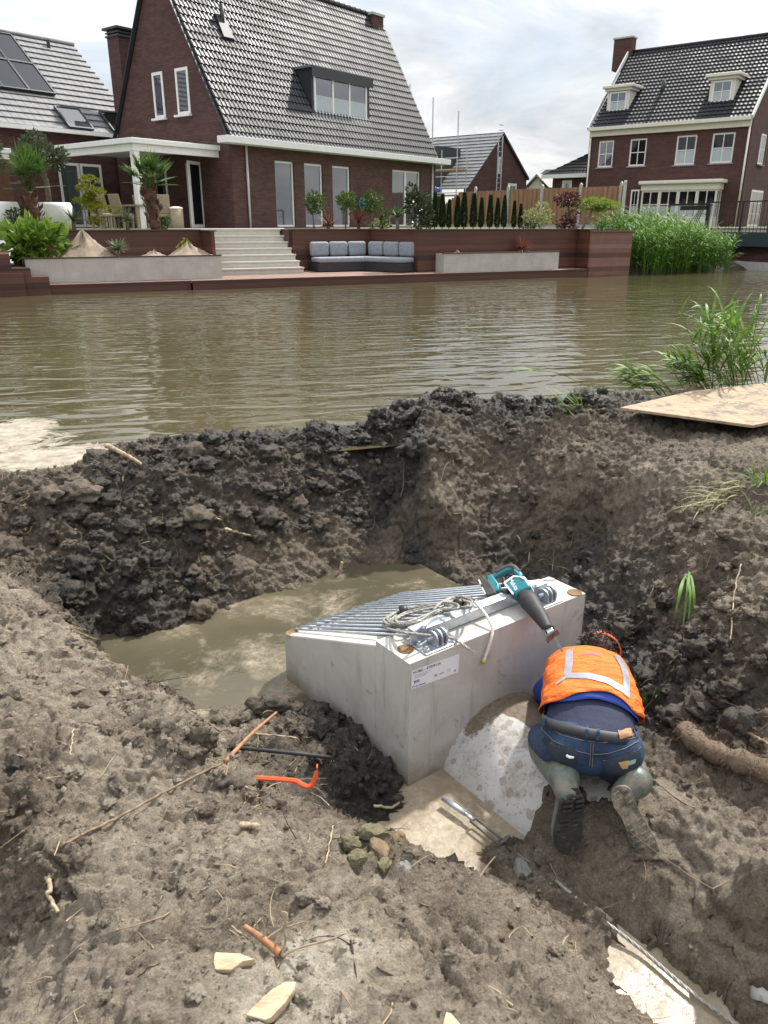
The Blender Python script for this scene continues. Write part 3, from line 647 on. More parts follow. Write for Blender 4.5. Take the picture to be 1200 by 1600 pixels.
simple('bank_timber', (.06, .05, .042), .85, var=.3)
t = NT('fence_wood'); v = t.coord(); ms = t.n.new('ShaderNodeMapping'); t.l.new(v, ms.inputs[0]); ms.inputs['Scale'].default_value = (6, 6, .5)
t.set(col=t.ramp(t.noise(ms.outputs[0], 1.3, 5, .7), [(.25, (.20, .105, .058)), (.6, (.34, .20, .115)), (.8, (.43, .27, .16))]), rough=.8)
simple('concrete_post', (.42, .41, .39), .85, var=.12)
simple('wicker', (.28, .22, .155), .8, var=.25, vs=40, bump=.5, bs=90)
simple('white_pot', (.78, .78, .77), .35, var=.03)
simple('cushion_grey', (.24, .26, .285), .9, var=.15, vs=12, bump=.2, bs=40)
simple('sofa_frame', (.02, .021, .024), .5, var=.2)
simple('cyan_plastic', (.02, .32, .48), .35, var=.1)
simple('black_metal', (.012, .014, .016), .45, var=.2)
simple('bridge_steel', (.022, .040, .045), .5, var=.2)
simple('galv', (.42, .44, .46), .38, metal=.75, var=.15, vs=20)
simple('scaffold_board', (.42, .32, .17), .8, var=.2)
simple('render_beige', (.40, .36, .29), .9, var=.1)
simple('blue_tarp', (.02, .10, .45), .5, var=.2)
simple('bark_fibre', (.115, .062, .038), .95, var=.5, vs=18, bump=.8, bs=30, bd=.03)
simple('bark_grey', (.17, .135, .10), .9, var=.3, vs=18, bump=.5, bs=30, bd=.02)
leafmat('palm_leaf', (.045, .10, .02), (.085, .16, .03), (.16, .20, .05)); leafmat('olive_leaf', (.05, .07, .035), (.09, .11, .06), (.17, .18, .12))
leafmat('yucca_leaf', (.07, .11, .06), (.15, .19, .10), (.24, .26, .15)); leafmat('bonsai_leaf', (.10, .13, .012), (.23, .24, .015), (.35, .33, .03))
leafmat('fatsia_leaf', (.06, .14, .015), (.18, .28, .04), (.34, .42, .09)); leafmat('bush_leaf', (.02, .05, .010), (.05, .10, .018), (.10, .15, .03))
leafmat('cypress_leaf', (.008, .022, .006), (.020, .045, .012), (.04, .07, .02), .1); leafmat('red_leaf', (.10, .03, .02), (.22, .07, .04), (.30, .13, .06))
leafmat('maple_purple', (.045, .012, .018), (.10, .025, .032), (.17, .05, .05)); leafmat('maple_green', (.12, .19, .02), (.24, .31, .05), (.34, .38, .10))
leafmat('variegated_leaf', (.14, .20, .05), (.34, .36, .16), (.55, .52, .30)); leafmat('topiary_leaf', (.03, .065, .012), (.08, .13, .025), (.16, .20, .05))
leafmat('reed_leaf', (.055, .13, .015), (.11, .23, .025), (.22, .34, .05), .3); leafmat('glossy_leaf', (.015, .035, .010), (.05, .08, .03), (.22, .25, .17), .1, .3)
# ================================================================ the far bank
TZ = 1.45; DZ = .23
def dk(a, n, z): return DK.p(a, n, z)
# ground of the neighbourhood: one sheet to the horizon, from the back of the retaining walls
def far_sheet():
    V = []; A = [-900, -60, -20, -2.2, -2.2, 4.9, 4.9, 7.62, 7.62, 10.3, 10.9, 16.9, 18.5, 18.5, 19.4, 24, 60, 900]
    Nn = [3.1, 3.1, 3.1, 3.1, 3.1, 3.1, 3.55, 3.55, 3.1, 3.1, .95, .95, .08, .08, 3.2, 3.6, 4.5, 4.5]
    fr = [(a, n, TZ-.008) for a, n in zip(A, Nn)]; bk = [(a, 1500, TZ-.008) for a in A]
    mb = MB(DK); k = len(A); mb.add(fr+bk, [(i, i+1, k+i+1, k+i) for i in range(k-1)]); return mb.build('far_ground', 'far_meadow', org=(0, 0, 0))
tag(far_sheet(), kind='structure')
# sloping wild bank right of the timber wall (under the reeds) and left of the garden
mb = MB(DK); mb.add([(18.3, -.3, -.4), (60, -.3, -.4), (60, 4.5, TZ-.02), (18.3, 3.2, TZ-.02), (18.3, .6, .1), (60, .6, .1)], [(0, 1, 5, 4), (4, 5, 2, 3)]); tag(mb.build('reed_bank_ground', 'soil', org=(0, 0, 0)), kind='structure')
mb = MB(DK); mb.add([(-60, -.2, -.4), (-3.2, -.2, -.4), (-3.2, 3.1, TZ-.02), (-60, 3.1, TZ-.02)], [(0, 1, 2, 3)]); tag(mb.build('bank_slope_ground', 'lawn', org=(0, 0, 0)), kind='structure')
mb = MB(DK); mb.add([(-2.2, 3.16, TZ+.002), (4.9, 3.16, TZ+.002), (4.9, 7.5, TZ+.002), (-2.2, 7.5, TZ+.002)], [(0, 1, 2, 3)]); tag(mb.build('lawn', 'lawn', org=(0, 0, 0)), kind='structure')
mb = MB(DK); mb.add([(10.9, 1.5, TZ+.002), (17.2, 1.5, TZ+.002), (16, 10, TZ+.002), (9.5, 9, TZ+.002)], [(0, 1, 2, 3)]); tag(mb.build('side_lawn', 'lawn', org=(0, 0, 0)), kind='structure')
mb = MB(DK); mb.add([(7.7, 3.2, TZ+.006), (10.3, 3.2, TZ+.006), (10.95, 1.0, TZ+.006), (16.4, 1.0, TZ+.006), (16.4, 2.0, TZ+.006), (11.4, 2.2, TZ+.006), (10.9, 4.4, TZ+.006), (7.7, 4.6, TZ+.006)], [(0, 1, 6, 7), (1, 2, 5, 6), (2, 3, 4, 5)])
tag(mb.build('planting_bed_soil', 'soil', org=(0, 0, 0)), kind='structure')
mb = MB(DK); mb.add([(3.6, 7.5, TZ+.004), (16, 9.5, TZ+.004), (10, 16, TZ+.004), (-2, 16, TZ+.004), (-9, 9, TZ+.004), (-3, 7.5, TZ+.004)], [(0, 1, 2, 3, 4, 5)]); tag(mb.build('patio_paving', 'paving', org=(0, 0, 0)), kind='structure')
mb = MB(DK); mb.add([(4.9, 3.55, TZ+.007), (7.62, 3.55, TZ+.007), (9.5, 9.0, TZ+.007), (3.0, 9, TZ+.007)], [(0, 1, 2, 3)]); tag(mb.build('stair_landing_paving', 'paving', org=(0, 0, 0)), kind='structure')
# deck
th = thing('timber_deck', dk(0, 0, 0), 'low hardwood deck along the far waterline below the garden walls', 'deck')
mb = MB(DK); mb.box(.25, 3.9, .14, 3.0, DZ-.05, DZ-.004); mb.box(3.9, 16.7, 0, 3.3, DZ-.05, DZ); mb.build('boards', 'deck_boards', th)
mb = MB(DK); mb.box(.25, 3.88, .09, .137, DZ-.25, DZ-.006); mb.box(3.9, 16.7, -.045, -.003, DZ-.24, DZ-.003); mb.build('fascia', 'hardwood', th)
for a in np.arange(.6, 16, 1.18):
    mb = MB(DK); mb.tube([(a, .16 if a < 3.9 else .06, -.6), (a, .16 if a < 3.9 else .06, DZ-.06)], .06, 8); mb.build('pile', 'bank_timber', th, smooth=True)
tag(MB(DK).box(-12, 18.3, .7, .78, -.5, -.02+.15).build('bank_sheeting', 'bank_timber'), 'dark timber sheeting holding the far bank under the deck', 'bank sheeting')
# walls of dark hardwood
def hw(name, mat, segs, label, capz=None):
    th = thing(name, dk(*segs[0][:2], 0), label, 'retaining wall'); mb = MB(DK); mc = MB(DK)
    for a0, n0, a1, n1, z0, z1 in segs:
        p, q_ = np.array([a0, n0]), np.array([a1, n1]); d = (q_-p)/np.linalg.norm(q_-p); nn = np.array([-d[1], d[0]])*.09
        mb.prism([(p[0], p[1], z0), (q_[0], q_[1], z0), (q_[0], q_[1], z1-.03), (p[0], p[1], z1-.03)], (nn[0], nn[1], 0))
        o = nn/.09; mc.prism([(*(p-o*.03), z1-.03+.001), (*(q_-o*.03), z1-.03+.001), (*(q_+o*.15), z1-.03+.001), (*(p+o*.15), z1-.03+.001)], (0, 0, .035))
    mb.build('cladding', mat, th); mc.build('coping', mat, th); return th
hw('retaining_wall', 'hardwood', [(-.1, 2.99, 4.9, 2.99, DZ-.1, TZ), (4.9, 2.99, 4.9, 1.72, DZ-.1, TZ-.02)], 'dark hardwood retaining wall behind the sand heaps, left of the stone steps')
hw('retaining_wall', 'hardwood', [(7.62, 3.72, 7.62, 3.0, DZ-.1, TZ-.01), (7.62, 3.0, 10.3, 3.0, DZ-.1, TZ), (10.3, 3.0, 10.9, .80, DZ-.1, TZ), (10.9, .80, 16.85, .80, DZ-.1, TZ), (16.84, .79, 16.84, .2, DZ-.1, TZ-.01)], 'dark hardwood retaining wall behind the grey sofa and under the clipped evergreens')
hw('retaining_wall', 'hardwood_pale', [(16.85, .10, 18.5, .02, -.4, TZ-.06), (18.5, .02, 18.55, 3.2, -.4, TZ-.06)], 'paler weathered timber wall standing at the water beside the reeds')
mb = MB(DK)
th = thing('timber_steps', dk(-1.5, 0, 0), 'stepped hardwood wall going down to the water at the far left', 'steps')
for i, (a0, a1, z1) in enumerate([(-6, -.62, 1.42), (-.62, -.28, .95), (-.28, .12, .62), (.12, .5, .42)]):
    MB(DK).box(a0, a1, .0+.01*i, 3.0-.02*i, -.4, z1).build('tread', 'hardwood', th)
MB(DK).box(-6, -.05, -.09, -.004, -.3, .52).build('fascia', 'hardwood', th)
# pale planters
def planter(a0, a1, n0, n1, z1, label):
    th = thing('stone_planter', dk(a0, n0, DZ), label, 'planter'); MB(DK).box(a0, a1, n0, n0+.06, DZ, z1-.025).build('front_panel', 'concrete_tile', th)
    for q0 in (a0, a1-.06): MB(DK).box(q0, q0+.06, n0+.062, n1, DZ, z1-.025).build('side_panel', 'concrete_tile', th)
    MB(DK).box(a0-.02, a1+.02, n0-.02, n0+.08, z1-.024, z1).build('edging', 'hardwood', th)
    mb = MB(DK); mb.box(a0+.06, a1-.06, n0+.08, n1, z1-.14, z1-.07); mb.build('soil', 'soil', th)
planter(.05, 4.85, .62, 2.95, DZ+.60, 'long pale stone planter with sand heaps and a yucca, left of the steps')
planter(11.5, 15.75, .28, .78, DZ+.56, 'long pale stone planter against the dark wall on the right')
def heap(a, n, z, ra, rn, h, label, seed):
    mb = MB(DK); nu, nv = 30, 12; V = []; r_ = np.random.default_rng(seed)
    ph = r_.uniform(0, 6, 6)
    for i in range(nv+1):
        t_ = i/nv
        for j in range(nu):
            b = 2*math.pi*j/nu; k = 1+.13*math.sin(3*b+ph[0])+.07*math.sin(7*b+ph[1])
            V.append((a+ra*t_*k*math.cos(b), n+rn*t_*k*math.sin(b), z+h*((1-t_)**1.15)*(1+.12*math.sin(5*b+ph[2]+t_*4))+r_.normal()*.012))
    mb.add(V, [(i*nu+j, i*nu+(j+1) % nu, (i+1)*nu+(j+1) % nu, (i+1)*nu+j) for i in range(nv) for j in range(nu)])
    return tag(mb.build('sand_heap', 'sand', smooth=True), label, 'sand heap', 'sand heaps in the pale planter')
heap(1.55, 1.8, DZ+.46, .85, .7, .72, 'tallest sand heap beside the leafy shrub in the pale planter', 1)
heap(4.25, 1.8, DZ+.46, .75, .65, .42, 'sand heap near the little conifer at the end of the planter', 2)
heap(3.3, 1.7, DZ+.46, .55, .5, .22, 'low flat spread of sand behind the small yucca', 3)
heap(12.1, .52, DZ+.36, .35, .18, .25, 'small pale sand pile behind the planter on the right', 4)
# stone steps
th = thing('stone_steps', dk(5, 1.75, DZ), 'broad flight of pale stone steps from the deck up to the house', 'steps')
for i in range(7):
    MB(DK).box(4.99, 7.58-.015*i, 1.75+.3*i, 1.75+.3*i+.02, DZ+.174*i, DZ+.174*(i+1)-.042).build('riser', 'step_stone', th)
    MB(DK).box(4.97, 7.6-.015*i, 1.725+.3*i, 1.725+.3*(i+1)+.05, DZ+.174*(i+1)-.04, DZ+.174*(i+1)).build('tread', 'step_stone', th)
# corner sofa
th = thing('corner_sofa', dk(9.3, 2, DZ), 'low grey corner sofa set into the dark timber niche on the deck', 'sofa')
def rbox(fr, name, mat, x0, x1, y0, y1, z0, z1, bv, par, sub=0):
    o = MB(fr).box(x0, x1, y0, y1, z0, z1).build(name, mat, par, smooth=True, bevel=bv); o.modifiers['bevel'].segments = 3; return o
F2 = Frame(dk(10.12, 2.75, 0), (DK.ex*.26+DK.ey*-.965)[:2])
F2 = Frame(dk(10.28, 2.85, 0), (DK.ex*.42-DK.ey*.91)[:2])
MB(DK).box(8.15, 10.15, 2.0, 2.9, DZ+.02, DZ+.26).build('frame', 'sofa_frame', th)
MB(F2).box(.02, 2.0, -.92, -.10, DZ+.02, DZ+.262).build('frame', 'sofa_frame', th)
rbox(DK, 'seat_cushion', 'cushion_grey', 8.17, 10.1, 1.98, 2.7, DZ+.265, DZ+.42, .05, th); rbox(F2, 'seat_cushion', 'cushion_grey', .04, 1.98, -.94, -.28, DZ+.27, DZ+.425, .05, th)
for k in range(3): rbox(DK, 'back_cushion', 'cushion_grey', 8.17+k*.63, 8.77+k*.63, 2.62, 2.84, DZ+.43, DZ+.86, .08, th)
for k in range(3): rbox(F2, 'back_cushion', 'cushion_grey', .12+k*.62, .72+k*.62, -.32, -.10, DZ+.43, DZ+.86, .08, th)
# ================================================================ houses
def tiled(mb, x0, x1, y0, z0, y1, z1, tw, co, amp, step, flat=False, xr=None):
    """roof plane from eave (y0,z0) to ridge (y1,z1), real tile relief; xr=(left,right) at the ridge for hips"""
    L_ = math.hypot(y1-y0, z1-z0); dy, dz = (y1-y0)/L_, (z1-z0)/L_; nyv, nzv = -dz, dy
    if nzv < 0: nyv, nzv = -nyv, -nzv
    nc = max(1, round(L_/co)); nt_ = max(1, round((x1-x0)/tw))
    if flat: us = np.concatenate([np.array([0, .03, .97])+i for i in range(nt_)]+[np.array([nt_])])/nt_; hs = np.array([0, amp, amp]*nt_+[0])
    else:
        us = np.arange(nt_*6+1)/(nt_*6); ph = (np.arange(nt_*6+1) % 6)/6; hs = amp*np.array([.0, .75, 1, .8, .25, .0])[np.arange(nt_*6+1) % 6]
    V = []; rows = []
    for c_ in range(nc):
        for t_, st in ((c_/nc, step), ((c_+1)/nc, 0.0)): rows.append((t_, st))
    rows = [(0, -.02)]+rows
    for t_, st in rows:
        xa, xb = (x0, x1) if xr is None else (x0+(xr[0]-x0)*t_, x1+(xr[1]-x1)*t_)
        for u, h_ in zip(us, hs):
            o = h_+st; V.append((xa+(xb-xa)*u, y0+dy*L_*t_+nyv*o, z0+dz*L_*t_+nzv*o))
    k = len(us); mb.add(V, [(r*k+i, r*k+i+1, (r+1)*k+i+1, (r+1)*k+i) for r in range(len(rows)-1) for i in range(k-1)]); return mb
def wall_grid(mb, x0, x1, z0, z1, y, holes, dep=.12, flip=1):
    xs = sorted({x0, x1, *[h[0] for h in holes], *[h[1] for h in holes]}); zs = sorted({z0, z1, *[h[2] for h in holes], *[h[3] for h in holes]})
    for i in range(len(xs)-1):
        for j in range(len(zs)-1):
            cx_, cz_ = (xs[i]+xs[i+1])/2, (zs[j]+zs[j+1])/2
            if any(h[0] < cx_ < h[1] and h[2] < cz_ < h[3] for h in holes): continue
            mb.add([(xs[i], y, zs[j]), (xs[i+1], y, zs[j]), (xs[i+1], y, zs[j+1]), (xs[i], y, zs[j+1])], [(0, 1, 2, 3)])
    for a, b, c_, d in holes:
        for (p, q_) in (((a, c_), (a, d)), ((b, d), (b, c_)), ((a, d), (b, d)), ((b, c_), (a, c_))):
            mb.add([(p[0], y, p[1]), (q_[0], y, q_[1]), (q_[0], y+dep, q_[1]), (p[0], y+dep, p[1])], [(0, 1, 2, 3)])
def window(fr, par, x0, x1, z0, z1, y, dep, cols=1, rows=1, fw=.07, bar=.03, mat='white_paint', glass='window_glass', sill=None, film=0, name='window', split=None):
    """frame in the opening, panes behind the bars; y is the outer plane of the frame, dep its depth"""
    mb = MB(fr); g = .004
    mb.box(x0+g, x0+fw, y, y+dep, z0+g, z1-g); mb.box(x1-fw, x1-g, y, y+dep, z0+g, z1-g); mb.box(x0+fw, x1-fw, y, y+dep, z0+g, z0+fw); mb.box(x0+fw, x1-fw, y, y+dep, z1-fw, z1-g)
    xa = np.linspace(x0+fw, x1-fw, cols+1); za = np.linspace(z0+fw, z1-fw, rows+1)
    if split: za = np.array([z0+fw, z0+fw+(z1-z0-2*fw)*split, z1-fw])
    for x in xa[1:-1]: mb.box(x-bar/2, x+bar/2, y+.006, y+dep-.006, z0+fw, z1-fw)
    for z in za[1:-1]: mb.box(x0+fw, x1-fw, y+.009, y+dep-.009, z-bar/2, z+bar/2)
    f = mb.build(name, mat, par)
    MB(fr).box(x0+fw-.01, x1-fw+.01, y+dep*.6, y+dep*.6+.02, z0+fw-.01, z1-fw+.01).build('pane', glass, f)
    if film: MB(fr).box(x0+fw, x1-fw, y+dep*.6-.008, y+dep*.6-.003, z0+fw, z0+fw+(z1-z0-2*fw)*film).build('privacy_film', 'frosted_film', f)
    if sill: MB(fr).box(x0-.08, x1+.08, y-.13, y-.002, z0-.07, z0-.002).build('sill', sill, f)
    return f
# ---- main house
HM = Frame(at_y(367, 357, 29.5)*[1, 1, 0]+[0, 0, TZ], (.615, .788))
def rz(fr, px, pt, pb, yo): return fr.fy(px, pt, yo)[2]
Lm = HM.fy(681, 245, 0)[0]; ZE = HM.fy(367, 219, 0)[2]+.02; GWH = 3.35
rd = HM.fx(596, 42, Lm); RZ = 7.9+.0
RZ = float(np.clip(HM.fy(592, 33, GWH)[2], 7.4, 9.2))
house = thing('brick_house', HM.p(0, 0, 0), 'dark brick house with a steep glossy tiled roof and wide box dormer', 'house')
holes = []; wpx = [(429, 459, 250, 357), (475, 504, 254, 357), (519, 547, 258, 356), (613, 657, 265, 355)]
for xl, xr_, yt, yb in wpx:
    a = HM.fy(xl, yt, 0); b = HM.fy(xr_, yt+3, 0); holes.append((a[0], b[0], .04, (a[2]+b[2])/2))
mb = MB(HM); wall_grid(mb, 0, Lm, -.3, ZE, 0, holes)
mb.prism([(0, .0, ZE), (0, .0, -.3), (0, 2*GWH, -.3), (0, 2*GWH, ZE), (0, GWH, RZ-.05)], (.02, 0, 0))
mb.prism([(Lm-.02, .0, ZE), (Lm-.02, .0, -.3), (Lm-.02, 2*GWH, -.3), (Lm-.02, 2*GWH, ZE), (Lm-.02, GWH, RZ-.05)], (.02, 0, 0))
mb.box(0.02, Lm-.02, 2*GWH-.02, 2*GWH, -.3, ZE)
mb.build('wall', 'brick_brown', house)
for k, h_ in enumerate(holes): window(HM, house, *h_, .07, .06, cols=2 if k == 3 else 1, fw=.075, bar=.12)
mb = MB(HM); OV = .32; sl_ = (RZ-ZE)/GWH
tiled(mb, -.06, Lm+.06, -OV*.55, ZE+.10-OV*.55*sl_*.4, GWH, RZ+.10, .195, .315, .036, .038)
roof = mb.build('roof', 'tile_anthracite', house, auto=50)
mb = MB(HM); mb.add([(-.06, 2*GWH+.2, ZE), (Lm+.06, 2*GWH+.2, ZE), (Lm+.06, GWH, RZ+.1), (-.06, GWH, RZ+.1)], [(0, 1, 2, 3)]); mb.build('rear_roof', 'tile_anthracite', house)
mb = MB(HM)
for i in range(int((Lm+.1)/.36)):
    x = -.05+i*.36; mb.tube([(x, GWH, RZ+.13), (x+.37, GWH, RZ+.15)], [.12, .13], 10)
mb.build('ridge_tiles', 'tile_anthracite', house, smooth=True)
for xx in (-.085, Lm+.065):
    mb = MB(HM); mb.bar((xx, -.15, ZE-.12), (xx, GWH, RZ+.07), .04, .16, up=(1, 0, 0)); mb.bar((xx, 2*GWH+.15, ZE-.12), (xx, GWH, RZ+.07), .04, .16, up=(1, 0, 0)); mb.build('verge_board', 'dark_cladding', house)
MB(HM).box(-.55, Lm+.55, -.50, -.003, ZE-.16, ZE+.06).build('gutter', 'white_paint', house, bevel=.01)
for px, yb in ((388, 350), (675.5, 350)):
    x = HM.fy(px, 290, -.06)[0]; MB(HM).tube([(x, -.06, .0), (x, -.06, ZE-.16)], .045, 8).build('downpipe', 'grey_pipe', house, smooth=True)
# gable windows on the left gable (plane x'=0); a frame turned onto the gable
HG = Frame(HM.p(0, 0, 0), -HM.ey[:2])     # x'' = -y', y'' = x'
for (xl, xr_, yt, yb, xb_l) in ((236, 257, 112, 186, 240), (272, 296, 105, 180, 276)):
    a = HG.fy(xl, yt+2, -.03); b = HG.fy(xr_+2, yb-2, -.03); z1 = HG.fy((xl+xr_)/2, yt, -.03)[2]; z0 = HG.fy((xl+xr_)/2+3, yb-1, -.03)[2]
    window(HG, house, a[0], b[0], z0, z1, -.03, .029, fw=.10, sill='white_paint')
# French doors and dark window on the gable, under the veranda
a = HG.fy(293, 300, -.03); b = HG.fy(336, 300, -.03)
window(HG, house, a[0], (a[0]+b[0])/2-.02, .02, 2.25, -.03, .028, fw=.13, glass='dark_glass', name='french_door')
f = window(Frame(HG.p((a[0]+b[0])/2+.02, -.04, 0), (HG.ex*.35-HG.ey*.94)[:2]), house, 0, .85, .02, 2.25, 0, .05, fw=.12, glass='dark_glass', name='french_door')
a = HG.fy(243, 300, -.03); b = HG.fy(262, 300, -.03); window(HG, house, a[0], b[0], .02, 2.3, -.03, .028, fw=.10, glass='dark_glass')
# box dormer
def roofpt(px, py):
    n = HM.ey*(-sl_)+np.array([0, 0, 1.]); return HM.inv(on_plane(px, py, HM.p(0, 0, ZE+.12), n))
dl = roofpt(484, 180); dr = roofpt(576, 190); yd = (dl[1]+dr[1])/2-.02; zl = HM.fy(487, 103, yd)[2]; dx0 = HM.fy(487, 150, yd)[0]; dx1 = HM.fy(577, 150, yd)[0]
zb = HM.fy(530, 186, yd)[2]; yb2 = yd+(zl-zb)/sl_+.1
dm = MB(HM).box(dx0, dx1, yd, yb2, zb, zl-.05).build('dormer', 'dark_cladding', house)
MB(HM).box(dx0-.08, dx1+.08, yd-.12, yb2, zl-.049, zl+.03).build('flat_roof', 'lead_flashing', dm)
MB(HM).box(dx0-.1, dx1+.1, yd-.14, yd-.121, zl-.36, zl+.0).build('fascia', 'dark_cladding', dm)
wx0 = HM.fy(490, 150, yd)[0]; wx1 = HM.fy(572, 150, yd)[0]; wz1 = (HM.fy(490, 117, yd)[2]+HM.fy(571, 131, yd)[2])/2; wz0 = (HM.fy(490, 178, yd)[2]+HM.fy(571, 189, yd)[2])/2
window(HM, house, wx0, wx1, wz0, wz1, yd-.05, .048, cols=3, fw=.09, bar=.09, film=.48, name='dormer_window')
mb = MB(HM); mb.add([(dx0-.1, yd-.62, zb-.62*sl_+.16), (dx1+.1, yd-.62, zb-.62*sl_+.16), (dx1+.1, yd, zb+.16), (dx0-.1, yd, zb+.16)], [(0, 1, 2, 3)])
mb.add([(dx0-.1, yd-.3, zb-.3*sl_+.17), (dx1+.1, yd-.3, zb-.3*sl_+.17), (dx1+.1, yd-.01, zb+.02), (dx0-.1, yd-.01, zb+.02)], [(0, 1, 2, 3)]); mb.build('dormer_flashing', 'lead_flashing', house)
# chimneys and vent
def chimney(fr, par, x0, x1, y0, y1, z0, z1, cap, mat='brick_brown', capmat='concrete_post'):
    c_ = MB(fr).box(x0, x1, y0, y1, z0, z1).build('chimney', mat, par)
    mb = MB(fr)
    if cap == 'slab': mb.box(x0-.06, x1+.06, y0-.06, y1+.06, z1+.002, z1+.10)
    else:
        mb.box(x0-.05, x1+.05, y0-.05, y1+.05, z1+.002, z1+.07)
        for xx in (x0+.05, x1-.05):
            for yy in (y0+.05, y1-.05): mb.box(xx-.03, xx+.03, yy-.03, yy+.03, z1+.07, z1+.25)
        mb.box(x0-.12, x1+.12, y0-.12, y1+.12, z1+.25, z1+.33); mb.box(x0-.04, x1+.04, y0-.04, y1+.04, z1+.13, z1+.18)
    mb.build('chimney_cap', capmat, c_)
xc = HM.fy(588, 45, GWH)[0]; chimney(HM, house, Lm-.95, Lm-.15, GWH-.35, GWH+.3, RZ-.8, HM.fy(588, 29, GWH)[2], 'slab')
vt = roofpt(348, 44); MB(HM).tube([(vt[0], vt[1], vt[2]-.1), (vt[0], vt[1]-.02, vt[2]+.75)], .085, 10).build('vent_pipe', 'dark_cladding', house, smooth=True)
rq = roofpt(348, 46); mb = MB(HM); mb.prism([(rq[0]-.25, rq[1]-.25, rq[2]-.25*sl_+.1), (rq[0]+.25, rq[1]-.25, rq[2]-.25*sl_+.1), (rq[0]+.2, rq[1]+.2, rq[2]+.2*sl_+.1), (rq[0]-.2, rq[1]+.2, rq[2]+.2*sl_+.1)], (0, -.08, .06)); mb.build('vent_base', 'dark_cladding', house)
# left chimney stack against the gable
yc_ = 2*GWH+.25; ca = HM.fy(187, 80, yc_); cb = HM.fy(222, 80, yc_); chimney(HM, house, ca[0], ca[0]+1.25, yc_, yc_+.75, 0, HM.fy(205, 60, yc_)[2], 'hat', capmat='dark_cladding')
# wall lamp and hose reel: the reel hangs on the wall
th = thing('hose_reel', HM.p(HM.fy(564, 317, -.1)[0], -.02, 1.3), 'cyan garden hose reel on a bracket on the brick wall', 'hose reel')
q_ = HM.fy(565, 318, -.15); F3 = Frame(HM.p(q_[0], -.28, q_[2]+0), HM.ey[:2])
def disc(fr, x0, x1, r0, n=20, z=0):
    mb = MB(fr); V = []
    for xx in (x0, x1):
        for j in range(n): a = 2*math.pi*j/n; V.append((xx, r0*math.cos(a), z+r0*math.sin(a)))
    mb.add(V, [(j, (j+1) % n, n+(j+1) % n, n+j) for j in range(n)]+[tuple(range(n))[::-1], tuple(range(n, 2*n))]); return mb
disc(F3, -.10, -.07, .25).build('flange', 'cyan_plastic', th, auto=40); disc(F3, .05, .08, .25).build('flange', 'cyan_plastic', th, auto=40); disc(F3, -.069, .049, .19).build('hose', 'sofa_frame', th, auto=40)
MB(F3).box(.081, .28, -.06, .06, -.1, .1).build('bracket', 'sofa_frame', th)
# ---- wing to the left with flat grey tiles
HWo = 6.75
wa = HM.fy(183, 213, HWo); wb = HM.fy(2, 191, HWo); ZW = (wa[2]+wb[2])/2
WX0 = wb[0]-3.5; WX1 = wa[0]+1.2; WYR = HWo+4.3
ZR = (HM.fy(186, 83, WYR)[2]+HM.fy(2, 53, WYR)[2])/2
wing = thing('brick_house', HM.p(WX0, HWo, 0), 'lower brick wing with a pale grey flat tiled roof, solar panels and skylights', 'house')
mb = MB(HM); mb.box(WX0, WX1, HWo+.3, HWo+8.4, -.3, ZW-.06); mb.prism([(WX0, HWo+.3, ZW-.06), (WX0, HWo+8.4, ZW-.06), (WX0, WYR, ZR-.1)], (.1, 0, 0)); mb.prism([(WX1-.1, HWo+.3, ZW-.06), (WX1-.1, HWo+8.4, ZW-.06), (WX1-.1, WYR, ZR-.1)], (.1, 0, 0)); mb.build('wall', 'brick_brown', wing)
mb = MB(HM); tiled(mb, WX0-.1, WX1+.1, HWo, ZW, WYR, ZR, .30, .36, .014, .05, flat=True); mb.build('roof', 'tile_flat_grey', wing)
mb = MB(HM); mb.add([(WX0-.1, HWo+8.6, ZW), (WX1+.1, HWo+8.6, ZW), (WX1+.1, WYR, ZR), (WX0-.1, WYR, ZR)], [(0, 1, 2, 3)]); mb.build('rear_roof', 'tile_flat_grey', wing)
MB(HM).tube([(WX0-.1, WYR, ZR+.05), (WX1+.1, WYR, ZR+.05)], .11, 8).build('ridge_tiles', 'tile_flat_grey', wing, smooth=True)
MB(HM).box(WX0-.1, WX1-1.2, HWo-.16, HWo-.02, ZW-.12, ZW+.02).build('gutter', 'white_paint', wing)
slw = (ZR-ZW)/(WYR-HWo); nW = HM.ey*(-slw)+np.array([0, 0, 1.])
def wpt(px, py): return np.array(HM.inv(on_plane(px, py, HM.p(0, HWo, ZW+.1), nW)))
def roofpanel(name, mat, q4, par, h_=.07, frame=None):
    P = [np.array(q_, float) for q_ in q4]; n = np.array([0, -slw, 1.]); n /= np.linalg.norm(n)
    o = MB(HM).prism([p+n*.02 for p in P], n*h_).build(name, mat, par)
    if frame:
        c_ = sum(P)/4; mb = MB(HM)
        for i in range(4): mb.bar(P[i]+n*(h_), P[(i+1) % 4]+n*(h_), .06, .10, up=n)
        mb.build(frame[0], frame[1], o)
    return o
def rect_on(px0, py0, px1, py1, wdt, hgt):
    """a level rectangle lying on the wing roof whose upper-left corner is read at (px0,py0)"""
    a = wpt(px0, py0); l_ = math.hypot(1, slw); d = np.array([0, 1, slw])/l_
    return [a, a+[wdt, 0, 0], a+[wdt, 0, 0]-d*hgt, a-d*hgt]
sk = wpt(84, 170); sk2 = wpt(113, 171); sk3 = wpt(97, 199); roofpanel('skylight', 'window_glass', rect_on(84, 169, 0, 0, 1.0, 1.15), wing, .07, ('frame', 'dark_cladding'))
roofpanel('skylight', 'dark_glass', rect_on(154, 177, 0, 0, 1.0, 1.15), wing, .07, ('frame', 'dark_cladding'))
a0 = wpt(17, 57); dW = np.array([0, 1, slw])/math.hypot(1, slw)
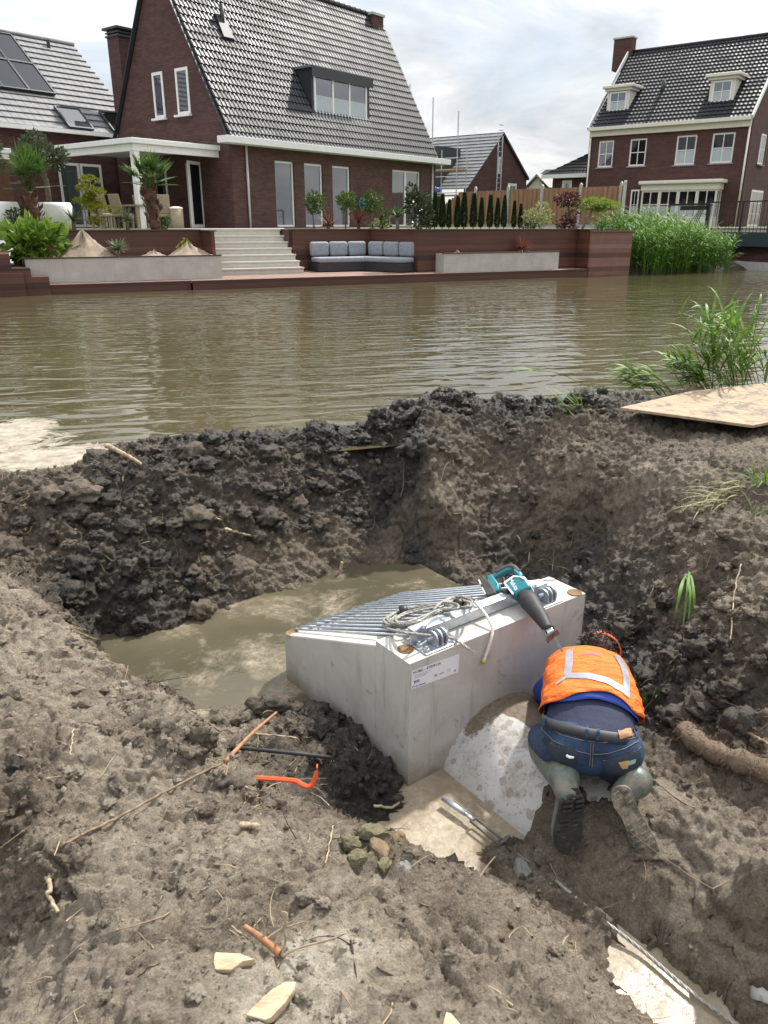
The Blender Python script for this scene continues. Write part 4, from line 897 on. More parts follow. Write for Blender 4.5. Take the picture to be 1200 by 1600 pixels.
for r_ in range(2):
    for c_ in range(3):
        q0 = a0-np.array([1.04*(c_+1), 0, 0])-dW*(1.75*r_); roofpanel('solar_panel', 'solar_cell', [q0, q0+[1.02, 0, 0], q0+[1.02, 0, 0]-dW*1.72, q0-dW*1.72], wing, .05, ('frame', 'black_metal'))
vt = wpt(76, 72); MB(HM).tube([(vt[0], vt[1], vt[2]-.1), (vt[0], vt[1], vt[2]+.22)], .07, 8).build('vent_pipe', 'dark_cladding', wing)
# glass doors of the wing under the veranda, seen past the lawn; brown door at the far left
DY = HWo+.26
for (xl, xr_) in ((95, 128), (129, 162)):
    a = HM.fy(xl, 300, DY); b = HM.fy(xr_, 300, DY); window(HM, wing, a[0], b[0], .03, 2.35, DY-.03, .03, fw=.10, glass='green_glass', name='glass_door')
a = HM.fy(-12, 300, DY); b = HM.fy(20, 300, DY); MB(HM).box(a[0], b[0], DY-.02, DY+.02, .02, 2.4).build('wood_door', 'door_wood', wing)
# ---- veranda
VY0 = HM.fx(345, 240, 0)[1]; VXc = HM.fy(205, 214, VY0); VX0 = VXc[0]; VZ = VXc[2]; VY1 = HM.fx(62, 232, VX0)[1]
ver = thing('veranda', HM.p(VX0, VY0, 0), 'white flat roofed veranda on a square post against the brick gable', 'veranda')
mb = MB(HM); mb.box(VX0, -.003, VY0, min(VY1, HWo-.02), VZ-.16, VZ); mb.build('roof', 'white_paint', ver, bevel=.015)
mb = MB(HM); e_ = .10; mb.box(VX0+e_, -.004, VY0+e_, VY0+e_+.12, VZ-.38, VZ-.163); mb.box(VX0+e_, VX0+e_+.12, VY0+e_+.122, min(VY1, HWo-.02)-e_, VZ-.38, VZ-.163); mb.build('beam', 'white_paint', ver, bevel=.01)
pp = HM.inv(at_y(218, 310, float(HM.p(VX0+.35, VY0+.35, 0)[1]))); MB(HM).box(VX0+.12, VX0+.34, VY0+.12, VY0+.34, 0, VZ-.383).build('post', 'white_paint', ver, bevel=.01)
can = thing('canopy', HM.p(-9, HWo-1, 2.4), 'white canopy edge above the brown door at the far left', 'canopy'); qa = HM.fy(17, 232, HWo-.9)
mb = MB(HM).box(qa[0]-3, qa[0], HWo-.9, HWo+.296, qa[2]-.16, qa[2]); mb.build('roof', 'white_paint', can, bevel=.012); MB(HM).box(qa[0]-3, qa[0]-.06, HWo-.82, HWo-.7, qa[2]-.34, qa[2]-.163).build('beam', 'white_paint', can)
# ---- right house
HR = Frame(at_y(914, 300, 54.5)*[1, 1, 0]+[0, 0, TZ-.1], (.788, -.615)); HR.o = np.array(HR.o)
Lr = HR.fy(1168, 250, 0)[0]; ZC = (HR.fy(914, 205, 0)[2]+HR.fy(1166, 189, 0)[2])/2
RG = 5.2; ZRR = HR.fy(990, 82, RG)[2]
rh = thing('brick_house', HR.p(0, 0, 0), 'red brown brick house with two white dormers and a white bay window', 'house')
holes = []; rp = [(936, 956, 220, 261), (985, 1007, 217, 259), (1058, 1084, 212, 257), (1114, 1143, 208, 254)]
for xl, xr_, yt, yb in rp:
    a = HR.fy(xl, yt, 0); b = HR.fy(xr_, yb, 0); holes.append((a[0], b[0], b[2], a[2]))
mb = MB(HR); wall_grid(mb, 0, Lr, -.4, ZC, 0, holes)
for xx in (0, Lr-.02): mb.prism([(xx, 0, ZC), (xx, 0, -.4), (xx, 2*RG, -.4), (xx, 2*RG, ZC), (xx, RG, ZRR-.05)], (.02, 0, 0))
mb.box(.02, Lr-.02, 2*RG-.02, 2*RG, -.4, ZC); mb.build('wall', 'brick_red', rh)
for k, h_ in enumerate(holes): window(HR, rh, *h_, .07, .06, cols=2, rows=2, fw=.10, bar=.045, sill='stone_sill', glass='dark_glass' if k in (1, 3) else 'window_glass', film=.47 if k > 1 else 0)
mb = MB(HR); tiled(mb, .12, Lr-.12, -.25, ZC+.15, RG, ZRR, .24, .34, .035, .05); mb.build('roof', 'tile_black', rh, auto=50)
mb = MB(HR); mb.add([(.1, 2*RG+.2, ZC), (Lr-.1, 2*RG+.2, ZC), (Lr-.1, RG, ZRR), (.1, RG, ZRR)], [(0, 1, 2, 3)]); mb.build('rear_roof', 'tile_black', rh)
MB(HR).tube([(.12, RG, ZRR+.03), (Lr-.12, RG, ZRR+.03)], .12, 8).build('ridge_tiles', 'tile_black', rh, smooth=True)
for xx in (.0, Lr):
    mb = MB(HR); mb.bar((xx, -.35, ZC+.12), (xx, RG, ZRR+.22), .22, .10, up=(1, 0, 0)); mb.bar((xx, 2*RG+.2, ZC+.12), (xx, RG, ZRR+.22), .22, .10, up=(1, 0, 0)); mb.build('verge_coping', 'white_paint', rh)
mb = MB(HR); mb.box(.05, Lr-.05, -.42, -.003, ZC-.02, ZC+.18); mb.box(.05, Lr-.05, -.16, -.004, ZC-.34, ZC-.023); mb.build('cornice', 'cream_paint', rh, bevel=.02)
for x in (.12, Lr-.12): MB(HR).tube([(x, -.07, 0), (x, -.07, ZC-.02)], .055, 8).build('downpipe', 'cream_paint', rh, smooth=True)
slr = (ZRR-ZC)/RG
def rdormer(xl, xr_, yt, yb, ywin):
    n = HR.ey*(-slr)+np.array([0, 0, 1.]); b = HR.inv(on_plane((xl+xr_)/2, yb, HR.p(0, 0, ZC+.15), n)); y = b[1]
    x0 = HR.fy(xl, (yt+yb)/2, y)[0]; x1 = HR.fy(xr_, (yt+yb)/2, y)[0]; z0 = b[2]; z1 = HR.fy((xl+xr_)/2, yt, y)[2]; ye = y+(z1-z0)/slr
    d = MB(HR).box(x0, x1, y, ye, z0-.1, z1-.02).build('dormer', 'cream_paint', rh)
    MB(HR).box(x0-.28, x1+.28, y-.3, ye+.15, z1, z1+.18).build('dormer_roof', 'cream_paint', d, bevel=.04); MB(HR).box(x0-.14, x1+.14, y-.15, ye, z1-.14, z1-.003).build('cornice', 'cream_paint', d)
    window(HR, rh, x0+.17, x1-.17, z0+.12, z1-.2, y-.05, .048, cols=2, rows=2, fw=.08, bar=.04, film=.45, mat='white_paint', name='dormer_window')
rdormer(949, 983, 138, 177, 0); rdormer(1109, 1148, 120, 163, 0)
cq = HR.fy(976, 60, RG); chimney(HR, rh, HR.fy(962, 75, RG)[0], HR.fy(990, 75, RG)[0], RG-.35, RG+.35, ZRR-1, HR.fy(976, 60, RG-.35)[2], 'slab', 'brick_red')
n_ = HR.ey*(-slr)+np.array([0, 0, 1.]); vt = HR.inv(on_plane(1035, 146, HR.p(0, 0, ZC+.15), n_)); MB(HR).tube([(vt[0], vt[1], vt[2]-.1), (vt[0], vt[1], vt[2]+.75)], .12, 8).build('vent_pipe', 'dark_cladding', rh, smooth=True)
# bay window
b0 = HR.fy(1003, 300, -1.0); b1 = HR.fy(1112, 300, -1.0); bz = HR.fy(1000, 284, -1.0)[2]
bay = MB(HR).box(b0[0], b1[0]+.3, -1.0, -.003, 0, .55).build('bay', 'cream_paint', rh); MB(HR).box(b0[0]-.2, b1[0]+.55, -1.25, -.004, bz-.18, bz+.02).build('bay_roof', 'cream_paint', bay, bevel=.04)
MB(HR).box(b0[0]-.06, b1[0]+.36, -1.06, -.006, bz-.52, bz-.183).build('bay_frieze', 'cream_paint', bay)
bw = (b1[0]+.3-b0[0])/4
for k in range(4): window(HR, rh, b0[0]+k*bw, b0[0]+(k+1)*bw-.004, .553, bz-.523, -1.0, .12, cols=2, fw=.09, bar=.05, film=.45, split=.5, mat='cream_paint', glass='dark_glass', name='bay_window')
HRs = Frame(HR.p(b1[0]+.3, -1.0, 0), HR.ey[:2]); window(HRs, rh, .02, .95, .553, bz-.523, .0, .1, cols=2, fw=.1, mat='cream_paint', glass='dark_glass', split=.5, name='bay_window')
wl = HR.fy(986, 300, -.03); wr = HR.fy(999, 300, -.03); window(HR, rh, wl[0], wr[0], .5, bz-.4, -.03, .028, cols=2, fw=.09, split=.5, film=.45, glass='dark_glass')
# right gable side windows (plane x' = Lr)
HRg = Frame(HR.p(Lr, 0, 0), HR.ey[:2])
a = HRg.fy(1190, 215, -.03); window(HRg, rh, a[0], a[0]+1.1, HRg.fy(1190, 258, -.03)[2], HRg.fy(1196, 210, -.03)[2], -.03, .028, cols=2, rows=2, fw=.1, sill='stone_sill')
a = HRg.fy(1175, 300, -.03); b = HRg.fy(1193, 300, -.03); window(HRg, rh, a[0], b[0], .1, HRg.fy(1175, 296, -.03)[2], -.03, .028, cols=2, rows=3, fw=.12, name='glass_door')
# low wing at the left of the right house
ax = HR.fy(848, 274, 2.5); ae = HR.fy(906, 272, 2.5); zt = HR.fy(908, 222, 5.2)[2]
anx = MB(HR).box(ax[0]+.6, -.003, 2.9, 8, -.4, ax[2]-.05).build('annex', 'brick_red', rh)
mb = MB(HR); tiled(mb, ax[0], .0, 2.5, ax[2], 5.4, zt, .24, .34, .05, .05, xr=(-.25, 0)); mb.build('annex_roof', 'tile_black', anx, auto=50)
MB(HR).box(ax[0]-.05, -.004, 2.38, 2.49, ax[2]-.22, ax[2]+.03).build('annex_fascia', 'white_paint', anx)
wl = HR.fy(878, 290, 2.87); window(HR, rh, wl[0], wl[0]+.75, 1.0, ax[2]-.35, 2.87, .028, fw=.2)
# ---- house being built, behind the fence
HC = Frame(at_y(785, 300, 60.0)*[1, 1, 0]+[0, 0, TZ], (.615, .788))
ap = HC.fy(785, 208, 0); ll = HC.fy(739, 268, 0); rr = HC.fy(823, 277, 0); ga = (rr[0]-ll[0])/2
cb_ = thing('brick_house', HC.p(0, 0, 0), 'unfinished brick house with grey tiled roof behind scaffolding', 'house')
zl_ = rr[2]
MB(HC).prism([(ll[0]-.6, 0, ll[2]-.9), (ll[0]-.6, 0, -.3), (rr[0], 0, -.3), (rr[0], 0, zl_), (ap[0], 0, ap[2]-.1)], (0, .3, 0)).build('wall', 'brick_red', cb_)
HC2 = Frame(HC.p(ap[0], 0, 0), HC.ey[:2])         # x'' back along the ridge, y'' towards the viewer's left
mb = MB(HC2); tiled(mb, -.15, 13, ap[0]-ll[0]+.6+.3, ll[2]-1.1, 0, ap[2], .30, .36, .012, .05, flat=True); mb.build('roof', 'tile_flat_grey', cb_)
mb = MB(HC); mb.prism([(ap[0], -.15, ap[2]+.06), (rr[0]+.15, -.15, zl_-.05), (rr[0]+.15, -.15, zl_-.2), (ap[0], -.15, ap[2]-.1)], (0, 13, 0)); mb.build('far_roof', 'dark_cladding', cb_)
a = HC.fy(779.5, 245, -.03); b = HC.fy(783.5, 272, -.03); window(HC, cb_, a[0], b[0], b[2], a[2], -.03, .028, fw=.12)
a = HC.fy(794, 286, -.03); window(HC, cb_, a[0], a[0]+1.3, .8, a[2], -.03, .028, cols=2, fw=.18, glass='dark_glass')
s2 = HC2; MB(HC2).box(3.5, 13, 2.2, 6.4, -.3, ll[2]-.75).build('front_wall', 'render_beige', cb_)
MB(HC2).box(2.2, 7.2, 1.9, 4.6, ll[2]-.9, ap[2]-1.0).build('dormer', 'dark_cladding', cb_); window(Frame(HC2.p(7.0, 4.65, 0), -HC2.ex[:2]), cb_, 0, 4.2, ll[2]-.4, ap[2]-1.4, 0, .04, cols=3, fw=.1, mat='dark_cladding', glass='window_glass', name='dormer_window')
sc_ = thing('scaffold', HC2.p(6, 8, 0), 'galvanised scaffold with timber platforms against the unfinished house', 'scaffolding')
for k, xx in enumerate((-1.5, .4, 2.2, 5.0, 8.0, 10.5)):
    for yy in (6.9, 8.0): MB(HC2).tube([(xx, yy, -.3), (xx, yy, 6.6+.9*(k % 3) if yy > 7 else 4.6)], .035, 6).build('pole', 'galv', sc_)
for zz_ in (2.0, 2.95, 4.0, 4.9): MB(HC2).tube([(-1.6, 8.0, zz_), (10.6, 8.0, zz_)], .03, 6).build('rail', 'galv', sc_)
for zz_ in (1.9, 3.4): MB(HC2).box(-1.6, 10.6, 6.95, 7.95, zz_-.08, zz_).build('platform', 'scaffold_board', sc_)
MB(HC2).bar((-1.0, 8.05, .0), (1.8, 8.05, 3.3), .06, .06).build('brace', 'galv', sc_)
lad = thing('ladder', HC2.p(-.5, 1.6, 0), 'tall aluminium ladder tower standing against the brick gable', 'ladder')
for xx in (-.35, .2):
    MB(HC2).tube([(-.6, 1.3+xx, -.3), (-.6, 1.3+xx, ap[2]-.3)], .04, 6).build('stile', 'galv', lad)
for k in range(20): MB(HC2).bar((-.6, .95, .2+k*.33), (-.6, 1.5, .2+k*.33), .04, .04).build('rung', 'galv', lad)
tag(MB(HC2).sphere((1.0, 7.4, 2.15), (.9, .35, .3), 10, 6, .12).build('tarpaulin', 'blue_tarp', smooth=True), 'crumpled blue tarpaulin on the scaffold platform', 'tarpaulin')
# distant roofs
HD = Frame(at_y(838, 300, 95)*[1, 1, 0]+[0, 0, TZ], (.788, -.615)); hd = thing('brick_house', HD.p(0, 0, 0), 'distant house with slate grey gabled roof between the two brick houses', 'house')
q1 = HD.fy(840, 276, 0); q2 = HD.fy(826, 293, 0); q3 = HD.fy(852, 293, 0)
MB(HD).prism([(q2[0], 0, -1), (q3[0], 0, -1), (q3[0], 0, q3[2]), (q1[0], 0, q1[2]), (q2[0], 0, q2[2])], (0, 8, 0)).build('wall', 'render_beige', hd)
mb = MB(HD); mb.prism([(q2[0]-.4, -.3, q2[2]), (q1[0], -.3, q1[2]+.3), (q3[0]+.6, -.3, q3[2]), (q1[0], -.3, q1[2]+.02)], (0, 8, 0)); mb.build('roof', 'tile_flat_grey', hd)
q4 = HD.fy(852, 265, 6); MB(HD).prism([(q4[0]-4, 6, q2[2]-.5), (q4[0]+9, 6, q2[2]-.5), (q4[0]+9, 6.1, q4[2]), (q4[0], 6.1, q4[2])], (0, 5, 0)).build('main_roof', 'tile_flat_grey', hd)
# ================================================================ fence
FA = at_y(685, 290, 44.5); FB = at_y(970, 290, 37.8)
FF = Frame([FA[0], FA[1], TZ], (FB-FA)[:2]); FL = float(np.linalg.norm((FB-FA)[:2])); FT = FF.fy(870, 294, 0)[2]
fence = thing('board_fence', FF.p(0, 0, 0), 'tall timber board fence between pale concrete posts', 'fence')
postx = [FF.fy(px, 300, 0)[0] for px in (743, 794, 847, 907, 970)]
def panel(fr, x0, x1, z0a, z0b):
    mb = MB(fr); n = max(2, round((x1-x0)/.125)); ww = (x1-x0)/n
    for i in range(n):
        tm = (i+.5)/n; zt = z0a+(z0b-z0a)*tm; y = .0 if i % 2 else .035; jit = RNG.normal()*.004
        mb.box(x0+i*ww-.012, x0+(i+1)*ww+.012, y, y+.018, .12, zt+jit)
    return mb
hx = FF.fy(716, 300, 0)[0]
panel(FF, postx[0]+.07, postx[1]-.07, FT-.02, FT-.02).build('panel', 'fence_wood', fence)
for a, b in zip(postx[1:-1], postx[2:]): panel(FF, a+.07, b-.07, FT, FT+.01).build('panel', 'fence_wood', fence)
panel(FF, hx, postx[0]-.07, FT-.05, FT-.03).build('panel', 'fence_wood', fence); panel(FF, FF.fy(684, 330, 0)[0], hx-.02, .9, FT-.15).build('panel', 'fence_wood', fence)
F4 = Frame(FF.p(postx[-1], 0, 0), (FF.ex*.55-FF.ey*.83)[:2]); panel(F4, .08, .85, FT+.02, FT+.02).build('panel', 'fence_wood', fence)
for fr, x in [(FF, x_) for x_ in postx]+[(F4, .95)]:
    mb = MB(fr); mb.box(x-.06, x+.06, -.05, .075, -.1, FT+.12); mb.prism([(x-.06, -.05, FT+.12), (x+.06, -.05, FT+.12), (x, -.05, FT+.2)], (0, .125, 0)); mb.build('post', 'concrete_post', fence)
MB(FF).box(postx[0]-3, postx[-1], -.01, .05, -.05, .118).build('base_plank', 'concrete_post', fence)
# ================================================================ plants
def crown_pts(c, r, n, clumps=7, rs=.45, seed=0, up=.35):
    g = np.random.default_rng(seed); c = np.array(c); r = np.array([r]*3 if np.isscalar(r) else r)
    d = g.normal(size=(clumps, 3)); d /= np.linalg.norm(d, axis=1)[:, None]; cc = d*g.uniform(.35, .75, (clumps, 1))
    k = g.integers(0, clumps, n); e = g.normal(size=(n, 3)); e /= np.linalg.norm(e, axis=1)[:, None]
    p = cc[k]+e*rs*g.uniform(.35, 1, (n, 1))**.5; return c+p*r, e+p*.5+np.array([0, 0, up])
def leafy(name, base, trunk, c, r, n, size, mat, label, cat, group=None, bark='bark_grey', tr=.04, clumps=8, rs=.45, up=.35, wid=.5, seed=0, trunkname='trunk', cname='crown'):
    th = thing(name, base, label, cat, group)
    base = np.array(base, float); top = np.array(c, float)
    if trunk:
        m_ = (base+top)/2+RNG.normal(size=3)*[.04, .04, 0]*1; MB().tube([base-[0, 0, .05], m_, top], [tr*1.2, tr, tr*.7], 7).build(trunkname, bark, th, smooth=True)
    P, D = crown_pts(c, r, n, clumps, rs, seed, up); MB().leaves(P, D, size*RNG.uniform(.6, 1.3, n), wid).build(cname, mat, th)
    return th
def at_bank(px, py, n, z=TZ):      # a picture column, set n metres behind the deck's front edge
    r = ray(px, py); t_ = np.dot(DK.o-CAMP+DK.ey*n, DK.ey)/np.dot(r, DK.ey); p = CAMP+r*t_; return np.array([p[0], p[1], z]), p[2]
def palm(px, py_top, n, trunk_top_py, label, crown_px, seed):
    b, _ = at_bank(px, 352, n); g = np.random.default_rng(seed)
    th = thing('palm_tree', b, label, 'palm tree', 'palms at the terrace edge')
    ht = at_bank(px, trunk_top_py, n)[1]-TZ; zc_ = at_bank(px, crown_px[1], n)[1]; rr_ = crown_px[2]
    tp = at_bank(crown_px[0], trunk_top_py, n)[0]; top = np.array([tp[0], tp[1], TZ+ht])
    pts_ = [b+(top-b)*q_+g.normal(size=3)*[.02, .02, 0] for q_ in np.linspace(0, 1, 8)]
    MB().tube(pts_, [.13, .15, .14, .16, .15, .17, .19, .16], 9).build('trunk', 'bark_fibre', th, smooth=True)
    mb = MB()      # fibre stubs
    P = np.array([pts_[int(i)]+np.array([math.cos(a), math.sin(a), 0])*.14+[0, 0, g.uniform(-.1, .15)] for i, a in zip(g.uniform(1, 8, 90), g.uniform(0, 6.28, 90))])
    mb.leaves(P, np.stack([P[:, 0]-b[0], P[:, 1]-b[1], np.full(len(P), .25)], 1), .22, .4); mb.build('fibre', 'bark_fibre', th)
    mb = MB(); hub = top+np.array([0, 0, .1])
    for k in range(19):
        a = g.uniform(0, 6.28); el = g.uniform(-.1, 1.45) if k > 5 else g.uniform(.9, 1.5); d = np.array([math.cos(a)*math.cos(el), math.sin(a)*math.cos(el), math.sin(el)])
        L1 = (zc_-top[2])*g.uniform(.75, 1.05); tip = hub+d*max(.35, L1); mb.tube([hub-[0, 0, .2], hub+d*.2, tip], [.022, .016, .01], 5)
        sdv = np.cross(d, (0, 0, 1.)); sdv /= np.linalg.norm(sdv)+1e-6; upv = np.cross(sdv, d)
        for j in range(19):
            q_ = (j/18-.5)*4.2; dd = d*math.cos(q_)+sdv*math.sin(q_)+upv*.12; mb.blade(tip, dd, rr_*g.uniform(.85, 1.1)*(1-.12*abs(q_)), .045, .35, 3)
    mb.build('crown', 'palm_leaf', th)
palm(55, 215, 3.55, 300, 'palm with a fibrous trunk beside the white tub, at the terrace edge on the left', (45, 255, .55), 3)
palm(243, 220, 3.45, 295, 'palm with a fibrous trunk in front of the white veranda post', (234, 262, .5), 5)
def yucca(px, n, z, r, label, seed, mat='yucca_leaf', stem=.25, cnt=85, cat='yucca', name='yucca', grp='spiky yuccas on the terrace'):
    b, _ = at_bank(px, 350, n, z); g = np.random.default_rng(seed); th = thing(name, b, label, cat, grp)
    MB().tube([b-[0, 0, .03], b+[0, 0, stem]], [.06, .05], 7).build('stem', 'bark_grey', th, smooth=True)
    mb = MB(); h0 = b+np.array([0, 0, stem])
    for k in range(cnt):
        a = g.uniform(0, 6.28); el = math.asin(g.uniform(-.25, 1)); d = np.array([math.cos(a)*math.cos(el), math.sin(a)*math.cos(el), math.sin(el)]); mb.blade(h0, d, r*g.uniform(.8, 1.1), .035, .12, 3)
    mb.build('leaves', mat, th); return th
yucca(115, 3.5, TZ, .42, 'grey green yucca in front of the second glass door', 1); yucca(199, 3.5, TZ, .42, 'yucca beside the cloud pruned tree', 2); yucca(179.5, 1.5, DZ+.5, .40, 'small yucca in the pale planter between sand heaps', 3, grp=None)
yucca(621, 3.5-2.2, TZ, .34, 'small upright yucca near the wide window, right of the lollipop trees', 4, mat='palm_leaf', stem=.35, grp=None)
yucca(513, 4.0, TZ, .55, 'red spiky cordyline right of the first lollipop tree', 5, 'red_leaf', .12, 60, 'cordyline', 'cordyline', 'red cordylines by the brick house'); yucca(560, 4.0, TZ, .6, 'red spiky cordyline below the hose reel', 6, 'red_leaf', .2, 60, 'cordyline', 'cordyline', 'red cordylines by the brick house')
yucca(817, .55, DZ+.52, .48, 'red spiky cordyline in the planter against the dark wall', 7, 'red_leaf', .1, 70, 'cordyline', 'cordyline', None)
# olive trees in white tubs
def tub(px, n, r, label):
    b, _ = at_bank(px, 350, n); th = thing('plant_tub', b, label, 'plant tub', 'white round plant tubs')
    MB().lathe([(r*.78, 0), (r*.95, .12), (r, .35), (r*.97, .62), (r*.90, .72), (r*.84, .72), (r*.84, .60)], b[0], b[1], 28, TZ).build('tub', 'white_pot', th, smooth=True); MB().lathe([(r*.83, 0), (r*.83, .02)], b[0], b[1], 20, TZ+.61).build('soil', 'soil', th); return b
b1_ = tub(82, 4.7, .62, 'large white round tub behind the left palm'); b2_ = tub(1, 4.4, .56, 'white round tub cut by the left edge of the photo')
leafy('olive_tree', b1_+[0, 0, .62], True, b1_+[-.15, 0, 1.95], (.72, .65, .6), 1500, .13, 'olive_leaf', 'grey leaved olive tree growing in the white tub behind the palm', 'olive tree', None, 'bark_grey', .07, 10, .4, seed=3)
leafy('olive_tree', b2_+[0, 0, .62], True, b2_+[-.05, 0, 2.0], (.6, .6, .55), 900, .12, 'olive_leaf', 'olive tree cut by the left edge of the photo', 'olive tree', None, 'bark_grey', .06, 9, .4, seed=4)
# cloud pruned tree
b, _ = at_bank(154, 350, 3.5); th = thing('cloud_pruned_tree', b, 'yellow green cloud pruned tree with flat pads on bare branches', 'tree')
pads = [(139, 281, .27), (133, 294, .28), (155, 299, .27), (141, 305, .18), (140, 312, .22), (130, 315, .26), (150, 317, .22), (143, 323, .25), (163, 327, .40), (149, 345, .24)]
mb = MB(); sp = [at_bank(x_, y_, 3.5) for x_, y_ in ((154, 353), (153, 335), (149, 322), (145, 305), (140, 285))]; sp = [np.array([q_[0][0], q_[0][1], q_[1]]) for q_ in sp]; mb.tube(sp, [.05, .045, .04, .03, .02], 6)
ml = MB()
for k, (x_, y_, r_) in enumerate(pads):
    q_, z_ = at_bank(x_, y_, 3.5+RNG.uniform(-.2, .2)); c_ = np.array([q_[0], q_[1], z_]); s_p = sp[min(4, max(0, int((353-y_)/17)))]; mb.tube([s_p, (s_p+c_)/2-[0, 0, .05], c_], [.025, .018, .015], 5)
    P, D = crown_pts(c_, (r_, r_*.8, r_*.36), 230, 5, .6, k, .8); ml.leaves(P, D, .07, .5)
mb.build('trunk', 'bark_grey', th, smooth=True); ml.build('crown', 'bonsai_leaf', th)
def at_c(px, py, n): q_, z_ = at_bank(px, py, n); return np.array([q_[0], q_[1], z_])
leafy('fatsia_shrub', at_bank(56, 350, 1.7, DZ+.5)[0], False, at_c(58, 380, 1.7), (.80, .55, .50), 380, .32, 'fatsia_leaf', 'broad leaved bright green shrub in the pale planter beside the sand', 'shrub', None, clumps=12, rs=.42, wid=.65, seed=8, cname='foliage')
leafy('round_bush', at_bank(26, 350, 3.7)[0], False, at_c(26, 344, 3.7), (.36, .36, .32), 700, .07, 'bush_leaf', 'dark green clipped bush left of the palm', 'bush', None, seed=9, cname='foliage')
leafy('round_bush', at_bank(257, 350, 3.6)[0], False, at_c(257, 347, 3.6), (.22, .22, .25), 400, .06, 'bush_leaf', 'small clipped bush right of the veranda palm', 'bush', None, seed=10, cname='foliage')
leafy('dwarf_conifer', at_bank(288, 390, 1.9, DZ+.5)[0], False, at_c(288, 387, 1.9), (.2, .2, .28), 350, .07, 'bonsai_leaf', 'little light green conifer at the end of the pale planter', 'conifer', None, seed=11, cname='foliage')
for k, (px, py, rr_) in enumerate(((491, 314, .36), (540, 317, .38), (583, 316, .35))):
    leafy('lollipop_tree', at_bank(px, 355, 3.9)[0], True, at_c(px, py, 3.9), rr_, 620, .10, 'topiary_leaf', ['small round headed tree before the second tall window', 'small round headed tree left of the cyan hose reel', 'small round headed tree right of the cyan hose reel'][k], 'tree', 'lollipop trees along the house', 'bark_grey', .022, 9, .45, seed=20+k)
leafy('flowering_bush', at_bank(590, 355, 3.6)[0], False, at_c(592, 352, 3.6), (.35, .3, .2), 350, .07, 'variegated_leaf', 'low cream coloured bush under the right lollipop tree', 'bush', None, seed=30, cname='foliage')
leafy('young_shrub', at_bank(602, 357, 3.0)[0], False, at_c(602, 345, 3.0), (.18, .18, .36), 260, .10, 'topiary_leaf', 'small upright green shrub right of the lollipop trees', 'shrub', None, seed=31, cname='foliage')
leafy('glossy_shrub', at_bank(653, 362, 1.25)[0], True, at_c(653, 327, 1.25), (.44, .44, .78), 900, .13, 'glossy_leaf', 'tall shrub with dark shiny leaves at the corner of the dark wall', 'shrub', None, tr=.025, clumps=14, rs=.36, seed=32, cname='foliage')
# clipped evergreens, one built and copied
pxs = [679, 690.5, 701, 714, 724, 739, 751, 764.5, 776, 786.5, 802, 812]
hts = [1.15, 1.25, 1.08, 1.18, 1.3, 1.28, 1.2, 1.25, 1.15, 1.22, 1.05, .98]
b, _ = at_bank(pxs[0], 360, 1.9); th = thing('cypress', b, 'slim dark green cypress nearest the house, first in the row', 'cypress', 'slim cypresses along the fence')
g = np.random.default_rng(5); h_ = g.uniform(0, 1, 1100)**.8; a = g.uniform(0, 6.28, 1100); rr_ = .12*np.clip(1.06-h_, 0, 1)**.6*(.55+.45*np.clip(h_*6, 0, 1))*g.uniform(.6, 1, 1100)
P = np.stack([np.cos(a)*rr_, np.sin(a)*rr_, h_*.98+.03], 1)+b; D = np.stack([np.cos(a)*.5, np.sin(a)*.5, np.full(1100, 1.2)], 1)
MB().leaves(P, D, .075, .45).build('foliage', 'cypress_leaf', th); MB().tube([b-[0, 0, .05], b+[0, 0, .5]], .02, 6).build('stem', 'bark_grey', th)
names_ = ['', 'second', 'third', 'fourth', 'fifth', 'sixth', 'seventh', 'eighth', 'ninth', 'tenth', 'eleventh', 'last']
for i in range(1, 12):
    q_, _ = at_bank(pxs[i], 360, 1.9+.02*i); sc2 = hts[i]/1.15*.88*RNG.uniform(.97, 1.05)
    c_ = copy_tree(th, q_, (sc2*RNG.uniform(.9, 1.15), sc2*RNG.uniform(.9, 1.15), sc2), RNG.uniform(0, 6)); c_['label'] = f'slim dark green cypress, {names_[i]} of the row counted from the house'
leafy('variegated_tree', at_bank(833, 364, 1.7)[0], True, at_c(840, 337, 1.7), (.55, .5, .42), 700, .10, 'variegated_leaf', 'small pale variegated tree at the right end of the cypress row', 'tree', None, tr=.02, clumps=11, rs=.4, seed=40)
leafy('round_bush', at_bank(823, 362, 1.8)[0], False, at_c(824, 358, 1.8), (.32, .32, .26), 600, .06, 'bush_leaf', 'clipped round bush at the foot of the pale variegated tree', 'bush', None, seed=41, cname='foliage')
leafy('maple', at_bank(897, 364, 1.9)[0], True, at_c(887, 312, 2.0), (.55, .45, .25), 650, .10, 'maple_purple', 'dark purple maple half behind the green maple', 'maple', None, tr=.04, clumps=10, rs=.45, up=-.2, seed=42)
m2 = [o for o in bpy.data.objects if o.name.startswith('maple')][0]
P, D = crown_pts(at_c(892, 346, 1.8), (.5, .4, .38), 480, 9, .45, 77, -.4); MB().leaves(P, D, .10).build('lower_crown', 'maple_purple', m2)
th = leafy('maple', at_bank(908, 366, 1.5)[0], True, at_c(932, 318, 1.5), (1.05, .7, .22), 1500, .10, 'maple_green', 'bright green spreading maple at the corner of the timber wall', 'maple', None, tr=.035, clumps=16, rs=.33, up=-.15, seed=43)
